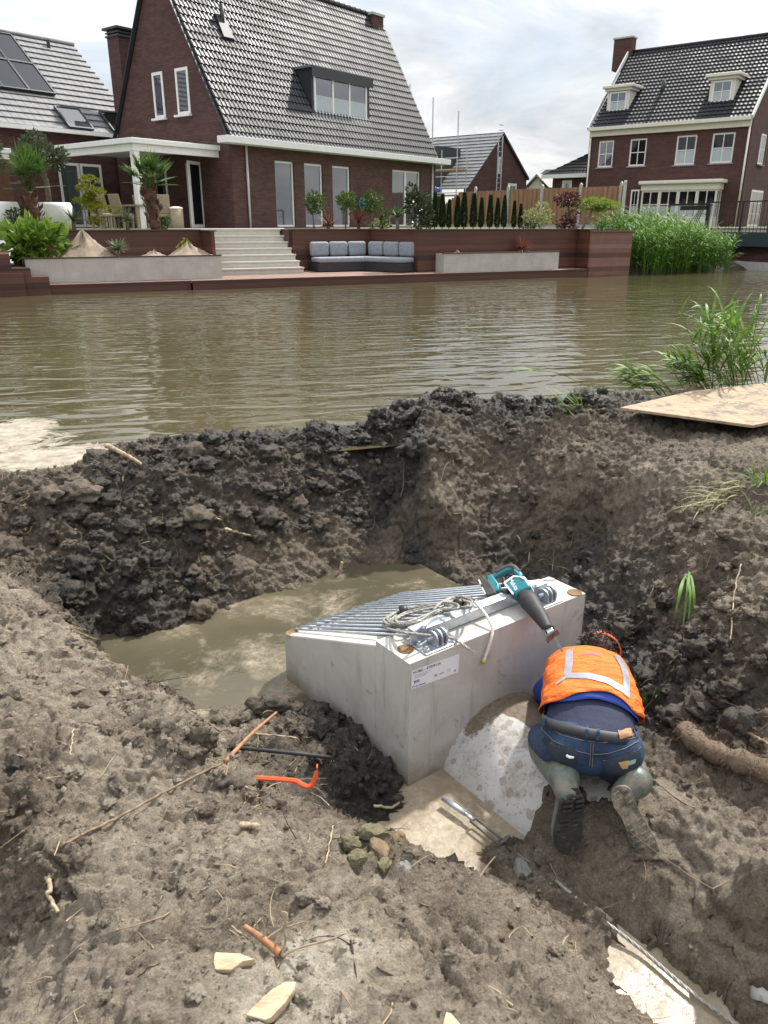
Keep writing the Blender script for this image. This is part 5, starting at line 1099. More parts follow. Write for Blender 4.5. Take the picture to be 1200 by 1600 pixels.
# reeds on the far bank
g = np.random.default_rng(9); mb = MB()
for k in range(1250):
    a = 18.85+g.uniform(0, 1)**.85*4.3; n = g.uniform(-.25, 2.6); b = dk(a, n, max(-.1, -.1+n*.45)); hh = g.uniform(1.2, 1.75)*(1 if a < 22 else .8)-max(0, n*.25); ln = np.array([g.normal()*.08, g.normal()*.08, 1])
    mb.blade(b, ln, hh, .018, .15, 3)
    for j in range(7):
        t_ = g.uniform(.15, .98); an = g.uniform(0, 6.28); mb.blade(b+ln*hh*t_, (math.cos(an), math.sin(an), g.uniform(.5, 1.3)), g.uniform(.3, .6), .03, 1.3, 3)
tag(mb.build('reed_bed', 'reed_leaf', org=dk(20, 1, 0)), 'dense bright green reeds along the far bank between timber wall and bridge', 'reeds', kind='stuff')
# ================================================================ bridge
BA = at_y(1040, 360, 33.5); BB = at_y(1200, 357, 29.3); BR = Frame([BA[0], BA[1], 0], (BB-BA)[:2]); bl = float(np.linalg.norm((BB-BA)[:2])); zb_ = 1.34
br = thing('footbridge', BR.p(0, 0, 0), 'dark steel bridge with barred railing over the side ditch', 'bridge')
MB(BR).box(2.0, bl+9, 0, .18, zb_-.52, zb_-.02).build('beam', 'bridge_steel', br); MB(BR).box(.6, bl+9, .182, 3.2, zb_-.30, zb_-.06).build('deck', 'paving', br)
def railing(y0, x0, x1, zt):
    mb = MB(BR); mb.bar((x0, y0, zt), (x1, y0, zt), .05, .045); mb.bar((x0, y0, zb_+.08), (x1, y0, zb_+.08), .035, .03)
    for x in np.arange(x0, x1, .155): mb.tube([(x, y0, zb_-.1), (x, y0, zt)], .011, 5, cap=False)
    for x in np.arange(x0, x1, 1.6): mb.box(x-.03, x+.03, y0-.03, y0+.03, zb_-.3, zt)
    return mb
railing(.09, 1.9, bl+9, zb_+1.03).build('railing', 'black_metal', br); railing(3.1, 2.4, bl+9, zb_+1.03).build('railing', 'black_metal', br)
mb = MB(BR)
for x0, x1, z0, z1 in ((.0, 2.0, zb_-.35, zb_+.98), ):
    for p_, q_ in (((x0, z0), (x1, z0)), ((x0, z1), (x1, z1)), ((x0, z0), (x0, z1)), ((x1, z0), (x1, z1))): mb.bar((p_[0], .05, p_[1]), (q_[0], .05, q_[1]), .07, .07)
    mb.bar((x0+.6, .05, z1-.13), (x1-.1, .05, z1-.13), .05, .16)
    for k in range(26): a = RNG.uniform(0, 6.28); l_ = RNG.uniform(.2, .5); cx_, cz_ = RNG.uniform(x0+.25, x1-.25), RNG.uniform(z0+.2, z1-.3); mb.bar((cx_, .05, cz_), (min(x1, max(x0, cx_+l_*math.cos(a))), .05, min(z1, max(z0, cz_+l_*math.sin(a)))), .012, .02)
    for k in range(3): mb.bar((x1-.75+k*.09, .05, z0+.45), (x1-.42+k*.09, .05, z1-.1), .02, .03)
mb.build('end_panel', 'black_metal', br)
bf = MB(BR); MB(BR).box(2.7, 4.9, .35, 3.0, -.4, zb_-.53).build('abutment', 'brick_brown', br); MB(BR).box(2.3, 7.5, .1, 3.2, -.4, .28).build('footing', 'concrete_post', br)
# ================================================================ terrace furniture
def chair(px, n, rzv, first=[None]):
    b, _ = at_bank(px, 350, n)
    if first[0] is None:
        th = thing('dining_chair', b, 'x', 'chair', 'wicker dining chairs under the veranda'); fr = Frame([b[0], b[1], 0], (1, 0))
        rbox(fr, 'seat', 'wicker', -.24, .24, -.25, .25, TZ+.36, TZ+.47, .03, th)
        mb = MB(fr); mb.prism([(-.24, .2, TZ+.472), (.24, .2, TZ+.472), (.22, .34, TZ+1.05), (-.22, .34, TZ+1.05)], (0, .05, 0)); mb.build('backrest', 'wicker', th, bevel=.02)
        for sx_ in (-.2, .2):
            for sy_ in (-.2, .2): MB(fr).box(sx_-.03, sx_+.03, sy_-.03, sy_+.03, TZ, TZ+.359).build('leg', 'wicker', th)
        first[0] = th
    else: th = copy_tree(first[0], b)
    th.rotation_euler = (0, 0, rzv); return th
ti = thing('dining_table', at_bank(205, 350, 8.2)[0], 'long dining table under the white veranda roof', 'table'); fr = Frame(at_bank(205, 350, 8.2)[0], HM.ex[:2])
MB(fr).box(-.5, .5, -1.1, 1.1, .70, .75).build('tabletop', 'wicker', ti)
for sx_ in (-.42, .42):
    for sy_ in (-1, 1): MB(fr).box(sx_-.04, sx_+.04, sy_-.04, sy_+.04, 0, .699).build('leg', 'wicker', ti)
for k, (px, n, rv, lb) in enumerate(((172, 7.6, 2.7, 'wicker dining chair nearest the glass doors'), (194, 7.2, 2.7, 'wicker dining chair second from the glass doors'), (231, 7.6, 2.7, 'wicker dining chair just right of the veranda post'), (254, 7.3, 3.6, 'wicker dining chair at the right end of the table'), (160, 6.6, 2.4, 'wicker dining chair behind the cloud pruned tree'))):
    c_ = chair(px, n, rv); c_['label'] = lb
b, _ = at_bank(277, 350, 7.0); th = thing('waste_bin', b, 'pale cylindrical bin standing by the French doors', 'bin'); MB().lathe([(.2, 0), (.22, .03), (.22, .62)], b[0], b[1], 20, TZ).build('body', 'wicker', th, smooth=True); MB().lathe([(.225, 0), (.225, .04), (.1, .07)], b[0], b[1], 20, TZ+.621).build('lid', 'white_pot', th)
# ================================================================ near things: headwall, grate, rope, saw, pipe
t = NT('headwall_concrete'); v = t.coord()
base = t.ramp(t.noise(v, 2.2, 7, .68, .5), [(.28, (.33, .31, .285)), (.5, (.43, .41, .385)), (.72, (.52, .50, .475))])
ms = t.n.new('ShaderNodeMapping'); t.l.new(v, ms.inputs[0]); ms.inputs['Scale'].default_value = (7, 7, .9)
run = t.ramp(t.noise(ms.outputs[0], 1.5, 5, .7, .3), [(.57, 0.0), (.72, 1.0)])
base = t.mix(t.math('MULTIPLY', run, .5), base, (.17, .155, .115))
blot = t.ramp(t.noise(v, 6.5, 5, .7, .6), [(.62, 0.0), (.68, 1.0)]); base = t.mix(t.math('MULTIPLY', blot, .45), base, (.15, .12, .09))
sz = t.n.new('ShaderNodeSeparateXYZ'); t.l.new(v, sz.inputs[0])
dz_ = t.math('ADD', sz.outputs[2], t.math('MULTIPLY', t.math('SUBTRACT', t.noise(v, 5, 5, .7), .5), .35))
base = t.mix(t.math('MULTIPLY', t.ramp(dz_, [(.30, 1.0), (.46, 0.0)]), .85), base, (.17, .135, .095))
pits = t.ramp(t.voro(v, 34), [(.05, 1.0), (.09, 0.0)]); pm = t.ramp(t.noise(v, 11, 2), [(.55, 0.0), (.62, 1.0)])
base = t.mix(t.math('MULTIPLY', t.math('MULTIPLY', pits, pm), .7), base, (.10, .08, .06))
t.set(col=base, rough=.82, normal=t.bump(t.noise(v, 45, 5, .65), .22, .004))
t = NT('pipe_concrete'); v = t.coord()
c1 = t.ramp(t.noise(v, 5, 6, .7), [(.3, (.36, .35, .335)), (.7, (.52, .51, .495))])
sp_ = t.math('ADD', t.voro(v, 15), t.math('MULTIPLY', t.noise(v, 14, 6, .75, .5), .8)); spots = t.ramp(sp_, [(.66, 1.0), (.70, 0.0)])
c1 = t.mix(t.math('MULTIPLY', spots, .55), c1, (.20, .165, .125))
smr = t.ramp(t.noise(v, 4.5, 9, .74, .8), [(.50, 0.0), (.62, 1.0)]); c1 = t.mix(t.math('MULTIPLY', smr, .7), c1, (.19, .155, .115))
sp2_ = t.ramp(t.noise(v, 60, 3, .6), [(.60, 0.0), (.66, 1.0)]); c1 = t.mix(t.math('MULTIPLY', sp2_, .6), c1, (.15, .12, .09))
mudp = t.ramp(t.math('ADD', t.attr('mud').outputs['Fac'], t.math('MULTIPLY', t.math('SUBTRACT', t.noise(v, 9, 7, .75), .5), .9)), [(.48, 0.0), (.56, 1.0)])
c1 = t.mix(mudp, c1, t.ramp(t.noise(v, 40, 4, .7), [(.3, (.085, .065, .045)), (.7, (.19, .15, .11))]))
t.set(col=c1, rough=.8, normal=t.bump(t.math('ADD', t.noise(v, 50, 5, .7), t.math('MULTIPLY', mudp, .8)), .4, .008))
t = NT('galv_wet'); v = t.coord(); t.set(col=t.ramp(t.noise(v, 25, 4, .7), [(.3, (.36, .40, .45)), (.7, (.56, .60, .65))]), metal=.65, rough=.36)
t = NT('rust_socket'); v = t.coord(); t.set(col=t.ramp(t.noise(v, 60, 4, .7), [(.3, (.10, .05, .018)), (.7, (.26, .15, .06))]), rough=.8)
t = NT('wire_rope'); v = t.coord(); t.set(col=t.ramp(t.noise(v, 90, 4, .7), [(.3, (.15, .145, .13)), (.7, (.40, .385, .35))]), metal=.25, rough=.55)
simple('rope_white', (.62, .60, .54), .7, var=.15, vs=80); simple('rope_end', (.55, .42, .12), .7); simple('black_tape', (.015, .015, .016), .45)
simple('teal_plastic', (.004, .165, .20), .36, var=.18, vs=30); simple('black_rubber', (.022, .022, .023), .62, var=.35, vs=25, bump=.3, bs=60); simple('dusty_black', (.045, .043, .041), .7, var=.3, vs=30)
simple('white_print', (.75, .75, .74), .5, var=.03); simple('steel_dark', (.10, .098, .095), .5, metal=.3, var=.3, vs=40); simple('label_paper', (.70, .70, .74), .45, var=.03); simple('ink_black', (.03, .03, .04), .6); simple('ink_grey', (.30, .30, .34), .6); simple('ink_blue', (.06, .09, .36), .6)
FBK = Frame([BP1[0], BP1[1], 0], BU[:2])            # x' along the rear face, y' inwards (away from the viewer)
ZT = -.07; ZL = -.446; KD = .18; FDp = 1.13
P4 = FBK.inv(at_z(635, 930, ZL)); P3l = FBK.inv(at_z(437, 1001, ZL))
hw_ = thing('concrete_headwall', FBK.p(.5, .5, -1.0), 'pale concrete culvert headwall with a sloping top, set in the muddy pit', 'headwall')
T = .115
def slope_z(d): return ZT if d <= KD else ZT+(ZL-ZT)*(d-KD)/(FDp-KD)
# plan: rear face 0..BW; left side straight, right side drawn in towards the front
xr_f = P4[0]; FD = FDp
def side(x0a, x0b, x1a, x1b):
    """side wall between rear (a) and front (b): outer x0a->x0b, inner x1a->x1b"""
    mb = MB(FBK); ds = [.24, FD*.6, FD-.10]
    rings = []
    for d in [.235]+ds[1:]:
        k = d/FD; xo = x0a+(x0b-x0a)*k; xi = x1a+(x1b-x1a)*k; z = slope_z(d)
        rings.append([(xo, d, -1.0), (xi, d, -1.0), (xi, d, z), (xo, d, z)])
    return mb.loft(rings)
bw_ = MB(FBK)
# rear slab with the round opening for the pipe and the flat strip on top
def ringpoly(n=48):
    return [(PIPE_S+(PIPE_R+.012)*math.cos(a), PIPE_Z+(PIPE_R+.012)*math.sin(a)) for a in np.linspace(0, math.pi, n)]
arc = ringpoly()
ol = [(0, -1.0), (0, ZT), (BW, ZT), (BW, -1.0)]
poly = [(PIPE_S-PIPE_R-.012, -1.0), (0, -1.0), (0, ZT), (BW, ZT), (BW, -1.0), (PIPE_S+PIPE_R+.012, -1.0)]+arc
n_ = len(arc)
V = []; F = []
# face as a fan of quads between arc and outline
outl = []
for (x, z) in arc:
    a = math.atan2(z-PIPE_Z, x-PIPE_S); dx_, dz2 = math.cos(a), math.sin(a); ts = []
    if dx_ > 1e-6: ts.append((BW-PIPE_S)/dx_)
    if dx_ < -1e-6: ts.append((0-PIPE_S)/dx_)
    if dz2 > 1e-6: ts.append((ZT-PIPE_Z)/dz2)
    k = min(ts); outl.append((PIPE_S+dx_*k, PIPE_Z+dz2*k))
# put exact corners in
def near(c_): return min(range(n_), key=lambda i: (outl[i][0]-c_[0])**2+(outl[i][1]-c_[1])**2)
outl[near((BW, ZT))] = (BW, ZT); outl[near((0, ZT))] = (0, ZT)
for y in (0, .235):
    o = len(V); V += [(x, y, z) for x, z in arc]+[(x, y, z) for x, z in outl]
    F += [(o+i, o+i+1, o+n_+i+1, o+n_+i) for i in range(n_-1)]
F += [(n_+i, n_+i+1, 3*n_+i+1, 3*n_+i) for i in range(n_-1)]+[(i, i+1, 2*n_+i+1, 2*n_+i) for i in range(n_-1)]
bw_.add(V, F)
bw_.box(0, PIPE_S-PIPE_R-.012, .0, .235, -1.0, PIPE_Z); bw_.box(PIPE_S+PIPE_R+.012, BW, .0, .235, -1.0, PIPE_Z)
bw_.build('rear_wall', 'headwall_concrete', hw_)
# side walls (with the little rounded front corner) and low front lip
def prismz(pl, z0, zf):
    mb = MB(FBK); V = [(x, y, z0) for x, y in pl]+[(x, y, zf(y)) for x, y in pl]; k = len(pl)
    mb.add(V, [tuple(range(k))[::-1], tuple(range(k, 2*k))]+[(i, (i+1) % k, k+(i+1) % k, k+i) for i in range(k)]); return mb
lw = [(0, .2355), (0, KD+.12), (0, FD-.07), (.06, FD), (.06+T*.5, FD), (T, FD-.10), (T, .2355)]
prismz(lw[:1]+lw[1:], -1.0, slope_z).build('side_wall', 'headwall_concrete', hw_, bevel=.008)
rw = [(BW, .2355), (BW-T, .2355), (xr_f-T, FD-.10), (xr_f-T*.6, FD), (xr_f-.04, FD), (xr_f, FD-.06)]
prismz(rw, -1.0, slope_z).build('side_wall', 'headwall_concrete', hw_, bevel=.008)
MB(FBK).box(.06+T*.5+.001, xr_f-T*.6-.001, FD-.10, FD-.002, -1.0, ZL-.01).build('front_lip', 'headwall_concrete', hw_, bevel=.006)
MB(FBK).box(T+.001, xr_f-T, .236, FD-.101, -1.0, -.90).build('floor_slab', 'headwall_concrete', hw_)
# lifting sockets
for (px, py, z) in ((634, 1014, ZT), (898, 926, ZT), (457, 996, ZL+.02)):
    q_ = at_z(px, py, z+.002); mb = MB(); rr_ = .036
    mb.lathe([(rr_, .0), (rr_, .003), (rr_*.86, .004), (rr_*.8, .0015), (rr_*.02, .001)], q_[0], q_[1], 20, z+.001+(slope_z(FBK.inv(q_)[1])-z if py < 1000 and px < 500 else 0)); mb.build('lifting_socket', 'rust_socket', hw_, smooth=True)
# label
def facept(px, py, off=.002): return on_plane(px, py, BP1+BN*off, BN)
c00, c10, c11, c01 = [facept(*q_) for q_ in ((642, 1078), (716, 1050), (717, 1024), (643, 1048.5))]
ux = (c10-c00); LW = float(np.linalg.norm(ux)); ux = ux/LW; uz = c01-c00; LH = float(np.linalg.norm(uz)); uz = uz/LH
Mx = Matrix(((ux[0], uz[0], BN[0], c00[0]), (ux[1], uz[1], BN[1], c00[1]), (ux[2], uz[2], BN[2], c00[2]), (0, 0, 0, 1)))
def lp(x, y, z=0): return Mx @ Vector((x, y, z))
def lbox(mb, x0, y0, x1, y1, z0=.0012, z1=.0018): mb.add([lp(x, y, z) for x in (x0, x1) for y in (y0, y1) for z in (z0, z1)], [(0, 1, 3, 2), (4, 6, 7, 5), (0, 4, 5, 1), (2, 3, 7, 6), (0, 2, 6, 4), (1, 5, 7, 3)])
lab = thing('product_label', c00, 'white printed product label stuck on the concrete face near its corner', 'label')
mb = MB(); lbox(mb, 0, 0, LW, LH, 0, .001); mb.build('sheet', 'label_paper', lab)
mb = MB(); mb.text('NOBEL - 4TR0913A', LH*.20, Mx @ Matrix.Translation((LW*.025, LH*.80, .0012))); mb.build('heading', 'ink_black', lab)
mb = MB(); mb.text('de Hamer', LH*.155, Mx @ Matrix.Translation((LW*.085, LH*.06, .0012)))
V = []; k = 18
for r_ in (LH*.075, LH*.05): V += [lp(LW*.045+r_*math.cos(6.283*j/k), LH*.11+r_*math.sin(6.283*j/k), .0014) for j in range(k)]
mb.add(V, [(j, (j+1) % k, k+(j+1) % k, k+j) for j in range(k)]); mb.text('BI', LH*.17, Mx @ Matrix.Translation((LW*.90, LH*.10, .0012))); mb.build('maker_mark', 'ink_blue', lab)
mb = MB()
for x in (.055, .075, .105, .125, .15): lbox(mb, LW*x, LH*.29, LW*(x+.012), LH*.43)
mb.text('32', LH*.20, Mx @ Matrix.Translation((LW*.47, LH*.24, .0012))); mb.build('symbols', 'ink_black', lab)
mb = MB()
for r_ in range(3): lbox(mb, LW*.05, LH*(.70-.075*r_), LW*(.40-.05*r_), LH*(.715-.075*r_))
for r_ in range(2): lbox(mb, LW*.58, LH*(.25+.06*r_), LW*.68, LH*(.275+.06*r_))
for r_ in range(3): lbox(mb, LW*.74, LH*(.24+.07*r_), LW*.82, LH*(.255+.07*r_))
mb.build('small_print', 'ink_grey', lab)
# ---- pipe
L0, L1 = -.19, 2.6
nP, nR = 90, 40; V = []; att = []
for i in range(nP+1):
    d = L0+(L1-L0)*i/nP
    for j in range(nR+1):
        a = math.radians(-25)+math.radians(230)*j/nR; x = PIPE_S+PIPE_R*math.cos(a); z = PIPE_Z+PIPE_R*math.sin(a)
        V.append(FBK.p(x, -d, z)); e = math.sin(a); att.append(max(0, .40*(d-.12))*(d < 1.2)-(.25 if d > 1.2 else 0)+max(0, (math.degrees(a)-158)/22)*.35+.55*max(0, 1-abs(d-.03)/.16)*(math.sin(a) > .75)+.12+(.45 if (math.degrees(a) < 96) else 0)*1.0+max(0, .35*(1-abs(math.degrees(a)-82)/22)))
ii = np.arange((nP+1)*(nR+1)).reshape(nP+1, nR+1); Fp = np.stack([ii[:-1, :-1], ii[1:, :-1], ii[1:, 1:], ii[:-1, 1:]], -1).reshape(-1, 4)
pip = npmesh('concrete_pipe', np.array(V), Fp, 'pipe_concrete', org=FBK.p(PIPE_S, -.8, -1.1)); tag(pip, 'pale mud spattered concrete pipe running out of the headwall under the kneeling worker', 'pipe')
at = pip.data.attributes.new('mud', 'FLOAT', 'POINT'); at.data.foreach_set('value', np.array(att, np.float32))
so_ = pip.modifiers.new('thick', 'SOLIDIFY'); so_.thickness = .05
# dark joint round the pipe
mb = MB(FBK); k = 40
mb.tube([(PIPE_S+(PIPE_R+.004)*math.cos(a), -.004, PIPE_Z+(PIPE_R+.004)*math.sin(a)) for a in np.linspace(-.2, math.pi+.2, k)], .007, 6); tag(mb.build('rubber_seal', 'black_rubber', smooth=True), 'dark rubber seal ring where the pipe enters the headwall', 'seal')
# ---- grate, its rail and hinge brackets
gr_ = thing('grate', FBK.p(.5, .6, -.2), 'galvanised steel bar grate sloping over the headwall opening', 'grate')
GD0, GD1 = .15, 1.06
def gz_(d): return -.028+(-.405+.028)*(d-GD0)/(GD1-GD0)
nb_ = 16
for i in range(nb_):
    k = i/(nb_-1); xa = .075+(BW-.17)*k; xb = .055+(xr_f-.12)*k
    MB(FBK).tube([(xa, GD0-.03, gz_(GD0-.03)), (xb, GD1, gz_(GD1)), (xb, GD1+.03, gz_(GD1)-.02)], .0056, 8).build('bar', 'galv_wet', gr_, smooth=True)
MB(FBK).bar((.03, GD1-.015, gz_(GD1-.015)-.018), (xr_f-.03, GD1-.015, gz_(GD1-.015)-.018), .03, .010).build('cross_bar', 'galv_wet', gr_)
pe = FBK.inv(at_z(867, 911, -.012)); RD = .112; ZA = -.012
mb = MB(FBK); mb.box(.12, .93, RD, RD+.008, ZT+.006, ZA); mb.box(.12, .93, RD+.0085, RD+.06, ZA-.012, ZA-.004)
mb.build('rail', 'galv_wet', gr_, bevel=.002)
def bracket(px, py):
    q_ = FBK.inv(on_plane(px, py, FBK.p(0, .06, ZT), BN)); x = q_[0]; b = thing('hinge_bracket', FBK.p(x, .06, ZT), 'x', 'bracket', 'hinge brackets bolted on the headwall')
    MB(FBK).box(x-.075, x+.085, .008, .108, ZT+.001, ZT+.008).build('base_plate', 'galv_wet', b, bevel=.002)
    def ear(x0, name='ear'):
        prof = [(.022, ZT+.0085), (.092, ZT+.0085)]+[(.057+.035*math.cos(a), ZT+.04+.030*math.sin(a)) for a in np.linspace(.0, math.pi, 10)]
        return MB(FBK).prism([(x0, y, z) for y, z in prof], (.008, 0, 0)).build(name, 'galv_wet', b, bevel=.0015)
    for x0 in (x-.005, x+.022, x+.048): ear(x0)
    MB(FBK).prism([(x-.085, .1005, ZT+.009), (x+.0, .1005, ZT+.009), (x+.0, .1005, ZT+.075), (x-.02, .1005, ZT+.082), (x-.085, .1005, ZT+.06)], (0, .007, 0)).build('side_plate', 'galv_wet', b, bevel=.0015)
    MB(FBK).tube([(x-.03, .057, ZT+.042), (x+.08, .057, ZT+.042)], .009, 10).build('pin', 'galv_wet', b, smooth=True)
    for xx, yy in ((x-.055, .03), (x-.055, .08)): MB(FBK).lathe([(.013, 0), (.013, .009), (.006, .0095), (.006, .02)], xx, yy, 6, ZT+.0085).build('bolt', 'galv_wet', b)
    return b
bracket(676, 984)['label'] = 'galvanised hinge bracket beside the coiled wire rope'; bracket(848, 932)['label'] = 'galvanised hinge bracket behind the saw, by the far corner'
# ---- wire rope coil
def grp(px, py, h=.02):       # a point lying h above the grate plane
    n = np.array([0, -(gz_(1)-gz_(0)), 1.]); nw = FBK.ex*0+FBK.ey*n[1]+np.array([0, 0, n[2]]); P0 = FBK.p(0, GD0, gz_(GD0)+h); return on_plane(px, py, P0, nw)
def smooth(P, n=60):
    P = np.array(P, float); k = len(P); tt = np.linspace(0, k-1, n); out = []
    for t_ in tt:
        i = min(int(t_), k-2); f = t_-i; p0, p1, p2, p3 = P[max(i-1, 0)], P[i], P[i+1], P[min(i+2, k-1)]
        out.append(.5*((2*p1)+(-p0+p2)*f+(2*p0-5*p1+4*p2-p3)*f*f+(-p0+3*p1-3*p2+p3)*f**3))
    return np.array(out)
coil = thing('wire_rope', grp(660, 955), 'coiled grey steel wire rope lying on the grate with a free end over the edge', 'rope')
def strand(mb, P, r=.0062):
    P = np.array(P); k = len(P); T_ = np.gradient(P, axis=0); T_ /= np.linalg.norm(T_, axis=1)[:, None]; u = np.cross(T_, (0, 0, 1.)); u /= np.linalg.norm(u, axis=1)[:, None]+1e-9; w_ = np.cross(T_, u)
    s_ = np.concatenate([[0], np.cumsum(np.linalg.norm(np.diff(P, axis=0), axis=1))])
    for q_ in range(3):
        a = s_/.012+q_*2.094; mb.tube(P+r*.42*(np.cos(a)[:, None]*u+np.sin(a)[:, None]*w_), r*.62, 6)
mb = MB(); pth = []
c_px = np.array([669, 956.])
for k in range(7):
    g = np.random.default_rng(50+k); lx, rx = 597+g.uniform(-4, 14)+k*2.0, 738+g.uniform(-10, 10)-k*2.5; yl = 972-k*.9+g.uniform(-2, 2); yr = 938+k*1.2+g.uniform(-2, 2); hh = .012+.011*k*(.6)
    loop = [(lx, yl), (lx+18, yl-13+k*.6), (lx+60, yl-25+k), ((lx+rx)/2+12, (yl+yr)/2-11+k*1.1), (rx-22, yr-7+k*.5), (rx, yr-2), (rx+1, yr+5), (rx-24, yr+10-k*.6), ((lx+rx)/2+8, (yl+yr)/2+7-k), (lx+34, yl+6-k*.4), (lx+8, yl+7), (lx, yl)]
    P = [grp(x, y, hh+.012*math.sin(i*1.7+k)*.4) for i, (x, y) in enumerate(loop)]; strand(mb, smooth(P, 110))
mb.build('coil', 'wire_rope', coil, smooth=True)
t0_, t1_ = grp(742, 941, .03), grp(662, 984, .02)
e1 = FBK.p(*(lambda q_: (q_[0], .03, ZT+.02))(FBK.inv(on_plane(706, 1003, FBK.p(0, .03, 0), BN)))); e2 = on_plane(734, 1015, FBK.p(0, -.07, 0), BN)
mb = MB(); strand(mb, smooth([grp(598, 975, .02), grp(606, 982, .02), grp(630, 988, .03), on_plane(668, 996, FBK.p(0, .06, 0), BN)+[0, 0, .01], e1, e2], 70)); mb.build('free_end', 'wire_rope', coil, smooth=True)
d_ = e2-e1; d_ /= np.linalg.norm(d_); mb = MB()
for k in range(7): mb.tube([e2-d_*.01, e2+d_*.03+RNG.normal(size=3)*.006], .0016, 5)
mb.build('frayed_strand', 'wire_rope', coil)
mb = MB(); strand(mb, smooth([grp(742, 940, .03), on_plane(760, 962, FBK.p(0, .06, 0), BN)+[0, 0, .0], on_plane(769, 982, FBK.p(0, .005, 0), BN)+[0, 0, .005], on_plane(767, 1000, FBK.p(0, -.018, 0), BN), on_plane(757, 1030, FBK.p(0, -.014, 0), BN)], 60), .007); mb.build('hanging_end', 'rope_white', coil, smooth=True)
ee = on_plane(756, 1033, FBK.p(0, -.014, 0), BN); MB().tube([ee+[0, 0, .012], ee, ee-[0, 0, .012]], [.008, .010, .006], 8).build('rope_tip', 'rope_end', coil, smooth=True)
for a_, b_ in (((625, 956), (637, 953)), ((712, 945), (722, 942))):
    pa, pb = grp(*a_, .035), grp(*b_, .035); MB().tube([pa, pb], .026, 10).build('tape_wrap', 'black_tape', coil, smooth=True)
# ---- reciprocating saw, traced on its own lying plane
SA = on_plane(812, 905, FBK.p(0, .15, 0), BN); SB = on_plane(866, 990, FBK.p(0, -.2, 0), BN); SD = grp(768, 926, .055)
sx_ = (SB-SA)/np.linalg.norm(SB-SA); sn = CAMP-SA; sn = sn/np.linalg.norm(sn)+np.array([-.15, 0, .30]); sn = sn-sx_*np.dot(sn, sx_); sn /= np.linalg.norm(sn); sw = np.cross(sn, sx_)
def sp2(px, py): q_ = on_plane(px, py, SA, sn)-SA; return float(q_@sx_), float(q_@sw)
def s3(a, b, c_=0): return SA+sx_*a+sw*b+sn*c_
saw = thing('reciprocating_saw', SA-[0, 0, .05], 'teal and black cordless reciprocating saw lying across the headwall edge', 'power saw')
def sprism(name, mat, pxs, c0, c1, bv=.006, par=None):
    P = [s3(*sp2(*q_), c0) for q_ in pxs]; o = MB().prism(P, sn*(c1-c0)).build(name, mat, par or saw, smooth=True, bevel=bv); o.data.set_sharp_from_angle(angle=math.radians(35))
    if bv: o.modifiers['bevel'].segments = 3
    return o
def sring(a, b, ra, rb, n=18): return [s3(a, b+ra*math.cos(q_), rb*math.sin(q_)) for q_ in np.linspace(0, 2*math.pi, n, endpoint=False)]
# rubber boot: rings along the axis read from the outline
def edge(pa, pb): A, B = sp2(*pa), sp2(*pb); return ((A[0]+B[0])/2, (A[1]+B[1])/2, abs(A[1]-B[1])/2)
prof = [edge((808, 936), (833, 924)), edge((815, 949), (842, 934)), edge((829, 964), (850, 949)), edge((841, 978), (857, 963)), edge((849, 987), (862, 976)), edge((852, 990), (865, 978))]
rg = [sring(a, b, r_, max(.028, r_*.95)) for a, b, r_ in prof]; rg = [sring(prof[0][0]-.004, prof[0][1], prof[0][2]*.7, .02)]+rg+[sring(prof[-1][0]+.003, prof[-1][1], prof[-1][2]*.6, .018)]
MB().loft(rg).build('rubber_boot', 'black_rubber', saw, smooth=True)
sprism('motor_housing', 'teal_plastic', [(793, 919), (807, 909), (817, 909), (826, 913), (834, 924), (808, 937), (800, 930)], -.038, .040, .012)
sprism('white_trim', 'white_print', [(792, 920), (793, 918), (807, 908), (819, 909), (825, 913), (823, 914), (817, 910.5), (807.5, 910.5), (795, 919.5), (808, 936), (806, 938)], .038, .044, .001)
sprism('rear_housing', 'teal_plastic', [(806, 893), (814, 899), (824, 910), (829, 917), (820, 916), (812, 905), (805, 899)], -.030, .032, .008)
sprism('grey_collar', 'white_print', [(816, 910), (823, 907), (832, 918), (828, 924), (822, 920)], -.034, .036, .006)
def stube(name, mat, pxs, r, par=None, c_=0):
    P = smooth([s3(*sp2(*q_), c_) for q_ in pxs], 26); return MB().tube(P, r, 10).build(name, mat, par or saw, smooth=True)
stube('handle_loop', 'teal_plastic', [(814, 903), (808, 893), (802, 889.5), (794, 890), (778, 898), (768, 905), (766, 912)], .0165)
stube('handle_grip', 'dusty_black', [(811, 896.5), (804, 888.5), (797, 887.3), (790, 889.5), (776, 897)], .0155, None, .006)
stube('lower_link', 'dusty_black', [(778, 924), (786, 925), (795, 925)], .017)
stube('trigger', 'black_rubber', [(786, 903), (788, 910), (784, 916)], .008)
sprism('battery_mount', 'teal_plastic', [(764, 906), (772, 903), (783, 918), (784, 929), (776, 932), (766, 915)], -.034, .036, .008)
bt = sprism('battery', 'dusty_black', [(751, 914), (760, 909), (768, 914), (779, 931), (780, 935), (767, 939.5), (764, 937)], -.040, .042, .006)
sprism('battery_stripe', 'white_print', [(752.5, 915), (754.5, 914), (757.5, 921), (755.7, 922)], .042, .0436, .0003, bt); sprism('battery_stripe', 'white_print', [(757.8, 927), (759.5, 926), (764.5, 936), (763, 936.8)], .042, .0436, .0003, bt)
sprism('shoe', 'steel_dark', [(850, 988), (853, 986), (857, 1001), (854, 1002)], -.016, .016, .001); sprism('shoe', 'steel_dark', [(854, 996), (872, 985), (873, 987), (856, 999)], -.018, .018, .001)
sprism('blade_clamp', 'galv_wet', [(853, 985), (862, 979), (867, 988), (858, 995)], -.013, .013, .003)
sprism('saw_blade', 'steel_dark', [(863, 993), (866, 990), (873, 1002), (880, 1017), (879, 1019), (876.5, 1018), (869, 1006)], -.0012, .0012, 0)
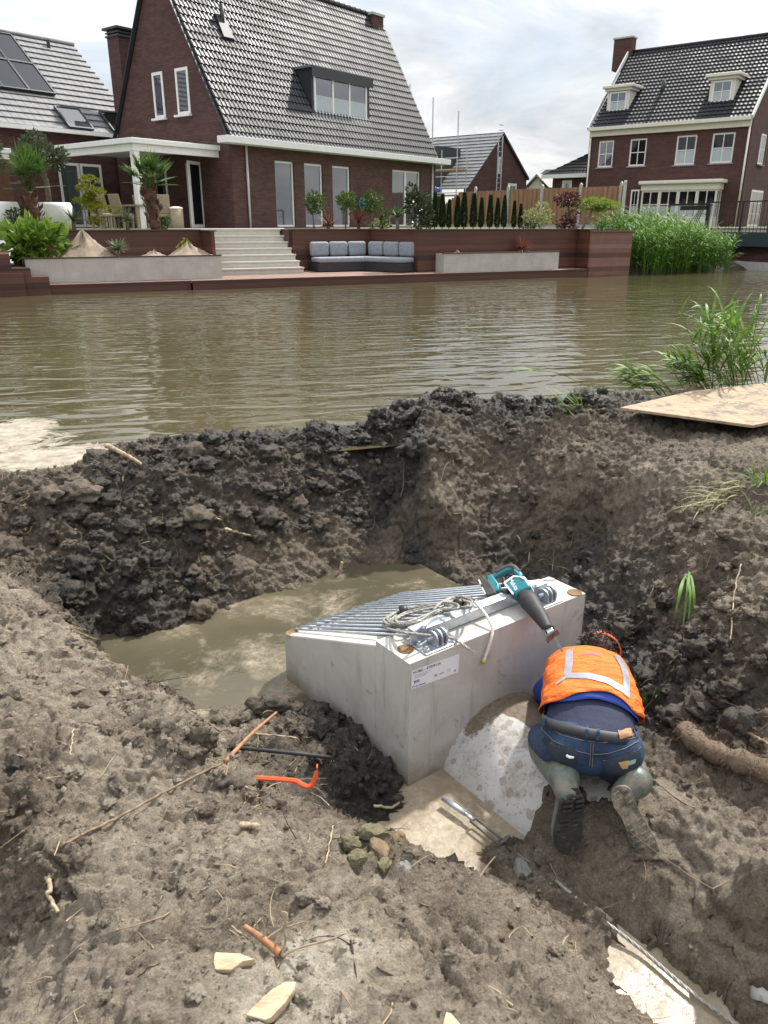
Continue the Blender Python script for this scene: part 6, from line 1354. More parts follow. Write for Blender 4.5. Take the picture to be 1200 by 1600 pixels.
pA, pB = sp2(801, 914), sp2(813, 932); da = np.array(pB)-np.array(pA); sl2 = np.linalg.norm(da); da /= sl2
tx = sx_*da[0]+sw*da[1]; ty = np.cross(sn, tx); o3 = s3(*pA, .0405)
if True:
    Mk = Matrix(((tx[0], ty[0], sn[0], o3[0]), (tx[1], ty[1], sn[1], o3[1]), (tx[2], ty[2], sn[2], o3[2]), (0, 0, 0, 1)))
    mb = MB(); mb.text('Makita', sl2*.34, Mk @ Matrix.Translation((0, -.006, 0)), extrude=.0008); mb.build('lettering', 'white_print', saw)
# ---- steel clamp rod lying in the milky water
rod = thing('steel_rod', at_z(700, 1260, POOL), 'thin galvanised rod with a sleeve lying half sunk in the milky water', 'rod')
R0, R1, R2, R3 = at_z(692, 1247, POOL+.035), at_z(727, 1271, POOL+.035), at_z(790, 1322, POOL+.03), at_z(822, 1344, -.60)
MB().tube([R0, R1], .012, 10).build('sleeve', 'galv_wet', rod, smooth=True); MB().tube([R1, R1+(R2-R1)*.2], .008, 8).build('neck', 'galv_wet', rod, smooth=True)
mb = MB(); o_ = np.array([.012, .008, 0]); mb.tube([R1+(R2-R1)*.2+o_, R2+o_], .005, 6); mb.tube([R1+(R2-R1)*.2-o_, R2-o_], .005, 6); mb.tube([R1+(R2-R1)*.2+o_, R1+(R2-R1)*.2-o_], .005, 6); mb.build('fork', 'steel_dark', rod, smooth=True)
mb = MB(); mb.tube([R2+[-.03, .0, .0], R2+[.02, .02, .03]], .008, 6); mb.tube([R2+[0, 0, -.01], R2+[0, 0, .045]], .006, 6); mb.build('clamp', 'steel_dark', rod, smooth=True); MB().tube([R2, R3, ground_hit(842, 1356)], .007, 6).build('shank', 'steel_dark', rod, smooth=True)
c0 = [ground_hit(868, 1382)+[0, 0, .012], at_z(930, 1428, -.63), at_z(1000, 1482, POOL+.022), at_z(1075, 1546, POOL+.02), at_z(1150, 1602, POOL+.02), at_z(1210, 1650, POOL+.02)]
mb = MB(); strand(mb, smooth(c0, 160), .007); tag(mb.build('steel_cable', 'wire_rope', smooth=True), 'taut steel cable running along the flooded trench at lower right', 'cable')
# ---- crowbar, black rod
t = NT('orange_paint'); v = t.coord(); dm_ = t.ramp(t.noise(v, 38, 6, .75), [(.55, 0.0), (.64, 1.0)]); t.set(col=t.mix(t.math('MULTIPLY', dm_, .8), (.70, .085, .016), (.14, .11, .08)), rough=.5)
def lie(pxs, h=.0): return [ground_hit(*q_)+np.array([0, 0, h]) for q_ in pxs]
q_ = [at_z(380, 1215, -.37), at_z(425, 1217, -.37), at_z(460, 1220, -.375), at_z(472, 1226, -.39), at_z(482, 1228, -.39), at_z(488, 1222, -.375), at_z(492, 1204, -.35)]
q_ = [ground_hit(*p_)+[0, 0, .010] for p_ in ((384, 1215), (425, 1217), (460, 1220), (472, 1226), (482, 1229))]; zz0 = max(p_[2] for p_ in q_); q_ = [np.array([*at_z(px_, py_, zz0)[:2], zz0]) for px_, py_ in ((384, 1215), (425, 1217), (460, 1220), (472, 1226), (482, 1229))]
q_ += [q_[-1]+[.016, .005, .012], q_[-1]+[.028, .012, .055]]
cb2 = thing('crowbar', q_[2]-[0, 0, .02], 'bright orange crowbar with a hooked end lying in the mud', 'crowbar')
MB().tube(smooth(q_, 30), [.0085]*26+[.0085, .008, .006, .004], 6).build('bar', 'orange_paint', cb2, auto=35)
mb = MB(); tip = q_[-1]; mb.bar(tip-[0, 0, .012], tip+[.003, .0, .022], .018, .004); mb.build('claw', 'orange_paint', cb2)
zz0 = max(ground_hit(*p_)[2] for p_ in ((345, 1166), (400, 1171), (460, 1177), (515, 1183)))+.006; q_ = [at_z(342, 1166, zz0), at_z(400, 1171, zz0), at_z(460, 1177, zz0-.01), at_z(522, 1184, zz0-.03)]
tag(MB().tube(q_, .0085, 8).build('dark_rod', 'black_rubber', smooth=True), 'thin dark rod lying on the mud above the orange crowbar', 'rod')
# ---- steel plate on the bank
t = NT('rusty_plate'); v = t.coord(rot=(0, 0, .6)); ms = t.n.new('ShaderNodeMapping'); t.l.new(v, ms.inputs[0]); ms.inputs['Scale'].default_value = (1.2, 6, 1)
c1 = t.ramp(t.noise(ms.outputs[0], 2.5, 7, .7, .3), [(.3, (.25, .165, .10)), (.55, (.36, .26, .17)), (.75, (.42, .33, .235))]); ml_ = t.ramp(t.noise(v, 8, 8, .78), [(.50, 0.0), (.58, 1.0)])
t.set(col=t.mix(ml_, c1, (.15, .12, .09)), rough=.8, normal=t.bump(t.noise(v, 40, 5, .7), .3, .006))
pz = .275; pq = [at_z(968, 641, pz), at_z(1176, 669, pz-.02), at_z(1320, 640, pz+.01), at_z(1230, 598, pz+.04), at_z(1078, 615, pz+.03)]
tag(MB().prism(pq, (0, 0, .022)).build('steel_plate', 'rusty_plate', bevel=.004), 'large rusty tan plate lying on the bank beside the tall grass', 'plate')
# ================================================================ the kneeling worker
def at_d(px, py, d): return CAMP+ray(px, py)*d
simple('skin', (.42, .24, .17), .55, var=.1)
t = NT('denim'); v = t.coord(); 
c1 = t.ramp(t.noise(v, 7, 6, .7), [(.3, (.013, .030, .075)), (.55, (.024, .056, .13)), (.75, (.055, .10, .19))]); wv = t.n.new('ShaderNodeTexWave'); t.l.new(v, wv.inputs['Vector']); wv.inputs['Scale'].default_value = 160; wv.inputs['Distortion'].default_value = 1.5
t.set(col=t.mix(.25, c1, t.mix(wv.outputs['Fac'], (.01, .02, .045), (.05, .085, .15))), rough=.85, normal=t.bump(t.math('ADD', t.noise(v, 14, 4, .6), t.math('MULTIPLY', wv.outputs['Fac'], .05)), .7, .03))
t = NT('pocket_denim'); v = t.coord(); t.set(col=t.ramp(t.noise(v, 9, 6, .7), [(.3, (.012, .018, .03)), (.7, (.035, .048, .068))]), rough=.9, normal=t.bump(t.noise(v, 30, 4), .3, .006))
simple('stitch', (.22, .19, .15), .8); simple('leather_belt', (.028, .03, .034), .55, var=.3, vs=15); simple('leather_patch', (.27, .14, .06), .7, var=.3, vs=30)
simple('navy_shirt', (.012, .016, .048), .8, var=.25, vs=8, bump=.4, bs=12, bd=.02); simple('blue_shirt', (.02, .055, .30), .8, var=.25, vs=8, bump=.4, bs=14, bd=.02)
t = NT('hi_vis_orange'); v = t.coord(); ms = t.n.new('ShaderNodeMapping'); t.l.new(v, ms.inputs[0]); ms.inputs['Scale'].default_value = (3, 10, 6)
t.set(col=t.ramp(t.noise(v, 10, 4, .6), [(.3, (.80, .14, .012)), (.7, (.95, .22, .03))]), rough=.75, normal=t.bump(t.noise(ms.outputs[0], 2.2, 4, .6, .5), 1.0, .045))
tb = t.n.new('ShaderNodeBsdfTranslucent'); tb.inputs[0].default_value = (.9, .2, .03, 1); mm = t.n.new('ShaderNodeMixShader'); mm.inputs[0].default_value = .15; t.l.new(t.b.outputs[0], mm.inputs[1]); t.l.new(tb.outputs[0], mm.inputs[2]); t.l.new(mm.outputs[0], t.o.inputs[0])
simple('reflective_grey', (.30, .30, .335), .35, metal=.25, var=.12, vs=30); simple('vest_print', (.40, .12, .16), .8)
t = NT('boot_rubber'); v = t.coord(); c1 = t.ramp(t.noise(v, 9, 6, .7), [(.3, (.045, .06, .05)), (.6, (.10, .125, .105)), (.75, (.17, .18, .15))])
md = t.ramp(t.noise(v, 13, 7, .75), [(.50, 0.0), (.60, 1.0)]); t.set(col=t.mix(t.math('MULTIPLY', md, .8), c1, (.20, .17, .13)), rough=t.math('ADD', .38, t.math('MULTIPLY', md, .5)), normal=t.bump(t.noise(v, 30, 5, .7), .3, .01))
t = NT('boot_sole'); v = t.coord(); md = t.ramp(t.noise(v, 18, 7, .75), [(.42, 0.0), (.58, 1.0)]); t.set(col=t.mix(md, (.06, .055, .047), (.25, .205, .155)), rough=.85, normal=t.bump(t.noise(v, 50, 6, .75), .6, .012))
t = NT('boot_sole_shaded'); v = t.coord(); md = t.ramp(t.noise(v, 18, 7, .75), [(.55, 0.0), (.68, 1.0)]); t.set(col=t.mix(md, (.014, .013, .012), (.09, .07, .05)), rough=.6, normal=t.bump(t.noise(v, 50, 6, .75), .6, .012))  # left sole: same muddy rubber, the boot's shade painted in as darker colours
simple('hair_brown', (.040, .022, .016), .6, var=.6, vs=40, bump=.9, bs=70, bd=.01); simple('orange_cap', (.75, .16, .06), .7, var=.15)
simple('embroid_tan', (.42, .26, .10), .8, var=.3); simple('embroid_green', (.24, .33, .27), .8, var=.3)
def remesh(mb, name, mat, parent=None, vox=.011, sm=6, org=None):
    o = mb.build('tmp', mat, parent, org=org); r = o.modifiers.new('r', 'REMESH'); r.mode = 'VOXEL'; r.voxel_size = vox
    s_ = o.modifiers.new('s', 'SMOOTH'); s_.iterations = sm; s_.factor = .6
    bpy.context.view_layer.update(); me = bpy.data.meshes.new_from_object(o.evaluated_get(bpy.context.evaluated_depsgraph_get()))
    o.modifiers.clear(); old = o.data; o.data = me; bpy.data.meshes.remove(old); ORG.pop(o.name, None); o.name = name; me.name = name; me.polygons.foreach_set('use_smooth', [True]*len(me.polygons))
    ORG[o.name] = np.array(org if parent is None else ORG[parent.name], float); return o
def bvh(o):
    V = [Vector(ORG_of(o))+v_.co for v_ in o.data.vertices]; return BVHTree.FromPolygons(V, [tuple(p.vertices) for p in o.data.polygons])
def ORG_of(o): return ORG[o.name]
def hit(bv, px, py, off):
    r = Vector(ray(px, py)).normalized(); l_, n_, i_, d_ = bv.ray_cast(Vector(CAMP), r)
    if l_ is None:
        for k in range(1, 40):
            l_, n_, i_, d_ = bv.ray_cast(Vector(CAMP), Vector(ray(px+(925-px)*k/60, py+(1090-py)*k/60)).normalized())
            if l_ is not None: break
        if l_ is None: l_, n_, i_, d_ = bv.find_nearest(Vector(at_d(px, py, 2.9)))
    if n_.dot(r) > 0: n_ = -n_
    return np.array(l_+n_*off)
def strip(mb, bv, A, B, n, m, off):
    """patch that follows the surface between two picture polylines"""
    A, B = np.array(A, float), np.array(B, float); la, lb = np.linspace(0, len(A)-1, n), np.linspace(0, len(B)-1, n)
    pa = np.stack([np.interp(la, range(len(A)), A[:, k]) for k in (0, 1)], 1); pb = np.stack([np.interp(lb, range(len(B)), B[:, k]) for k in (0, 1)], 1)
    V = [hit(bv, *(pa[i]+(pb[i]-pa[i])*j/m), off) for i in range(n) for j in range(m+1)]
    return mb.add(V, [(i*(m+1)+j, i*(m+1)+j+1, (i+1)*(m+1)+j+1, (i+1)*(m+1)+j) for i in range(n-1) for j in range(m)])
def capsule(mb, a, b, ra, rb, n=14):
    a, b = np.array(a, float), np.array(b, float); mb.tube([a, a+(b-a)*.33, a+(b-a)*.66, b], np.linspace(ra, rb, 4), n); mb.sphere(a, ra, 14, 10); mb.sphere(b, rb, 14, 10)
HIP = np.array([.782, 2.415, -.295]); KL, KR = np.array([.69, 2.80, -.52]), np.array([.985, 2.78, -.49])
heelR, toeR = at_d(975, 1243, 2.75), at_d(1011, 1326, 2.72); heelL, toeL = at_d(892, 1242, 2.76), at_d(885, 1330, 2.80)
anR, anL = np.array([.925, 2.29, -.315]), np.array([.672, 2.33, -.335])
RR = np.array([.965, -.25, -.04]); RR /= np.linalg.norm(RR)            # the hips' own right
hL, hR = HIP-RR*.10+[0, .03, -.02], HIP+RR*.10+[0, .03, -.03]
CT = [np.array(q_) for q_ in ((.784, 2.458, -.200), (.815, 2.565, -.186), (.846, 2.72, -.198), (.872, 2.86, -.218), (.89, 2.95, -.25))]
AXS = [np.array(q_)/np.linalg.norm(q_) for q_ in ((.05, .42, .9), (.10, .86, .48), (.16, .99, .05), (.14, .99, -.12), (.12, .98, -.2))]
HW = [.172, .168, .163, .152, .085]; HH = [.128, .122, .122, .105, .07]
head_c = np.array([.972, 3.05, -.212]); shL, shR = np.array([.755, 2.85, -.235]), np.array([1.0, 2.81, -.25])
elL, elR = np.array([.735, 3.00, -.40]), np.array([1.06, 2.98, -.43]); waL, waR = np.array([.76, 3.10, -.52]), np.array([.96, 3.10, -.53])
# body
mb = MB(); mb.sphere(HIP+[0, .03, 0], (.13, .09, .09), 18, 12)
for c_, a, b in zip(CT, HW, HH): mb.sphere(c_+[0, .02, -.01], (a*.86, .08, b*.82), 18, 12)
capsule(mb, CT[4], head_c-[.02, .05, -.01], .062, .058); mb.sphere(head_c, (.077, .10, .092), 20, 14); mb.sphere(head_c+[.0, .055, -.055], (.06, .06, .055), 16, 10); mb.sphere(head_c+[0, .10, -.06], (.013, .02, .016), 8, 6)
for sx2 in (-1, 1): mb.sphere(head_c+[sx2*.078, .0, -.02], (.012, .022, .032), 8, 6)
for sh, el, wa in ((shL, elL, waL), (shR, elR, waR)):
    capsule(mb, sh, el, .055, .042); capsule(mb, el, wa, .041, .028); hd = (wa-el)/np.linalg.norm(wa-el); pc = wa+hd*.05; mb.sphere(pc, (.042, .045, .022), 12, 8)
    sd2 = np.cross(hd, (0, 0, 1)); sd2 /= np.linalg.norm(sd2)
    for k, (o_, ln) in enumerate(((-.03, .06), (-.011, .072), (.009, .068), (.028, .052))): f0 = pc+hd*.035+sd2*o_; capsule(mb, f0, f0+hd*ln*.55-[0, 0, .008], .0095, .009, 8); capsule(mb, f0+hd*ln*.55-[0, 0, .008], f0+hd*ln*.85-[0, 0, .03], .009, .0075, 8)
    capsule(mb, pc+sd2*.035, pc+sd2*.058+hd*.05-[0, 0, .012], .011, .009, 8)
for h, k, a in ((hL, KL, anL), (hR, KR, anR)): capsule(mb, h+[0, .04, 0], k, .06, .05); capsule(mb, k, k+(a-k)*.75, .044, .026)
man = remesh(mb, 'person', 'skin', None, .009, 4, org=[HIP[0], HIP[1], -.6])
tag(man, 'worker in orange vest and jeans kneeling bent over the pipe, seen from behind', 'person')
# jeans
mb = MB(); mb.sphere(HIP+[0, .02, .02], (.160, .12, .095), 20, 14)
for s2, c_ in ((-1, at_d(897, 1160, 2.90)), (1, at_d(966, 1172, 2.88))): mb.sphere(c_, (.096, .10, .098), 18, 12)
for h, k in ((hL, KL), (hR, KR)): capsule(mb, h+[0, 0, .02], k, .092, .075); capsule(mb, k, k+(np.array([0, -.14, .05])), .072, .06)
up0 = np.array([0, .30, .954]); 
def oval(c_, hw2, hh2, r_, u_, n=28, e=2.3):
    out = []
    for q_ in np.linspace(0, 2*math.pi, n, endpoint=False):
        c2, s2 = math.cos(q_), math.sin(q_); out.append(c_+r_*hw2*math.copysign(abs(c2)**(2/e), c2)+u_*hh2*math.copysign(abs(s2)**(2/e), s2))
    return out
AX = AXS[0]; U0 = np.cross(RR, AX); U0 /= np.linalg.norm(U0)
mb.loft([oval(HIP+AX*.035, .172, .125, RR, U0), oval(CT[0]-AX*.01, .175, .130, RR, U0), oval(CT[0]+AX*.015, .174, .129, RR, U0)])
jeans = remesh(mb, 'jeans', 'denim', man, .011, 7); jb = bvh(jeans)
# boots: shaft, foot and sole
def boot(kn, an, heel, toe, nrm, outline, dd, solemat, nlug):
    nrm = np.array(nrm, float); nrm /= np.linalg.norm(nrm); P0 = (heel+toe)/2; P = np.array([on_plane(x, y, P0, nrm) for x, y in outline]); c_ = P.mean(0)
    mb = MB()
    rings = []
    for k, (dpt, sc_) in enumerate(((.012, .96), (.03, 1.0), (.055, .93), (.08, .72), (.095, .4))): rings.append([q_+(c_-q_)*(1-sc_)-nrm*dpt for q_ in P])
    mb.loft(rings); capsule(mb, heel-nrm*.045+[0, 0, -.01], an, .046, .055); capsule(mb, an, an+(kn-an)*.25, .060, .066); capsule(mb, an+(kn-an)*.25, an+(kn-an)*.8, .066, .080)
    b = remesh(mb, 'boot', 'boot_rubber', man, .009, 4)
    ms_ = MB(); ms_.prism([q_-(c_-q_)*.03-nrm*.014 for q_ in P], nrm*.020)
    l_ = (toe-heel); l_ /= np.linalg.norm(l_); w_ = np.cross(l_, nrm); w_ /= np.linalg.norm(w_)
    ax = [(q_-c_)@l_ for q_ in P]; a0, a1 = min(ax), max(ax)
    loc = [((q_-c_)@l_, (q_-c_)@w_) for q_ in P]
    def span(a):
        xs = []
        for (p_, q_) in zip(loc, loc[1:]+loc[:1]):
            if (p_[0]-a)*(q_[0]-a) < 0: xs.append(p_[1]+(q_[1]-p_[1])*(a-p_[0])/(q_[0]-p_[0]))
        return (min(xs), max(xs)) if len(xs) > 1 else None
    for a in np.linspace(a0+.014, a1-.016, nlug):
        s_ = span(a)
        if not s_ or abs((a-a0)/(a1-a0)-.38) < .07: continue
        for f0, f1 in ((.06, .44), (.56, .94)):
            x0, x1 = s_[0]+(s_[1]-s_[0])*f0, s_[0]+(s_[1]-s_[0])*f1; p_, q_ = c_+l_*a+w_*x0+nrm*.006, c_+l_*(a+.006)+w_*x1+nrm*.006; ms_.bar(p_, q_, .009, .013, up=nrm)
    ms_.build('sole', solemat, b, bevel=.002); return b
boot(KR, anR, heelR, toeR, (-.20, -.88, .43), [(955, 1244), (958, 1234), (967, 1229), (978, 1229), (986, 1235), (992, 1252), (1000, 1270), (1012, 1290), (1023, 1310), (1030, 1328), (1024, 1333), (1010, 1334), (994, 1328), (983, 1314), (978, 1294), (971, 1277), (960, 1262)], 0, 'boot_sole', 11)
boot(KL, anL, heelL, toeL, (.10, -.93, .33), [(877, 1250), (882, 1238), (893, 1232), (904, 1234), (911, 1244), (912, 1262), (909, 1284), (908, 1306), (902, 1326), (891, 1334), (878, 1333), (868, 1322), (866, 1302), (871, 1278)], 0, 'boot_sole_shaded', 12)
# undershirt, shirt, vest on the torso's own rings
def axisframe(i):
    a = AXS[i]; r_ = RR*(1-i/4)+np.array([.985, -.15, -.03])*(i/4); r_ = r_-a*(r_@a); r_ /= np.linalg.norm(r_); return a, r_, np.cross(r_, a)
def torso_pt(t_, phi, off, flare=0.0):
    t_c = min(max(t_, 0), 3.999); i = int(t_c); f = t_c-i; c_ = CT[i]+(CT[i+1]-CT[i])*f; hw2, hh2 = HW[i]+(HW[i+1]-HW[i])*f+off, HH[i]+(HH[i+1]-HH[i])*f+off
    a, r_, u_ = axisframe(i); a2, r2, u2 = axisframe(i+1); r_ = r_*(1-f)+r2*f; u_ = u_*(1-f)+u2*f; c_ = c_+a*(t_-t_c)*.12
    s2, c2 = math.sin(phi), math.cos(phi); e = 2/2.4; return c_+r_*hw2*math.copysign(abs(s2)**e, s2)+u_*hh2*math.copysign(abs(c2)**e, c2)
def shell(mb, t0f, t1, ph0, ph1, off, n=40, m=26, wr=0.0, seed=3, sag=None):
    V = []; ph = np.linspace(ph0, ph1, n)
    for j in range(m+1):
        for p_ in ph:
            t0 = t0f(p_); t_ = t0+(t1-t0)*j/m; o = off+(wr*(math.sin(p_*9+t_*7+seed)*.5+math.sin(t_*23+p_*3)*.5+math.sin(t_*41-p_*5)*.25) if wr else 0)
            if sag: o += sag(p_, t_)
            V.append(torso_pt(t_, p_, o))
    return mb.add(V, [(j*n+i, j*n+i+1, (j+1)*n+i+1, (j+1)*n+i) for j in range(m) for i in range(n-1)])
def clothmesh(mb, name, mat, th=.003):
    o = mb.build(name, mat, man, smooth=True); so_ = o.modifiers.new('thick', 'SOLIDIFY'); so_.thickness = th; so_.offset = -1; return o
clothmesh(shell(MB(), lambda p_: -.12, 1.8, -math.pi, math.pi, -.004, 48, 20, .0015), 'undershirt', 'navy_shirt')
clothmesh(shell(MB(), lambda p_: .84+.05*math.sin(p_*3)-.30*max(0, math.sin(p_))-.05*abs(math.sin(p_)), 3.9, -2.3, 2.3, .010, 44, 26, .003), 'shirt', 'blue_shirt')
for k, (sh, el, wa) in enumerate(((shL, elL, waL), (shR, elR, waR))):
    mb = MB(); capsule(mb, sh+[.02 if k == 0 else -.02, 0, 0], el, .074, .056); capsule(mb, el, el+(wa-el)*.7, .056, .045); remesh(mb, 'sleeve', 'blue_shirt', man, .011, 5)
vest_t0 = lambda p_: .95+.06*math.sin(p_*4+1)-.42*max(0, math.sin(p_))**2-.26*max(0, -math.sin(p_))**2
def sagf(p_, t_): return .020*max(0, abs(p_)-1.0)*(1 if p_ > 0 else .45)*max(0, 1.9-t_)
vm = shell(MB(), vest_t0, 3.75, -2.05, 2.05, .022, 60, 40, .0038, 5, sagf); vest = clothmesh(vm, 'hi_vis_vest', 'hi_vis_orange'); vb = bvh(vest)
mb = MB()
strip(mb, vb, [(884, 1018), (883, 1040), (881, 1056)], [(895, 1014), (895, 1038), (893, 1052)], 14, 4, .003).build('reflective_strip', 'reflective_grey', vest, smooth=True)
strip(MB(), vb, [(873, 1065), (888, 1052), (920, 1052), (950, 1060), (975, 1074), (984, 1084)], [(868, 1072), (886, 1060), (918, 1061), (946, 1068), (972, 1083), (983, 1092)], 36, 4, .0034).build('reflective_strip', 'reflective_grey', vest, smooth=True)
strip(MB(), vb, [(958, 1024), (968, 1040), (973, 1058), (974, 1078)], [(967, 1026), (978, 1041), (983, 1060), (983, 1084)], 16, 4, .0038).build('reflective_strip', 'reflective_grey', vest, smooth=True)
mb = MB()      # curved back print, too soft to read in the photo: short strokes in an arc
for k in range(11):
    x = 904+k*3.4; y = 1022-3.2*math.sin(math.pi*k/10)+.5*k*.3; strip(mb, vb, [(x, y), (x+.2, y+3.6)], [(x+2.2, y+.1), (x+2.2, y+3.8)], 3, 1, .0025)
mb.build('back_print', 'vest_print', vest)
# belt, loops, patch, pockets, seams
bo = .009
mb = MB(); rg = []
for a in (-.006, .032):
    rg.append([q_ for q_ in oval(CT[0]-AX*.012+AX*a, .174+bo-.008*(a > 0), .130+bo-.006*(a > 0), RR, U0, 48)])
o = mb.loft(rg, cap=False).build('belt', 'leather_belt', man, smooth=True); so_ = o.modifiers.new('thick', 'SOLIDIFY'); so_.thickness = .006; so_.offset = 0
V = [Vector(ORG_of(man))+v_.co for v_ in o.data.vertices]; ob_ = BVHTree.FromPolygons(V+[Vector(ORG_of(man))+v_.co for v_ in jeans.data.vertices], [tuple(p.vertices) for p in o.data.polygons]+[tuple(i+len(V) for i in p.vertices) for p in jeans.data.polygons])
for A, B in (([(852, 1113), (848, 1134)], [(857, 1113), (853, 1135)]), ([(915, 1136), (913, 1157)], [(920, 1137), (918, 1158)]), ([(932, 1138), (931, 1159)], [(937, 1138), (936, 1159)]), ([(985, 1133), (993, 1153)], [(989, 1131), (997, 1151)])):
    strip(MB(), ob_, A, B, 8, 2, .006).build('belt_loop', 'denim', jeans, smooth=True)
strip(MB(), ob_, [(964, 1138), (967, 1155)], [(983, 1132), (987, 1149)], 6, 5, .007).build('leather_patch', 'leather_patch', jeans, smooth=True)
strip(MB(), jb, [(847, 1152), (858, 1176), (876, 1192)], [(902, 1172), (902, 1182), (900, 1193)], 12, 10, .004).build('pocket', 'pocket_denim', jeans, smooth=True)
strip(MB(), jb, [(942, 1189), (945, 1208), (955, 1214)], [(1000, 1168), (999, 1190), (995, 1203)], 12, 10, .004).build('pocket', 'pocket_denim', jeans, smooth=True)
def seam(P, r=.0013, off=.0025):
    P = np.array(P, float); l_ = np.linspace(0, len(P)-1, 40); q_ = [hit(jb, np.interp(a, range(len(P)), P[:, 0]), np.interp(a, range(len(P)), P[:, 1]), off) for a in l_]; return MB().tube(smooth(q_, 60), r, 5)
for P in ([(923, 1160), (922, 1175), (921, 1196)], [(927, 1160), (926, 1175), (925, 1198)], [(926, 1178), (950, 1177), (975, 1170), (997, 1158)], [(921, 1178), (895, 1172), (865, 1157), (846, 1137)], [(942, 1188), (965, 1186), (985, 1178), (1000, 1168)], [(847, 1152), (870, 1166), (902, 1172)], [(850, 1133), (880, 1149), (905, 1156), (940, 1160), (970, 1158), (995, 1152)]):
    seam(P).build('seam', 'stitch', jeans, smooth=True)
pkb = jb
strip(MB(), pkb, [(966, 1190), (972, 1200)], [(982, 1187), (980, 1199)], 4, 3, .0065).build('embroidery', 'embroid_tan', jeans, smooth=True); strip(MB(), pkb, [(979, 1189), (980, 1195)], [(992, 1185), (991, 1191)], 4, 3, .0066).build('embroidery', 'embroid_green', jeans, smooth=True)
mb = MB(); mb.tube([hit(jb, 886, 1178, .012), hit(jb, 891, 1180, .014), hit(jb, 897, 1181, .012)], [.005, .006, .004], 8); mb.build('pocket_clip', 'white_print', jeans, smooth=True)
# hair and the orange cap band
mb = MB(); mb.sphere(head_c+[-.004, -.012, .010], (.078, .096, .089), 20, 14); hair = remesh(mb, 'hair', 'hair_brown', man, .008, 1)
P, D = [], []
g = np.random.default_rng(3); d_ = g.normal(size=(900, 3)); d_ /= np.linalg.norm(d_, axis=1)[:, None]; d_ = d_[d_[:, 1] < .3]; P = head_c+[-.004, -.012, .012]+d_*[.082, .10, .092]; MB().leaves(P, d_*.15+g.normal(size=d_.shape)*.5+[0, -.5, .1], .024, .3).build('locks', 'hair_brown', hair)
mb = MB(); a = np.linspace(-.35, math.pi*.56, 26)
mb2 = [head_c+np.array([.0+.092*math.cos(q_)+.0, .01-.02*math.cos(q_)-.03, .006+.094*math.sin(q_)]) for q_ in a]
V = []
for q_, a_ in zip(mb2, a): V += [q_+[0, -.010, 0], q_+[0, .010, 0]]
o = mb.add(V, [(2*i, 2*i+1, 2*i+3, 2*i+2) for i in range(len(a)-1)]).build('cap_band', 'orange_cap', hair, smooth=True); so_ = o.modifiers.new('thick', 'SOLIDIFY'); so_.thickness = .006
# ================================================================ small things lying about
leafmat('bank_grass', (.06, .13, .015), (.13, .25, .03), (.26, .36, .07), .3); leafmat('dry_grass', (.20, .22, .07), (.34, .33, .14), (.46, .40, .22), .3)
t = NT('split_wood'); v = t.coord(); ms = t.n.new('ShaderNodeMapping'); t.l.new(v, ms.inputs[0]); ms.inputs['Scale'].default_value = (4, 22, 22); ms.inputs['Rotation'].default_value = (0, 0, .7)
t.set(col=t.ramp(t.noise(ms.outputs[0], 2, 6, .7, .3), [(.3, (.28, .21, .13)), (.5, (.50, .40, .26)), (.8, (.62, .53, .38))]), rough=.85, normal=t.bump(t.noise(ms.outputs[0], 3, 5, .7), .4, .006))
simple('twig_bark', (.19, .135, .09), .9, var=.4, vs=30, bump=.4, bs=80); simple('twig_red', (.30, .15, .075), .85, var=.3, vs=30); simple('root_cream', (.33, .26, .175), .9, var=.5, vs=25, bump=.5, bs=90)
t = NT('coir'); v = t.coord(); t.set(col=t.ramp(t.noise(v, 40, 7, .75), [(.3, (.12, .085, .058)), (.6, (.25, .185, .13)), (.8, (.36, .28, .21))]), rough=.95, normal=t.bump(t.noise(v, 110, 5, .75), 1.0, .015))
for nm, a, b in (('stone_brown', (.07, .052, .03), (.22, .15, .075)), ('stone_olive', (.055, .05, .028), (.17, .145, .075)), ('stone_grey', (.09, .09, .08), (.2, .2, .18))):
    t = NT(nm); v = t.coord(); t.set(col=t.ramp(t.noise(v, 22, 6, .7), [(.3, a), (.7, b)]), rough=.8, normal=t.bump(t.noise(v, 60, 5, .7), .4, .006))
def twig(name, pxs, r0, r1, mat, label, cat='twig', lift=.0, wob=.004, zs=None, group=None, n=28):
    P = [ground_hit(*q_)+np.array([0, 0, r0+lift]) for q_ in pxs]
    if zs is not None: P = [p+np.array([0, 0, z]) for p, z in zip(P, zs)]
    P = smooth(P, n)
    P[:, 2] = np.maximum(P[:, 2], [gz(a, b)+r0*.75 for a, b in P[:, :2]])
    kk = np.ones(5)/5; P[2:-2, 2] = np.convolve(P[:, 2], kk, 'valid')+r0*.3; P[1:-1] += RNG.normal(size=(n-2, 3))*wob*.4
    o = MB().tube(P, np.linspace(r0, r1, n), 7).build(name, mat, smooth=True); return tag(o, label, cat, group)
twig('long_stick', [(97, 1337), (180, 1290), (262, 1243), (345, 1200)], .005, .0045, 'twig_bark', 'long thin stick lying straight across the pale mud on the left', 'stick')
a_, b_ = ground_hit(352, 1192), at_z(432, 1113, -.34)
tag(MB().tube(smooth([a_, (a_+b_)/2+[0, 0, .01], b_], 16), np.linspace(.009, .005, 16), 7).build('stick', 'twig_red', smooth=True), 'brown stick propped on the mud edge above the dark rod', 'stick')
twig('stick', [(392, 1156), (430, 1152), (470, 1166)], .004, .003, 'root_cream', 'pale thin stick lying just above the dark rod', 'stick')
twig('root', [(76, 1378), (80, 1398), (78, 1412), (91, 1430)], .007, .005, 'root_cream', 'short pale curved root at the lower left', 'root')
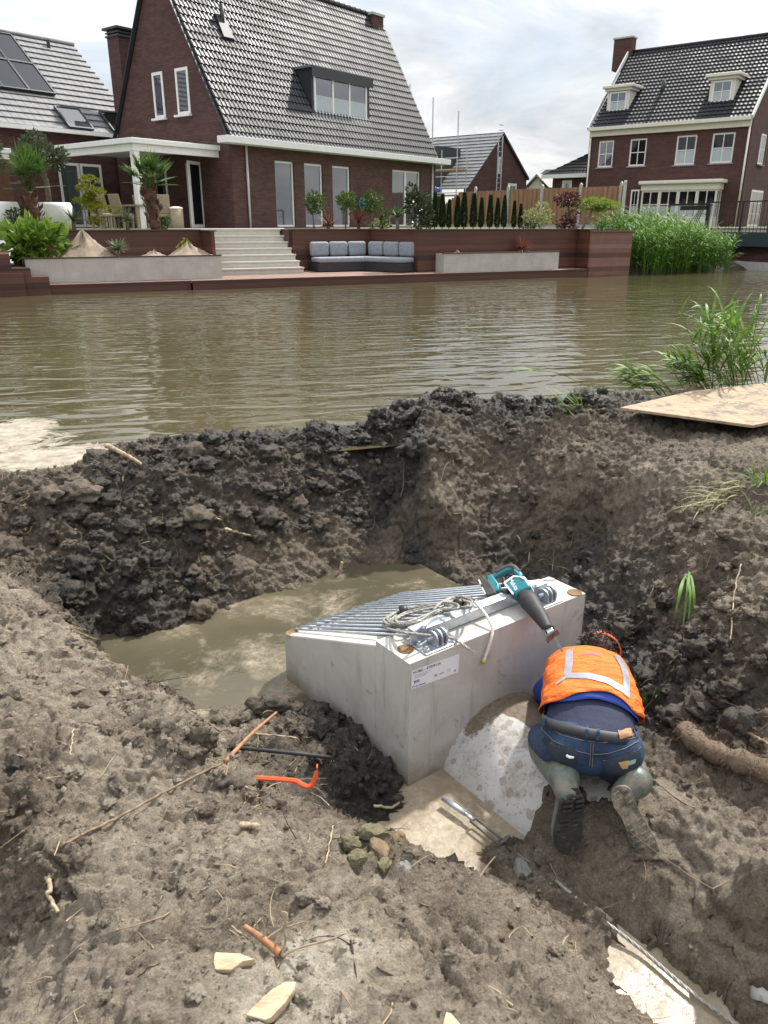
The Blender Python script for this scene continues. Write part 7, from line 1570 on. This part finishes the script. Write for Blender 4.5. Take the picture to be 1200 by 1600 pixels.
twig('straw_stalk', [(116, 1140), (110, 1182)], .003, .0025, 'root_cream', 'short pale straw on the left plateau', 'straw'); twig('straw_stalk', [(521, 1294), (509, 1356)], .0028, .0022, 'root_cream', 'straight pale straw in front of the broken stones', 'straw')
twig('wood_piece', [(377, 1298), (390, 1299), (404, 1301)], .010, .008, 'root_cream', 'small pale piece of wood in the middle of the mud', 'wood piece')
twig('forked_root', [(585, 1272), (612, 1270), (632, 1262), (645, 1280)], .006, .004, 'root_cream', 'pale forked root between the stones and the milky water', 'root', .01)
twig('root', [(168, 712), (195, 722), (222, 740)], .018, .010, 'root_cream', 'thick pale root lying on the dark dam at the left', 'root', .03); twig('root', [(5, 724), (20, 738), (32, 745)], .012, .006, 'root_cream', 'pale root stub at the left end of the dam', 'root', .03)
twig('root', [(352, 835), (385, 848), (402, 852)], .011, .006, 'root_cream', 'pale root stuck in the middle of the dam face', 'root', .02); twig('root', [(322, 812), (345, 822)], .008, .005, 'root_cream', 'short pale root on the dam face left of centre', 'root', .02)
p0 = ground_hit(532, 908); tag(MB().tube(smooth([p0-[0, 0, .03], p0+[.0, -.01, .07], p0+[.015, -.01, .15]], 10), np.linspace(.014, .010, 10), 7).build('stump_stick', 'root_cream', smooth=True), 'short upright stick at the edge of the pit water', 'stick')
twig('stick', [(1075, 835), (1100, 790), (1045, 830)][0:1]+[(1090, 805), (1112, 775)], .005, .003, 'root_cream', 'pale stick lying on the right bank beside the flattened grass', 'stick', .01); twig('stick', [(1138, 1143), (1170, 1156), (1198, 1172)], .009, .006, 'twig_bark', 'grey stick behind the fibrous roll at the right', 'stick', .01)
twig('straw_stalk', [(1157, 888), (1146, 935), (1141, 1005)], .004, .003, 'root_cream', 'long pale stalk hanging down the right bank', 'straw', .01); twig('stick', [(665, 1222), (652, 1242), (643, 1258)], .005, .009, 'twig_bark', 'dark stick lying in the milky water by the headwall corner', 'stick')
# branched root with a reddish stump
tw = thing('branched_twig', ground_hit(410, 1485), 'reddish broken twig with pale curling side roots near the bottom', 'twig'); A, B = ground_hit(383, 1464)+[0, 0, .03], ground_hit(438, 1496)+[0, 0, .012]
MB().tube(smooth([A, (A+B)/2+[0, 0, .004], B], 12), np.linspace(.006, .0115, 12), 8).build('stem', 'twig_red', tw, smooth=True)
def upr(px, py, base, k): p = at_d(px, py, float(np.dot(base-CAMP, np.array([0, CP, -SP])))+k); return p
for pts_ in ([(384, 1463), (372, 1456), (362, 1446)], [(411, 1476), (413, 1455), (410, 1438)], [(425, 1482), (440, 1456), (449, 1430), (440, 1424)], [(440, 1492), (446, 1470), (444, 1455), (449, 1440)], [(415, 1468), (440, 1452), (477, 1440)], [(440, 1494), (470, 1480), (510, 1470), (541, 1458)], [(395, 1470), (394, 1484), (393, 1494)], [(384, 1467), (370, 1467), (360, 1465)]):
    P = [upr(x, y, A+(B-A)*min(1, max(0, (pts_[0][0]-383)/55)), .0-.004*i) for i, (x, y) in enumerate(pts_)]
    P = [np.array([p[0], p[1], max(p[2], gz(p[0], p[1])+.003)]) for p in P]
    MB().tube(smooth(P, 20), np.linspace(.0036, .0016, 20), 6).build('side_root', 'root_cream', tw, smooth=True)
# split wood
def chip(outline, th_, label, tilt=.0):
    c_ = ground_hit(*np.mean(outline, 0)); n = np.array([tilt, -.15, 1.]); n /= np.linalg.norm(n); P = [on_plane(x, y, c_+[0, 0, .018], n) for x, y in outline]
    mb = MB(); Q_ = np.array(P); m_ = Q_.mean(0); mb.loft([m_+(Q_-m_)*.93-n*th_, m_+(Q_-m_)*1.0-n*th_*.5, Q_+n*.002*RNG.normal(size=(len(P), 1)), ]); return tag(mb.build('wood_chip', 'split_wood', bevel=.002), label, 'wood chip', 'fresh split wood chips')
chip([(333, 1503), (336, 1488), (375, 1488), (398, 1497), (380, 1503), (362, 1514), (336, 1514)], .03, 'short fresh split wood chip beside the reddish twig', .05)
chip([(384, 1585), (398, 1569), (424, 1546), (445, 1534), (462, 1533), (459, 1545), (445, 1566), (424, 1590), (414, 1594)], .025, 'larger fresh split wood chip at the bottom of the photo', -.1)
chip([(692, 1600), (697, 1580), (706, 1584), (722, 1602)], .02, 'little wood chip cut by the bottom edge')
# broken stones
def rock(px, py, r, mat, label, seed, up=.3):
    g = np.random.default_rng(seed); c_ = ground_hit(px, py)+[0, 0, r[2]*up]; V = IV2.copy()
    for k in range(9):
        d = g.normal(size=3); d /= np.linalg.norm(d); h = g.uniform(.55, .85); e = V@d; V = V-np.clip(e-h, 0, None)[:, None]*d
    V = V*np.array(r)+g.normal(size=V.shape)*.0015; a = g.uniform(0, 3.1); R = np.array([[math.cos(a), -math.sin(a), 0], [math.sin(a), math.cos(a), 0], [0, 0, 1]]); o = MB().add(V@R.T+c_, IF2).build('stone', mat, auto=12); return tag(o, label, 'stone', 'broken stones above the milky water')
rock(592, 1338, (.058, .036, .03), 'stone_brown', 'flat orange brown stone, largest of the broken stones', 1); rock(546, 1322, (.040, .03, .03), 'stone_olive', 'olive yellow stone at the left of the broken stones', 2); rock(584, 1308, (.055, .034, .034), 'stone_olive', 'pale olive stone at the top of the broken stones', 3)
rock(556, 1345, (.036, .028, .022), 'stone_olive', 'small olive stone below the leftmost broken stone', 4); rock(600, 1360, (.034, .026, .022), 'stone_olive', 'dark olive stone lowest of the broken stones', 5); rock(629, 1360, (.028, .024, .018), 'stone_grey', 'small grey stone at the lower right of the broken stones', 6); rock(622, 1318, (.035, .03, .024), 'stone_brown', 'brown stone at the right of the broken stones', 7)
rock(1186, 1128, (.034, .03, .022), 'stone_grey', 'grey stone in the hollow of the right bank', 8); rock(815, 1330+35, (.05, .035, .03), 'stone_grey', 'muddy grey lump between milky water and trench', 9)
# fibrous roll
cr = [ground_hit(1070, 1150)+[0, 0, .03], ground_hit(1080, 1172)+[0, 0, .05], ground_hit(1115, 1196)+[0, 0, .05], ground_hit(1160, 1212)+[0, 0, .05], ground_hit(1215, 1230)+[0, 0, .045], ground_hit(1290, 1262)+[0, 0, .04]]
cP = smooth(cr, 40); cR = .042+.006*np.sin(np.arange(40)*.9)+RNG.normal(size=40)*.002; cR[:3] = [.03, .042, .047]
mb = MB(); mb.tube(cP, cR, 16); k_ = RNG.integers(1, 39, 1500); d_ = RNG.normal(size=(1500, 3)); d_ /= np.linalg.norm(d_, axis=1)[:, None]; mb.leaves(cP[k_]+d_*cR[k_][:, None]*.97, d_*.6+RNG.normal(size=(1500, 3))*.6, .028, .10)
tag(mb.build('fibre_roll', 'coir', smooth=True), 'thick fibrous brown roll sticking out of the mud at the right edge', 'fibre roll')
# grass
def tuft(name, px, py, n, spread, ln, lean, mat, label, cat, droop=.7, wd=.012, up=1.0, z=None, zoff=0., group=None):
    b = ground_hit(px, py) if z is None else at_z(px, py, z); g = np.random.default_rng(px*7+py); mb = MB()
    for k in range(n):
        q_ = b+np.array([g.normal()*spread, g.normal()*spread, 0]); q_[2] = (gz(q_[0], q_[1]) if z is None else z)-.01+zoff; d = np.array([g.normal()*.35+lean[0], g.normal()*.35+lean[1], up*g.uniform(.5, 1.2)]); mb.blade(q_, d, ln*g.uniform(.5, 1.15), wd*g.uniform(.6, 1.2), droop*g.uniform(.5, 1.5), 6)
    return tag(mb.build(name, mat, smooth=True), label, cat, group)
def reedclump(px, py, z, n, spread, ln, lean, label, leaf=.32, seed=1):
    b = at_z(px, py, z); g = np.random.default_rng(seed); th = thing('reed_clump', b, label, 'reeds', 'reeds on the near bank'); ms_, ml_ = MB(), MB()
    for k in range(n):
        q_ = b+np.array([g.normal()*spread, g.normal()*spread*.7, -.03]); d = np.array([lean[0]+g.normal()*.16, lean[1]+g.normal()*.12, 1.]); d /= np.linalg.norm(d); l_ = ln*g.uniform(.55, 1.05); P = [q_+d*l_*t_+np.array([lean[0]*.25, 0, -.12])*l_*t_*t_ for t_ in np.linspace(0, 1, 7)]
        ms_.tube(P, np.linspace(.0045, .002, 7), 5)
        for j in range(9):
            t_ = g.uniform(.18, 1); p = q_+d*l_*t_+np.array([lean[0]*.25, 0, -.12])*l_*t_*t_; a = g.uniform(0, 6.28); ml_.blade(p, (math.cos(a)*.7+lean[0]*1.2-.15, math.sin(a)*.5, g.uniform(.2, .9)), leaf*g.uniform(.6, 1.2), .025, 1.2, 6)
    ms_.build('stem', 'bank_grass', th, smooth=True); ml_.build('leaves', 'bank_grass', th, smooth=True); return th
reedclump(1148, 612, .22, 21, .11, .88, (-.26, .05), 'tall bright green reeds leaning left behind the rusty plate', .36, 2); reedclump(1105, 606, .2, 14, .10, .42, (-.65, .0), 'short bushy reeds at the foot of the tall leaning ones', .30, 3)
reedclump(1040, 612, .18, 9, .09, .32, (-.9, .0), 'low flattened reeds at the left of the rusty plate', .30, 4); reedclump(1150, 606, .22, 2, .05, 1.15, (-.05, .05), 'thin upright reed stalks taller than the clump beside the plate', .22, 5); reedclump(1222, 608, .22, 5, .05, .75, (-.2, .05), 'reed tips at the right edge of the photo', .3, 6)
b = at_z(930, 628, .16); mb = MB(); g = np.random.default_rng(8); P = smooth([b+[.15, .02, 0], b+[-.05, 0, .12], b+[-.35, 0, .25], b+[-.55, .0, .27]], 20); th = thing('bent_reed', b, 'single bent reed stalk reaching out over the water at the centre right', 'reed'); mb.tube(P, np.linspace(.004, .0015, 20), 5); mb.build('stem', 'bank_grass', th)
mb = MB(); [mb.blade(P[k], (-1, g.normal()*.3, g.uniform(-.1, .5)), .22, .014, .5, 5) for k in (6, 8, 10, 12, 13, 14, 15, 16, 17, 18, 19)]; mb.build('leaves', 'bank_grass', th)
th2 = tuft('grass_tuft', 905, 640, 16, .05, .34, (-.9, .2), 'bank_grass', 'flattened green reed leaves on the crest of the dam', 'grass tuft', .9, .013)
tuft('grass_tuft', 1150, 772, 45, .06, .30, (-.8, -.25), 'dry_grass', 'pale flattened grass tuft lying on the right bank', 'grass tuft', .9, .008, .3); tuft('grass_tuft', 1195, 752, 26, .05, .26, (-.3, -.2), 'bank_grass', 'green grass tuft at the right edge below the plate', 'grass tuft', .9, .009, .6); tuft('grass_tuft', 1190, 800, 24, .07, .2, (.1, -.3), 'bank_grass', 'short green grass at the right edge of the bank', 'grass tuft', .9, .008, .7)
b = ground_hit(1075, 902); mb = MB(); g = np.random.default_rng(6)
for k in range(9): mb.blade(b+g.normal(size=3)*[.02, .02, .01]+[0, 0, .015], (-.30+g.normal()*.12, -.75, -.05+g.normal()*.12), g.uniform(.22, .42), .015, 1.9, 8)
tag(mb.build('grass_tuft', 'bank_grass', smooth=True), 'green blades hanging down the right bank above the worker', 'grass tuft')
tuft('grass_tuft', 1010, 1085+20, 14, .03, .14, (-.3, -.3), 'bank_grass', 'small green sprig low on the bank right of the worker', 'grass tuft', 1.0, .008)
b = ground_hit(850, 870); tuft('grass_tuft', 845, 868, 26, .12, .16, (.2, -.2), 'dry_grass', 'thin dry grass scraps behind the headwall', 'grass tuft', 1.2, .005, .2)
tuft('root_tuft', 1050, 1030, 60, .06, .14, (0, -.6), 'root_dark', 'tangle of dark roots hanging from the right bank', 'roots', 1.6, .005, .2)

# torn fibrous edge of the plateau: strands hanging over the step
g = np.random.default_rng(17); mb = MB(); ed = [(95, 945), (130, 1000), (175, 1050), (215, 1090), (262, 1130), (310, 1172), (352, 1212), (388, 1240)]
for k in range(260):
    f = g.uniform(0, 7); i = int(f); x = ed[i][0]+(ed[i+1][0]-ed[i][0])*(f-i)+g.normal()*7; y = ed[i][1]+(ed[i+1][1]-ed[i][1])*(f-i)+g.normal()*7
    p = at_z(x, y, -.2); p[2] = gz(p[0], p[1])+.004; a = .95+g.normal()*.55; l_ = g.uniform(.03, .13); d = np.array([math.cos(a)*.75, math.sin(a)*.75, 0]); q_ = []
    for t_ in np.linspace(0, 1, 5): w_ = p+d*l_*t_; q_.append([w_[0], w_[1], max(gz(w_[0], w_[1])+.003, p[2]-.6*l_*t_)])
    mb.tube(q_, np.array([1, 1, .9, .8, .5])*g.uniform(.0008, .0024), 4, cap=False)
tag(mb.build('edge_fibres', 'straw', smooth=True, org=at_z(220, 1090, -.2)), kind='stuff')
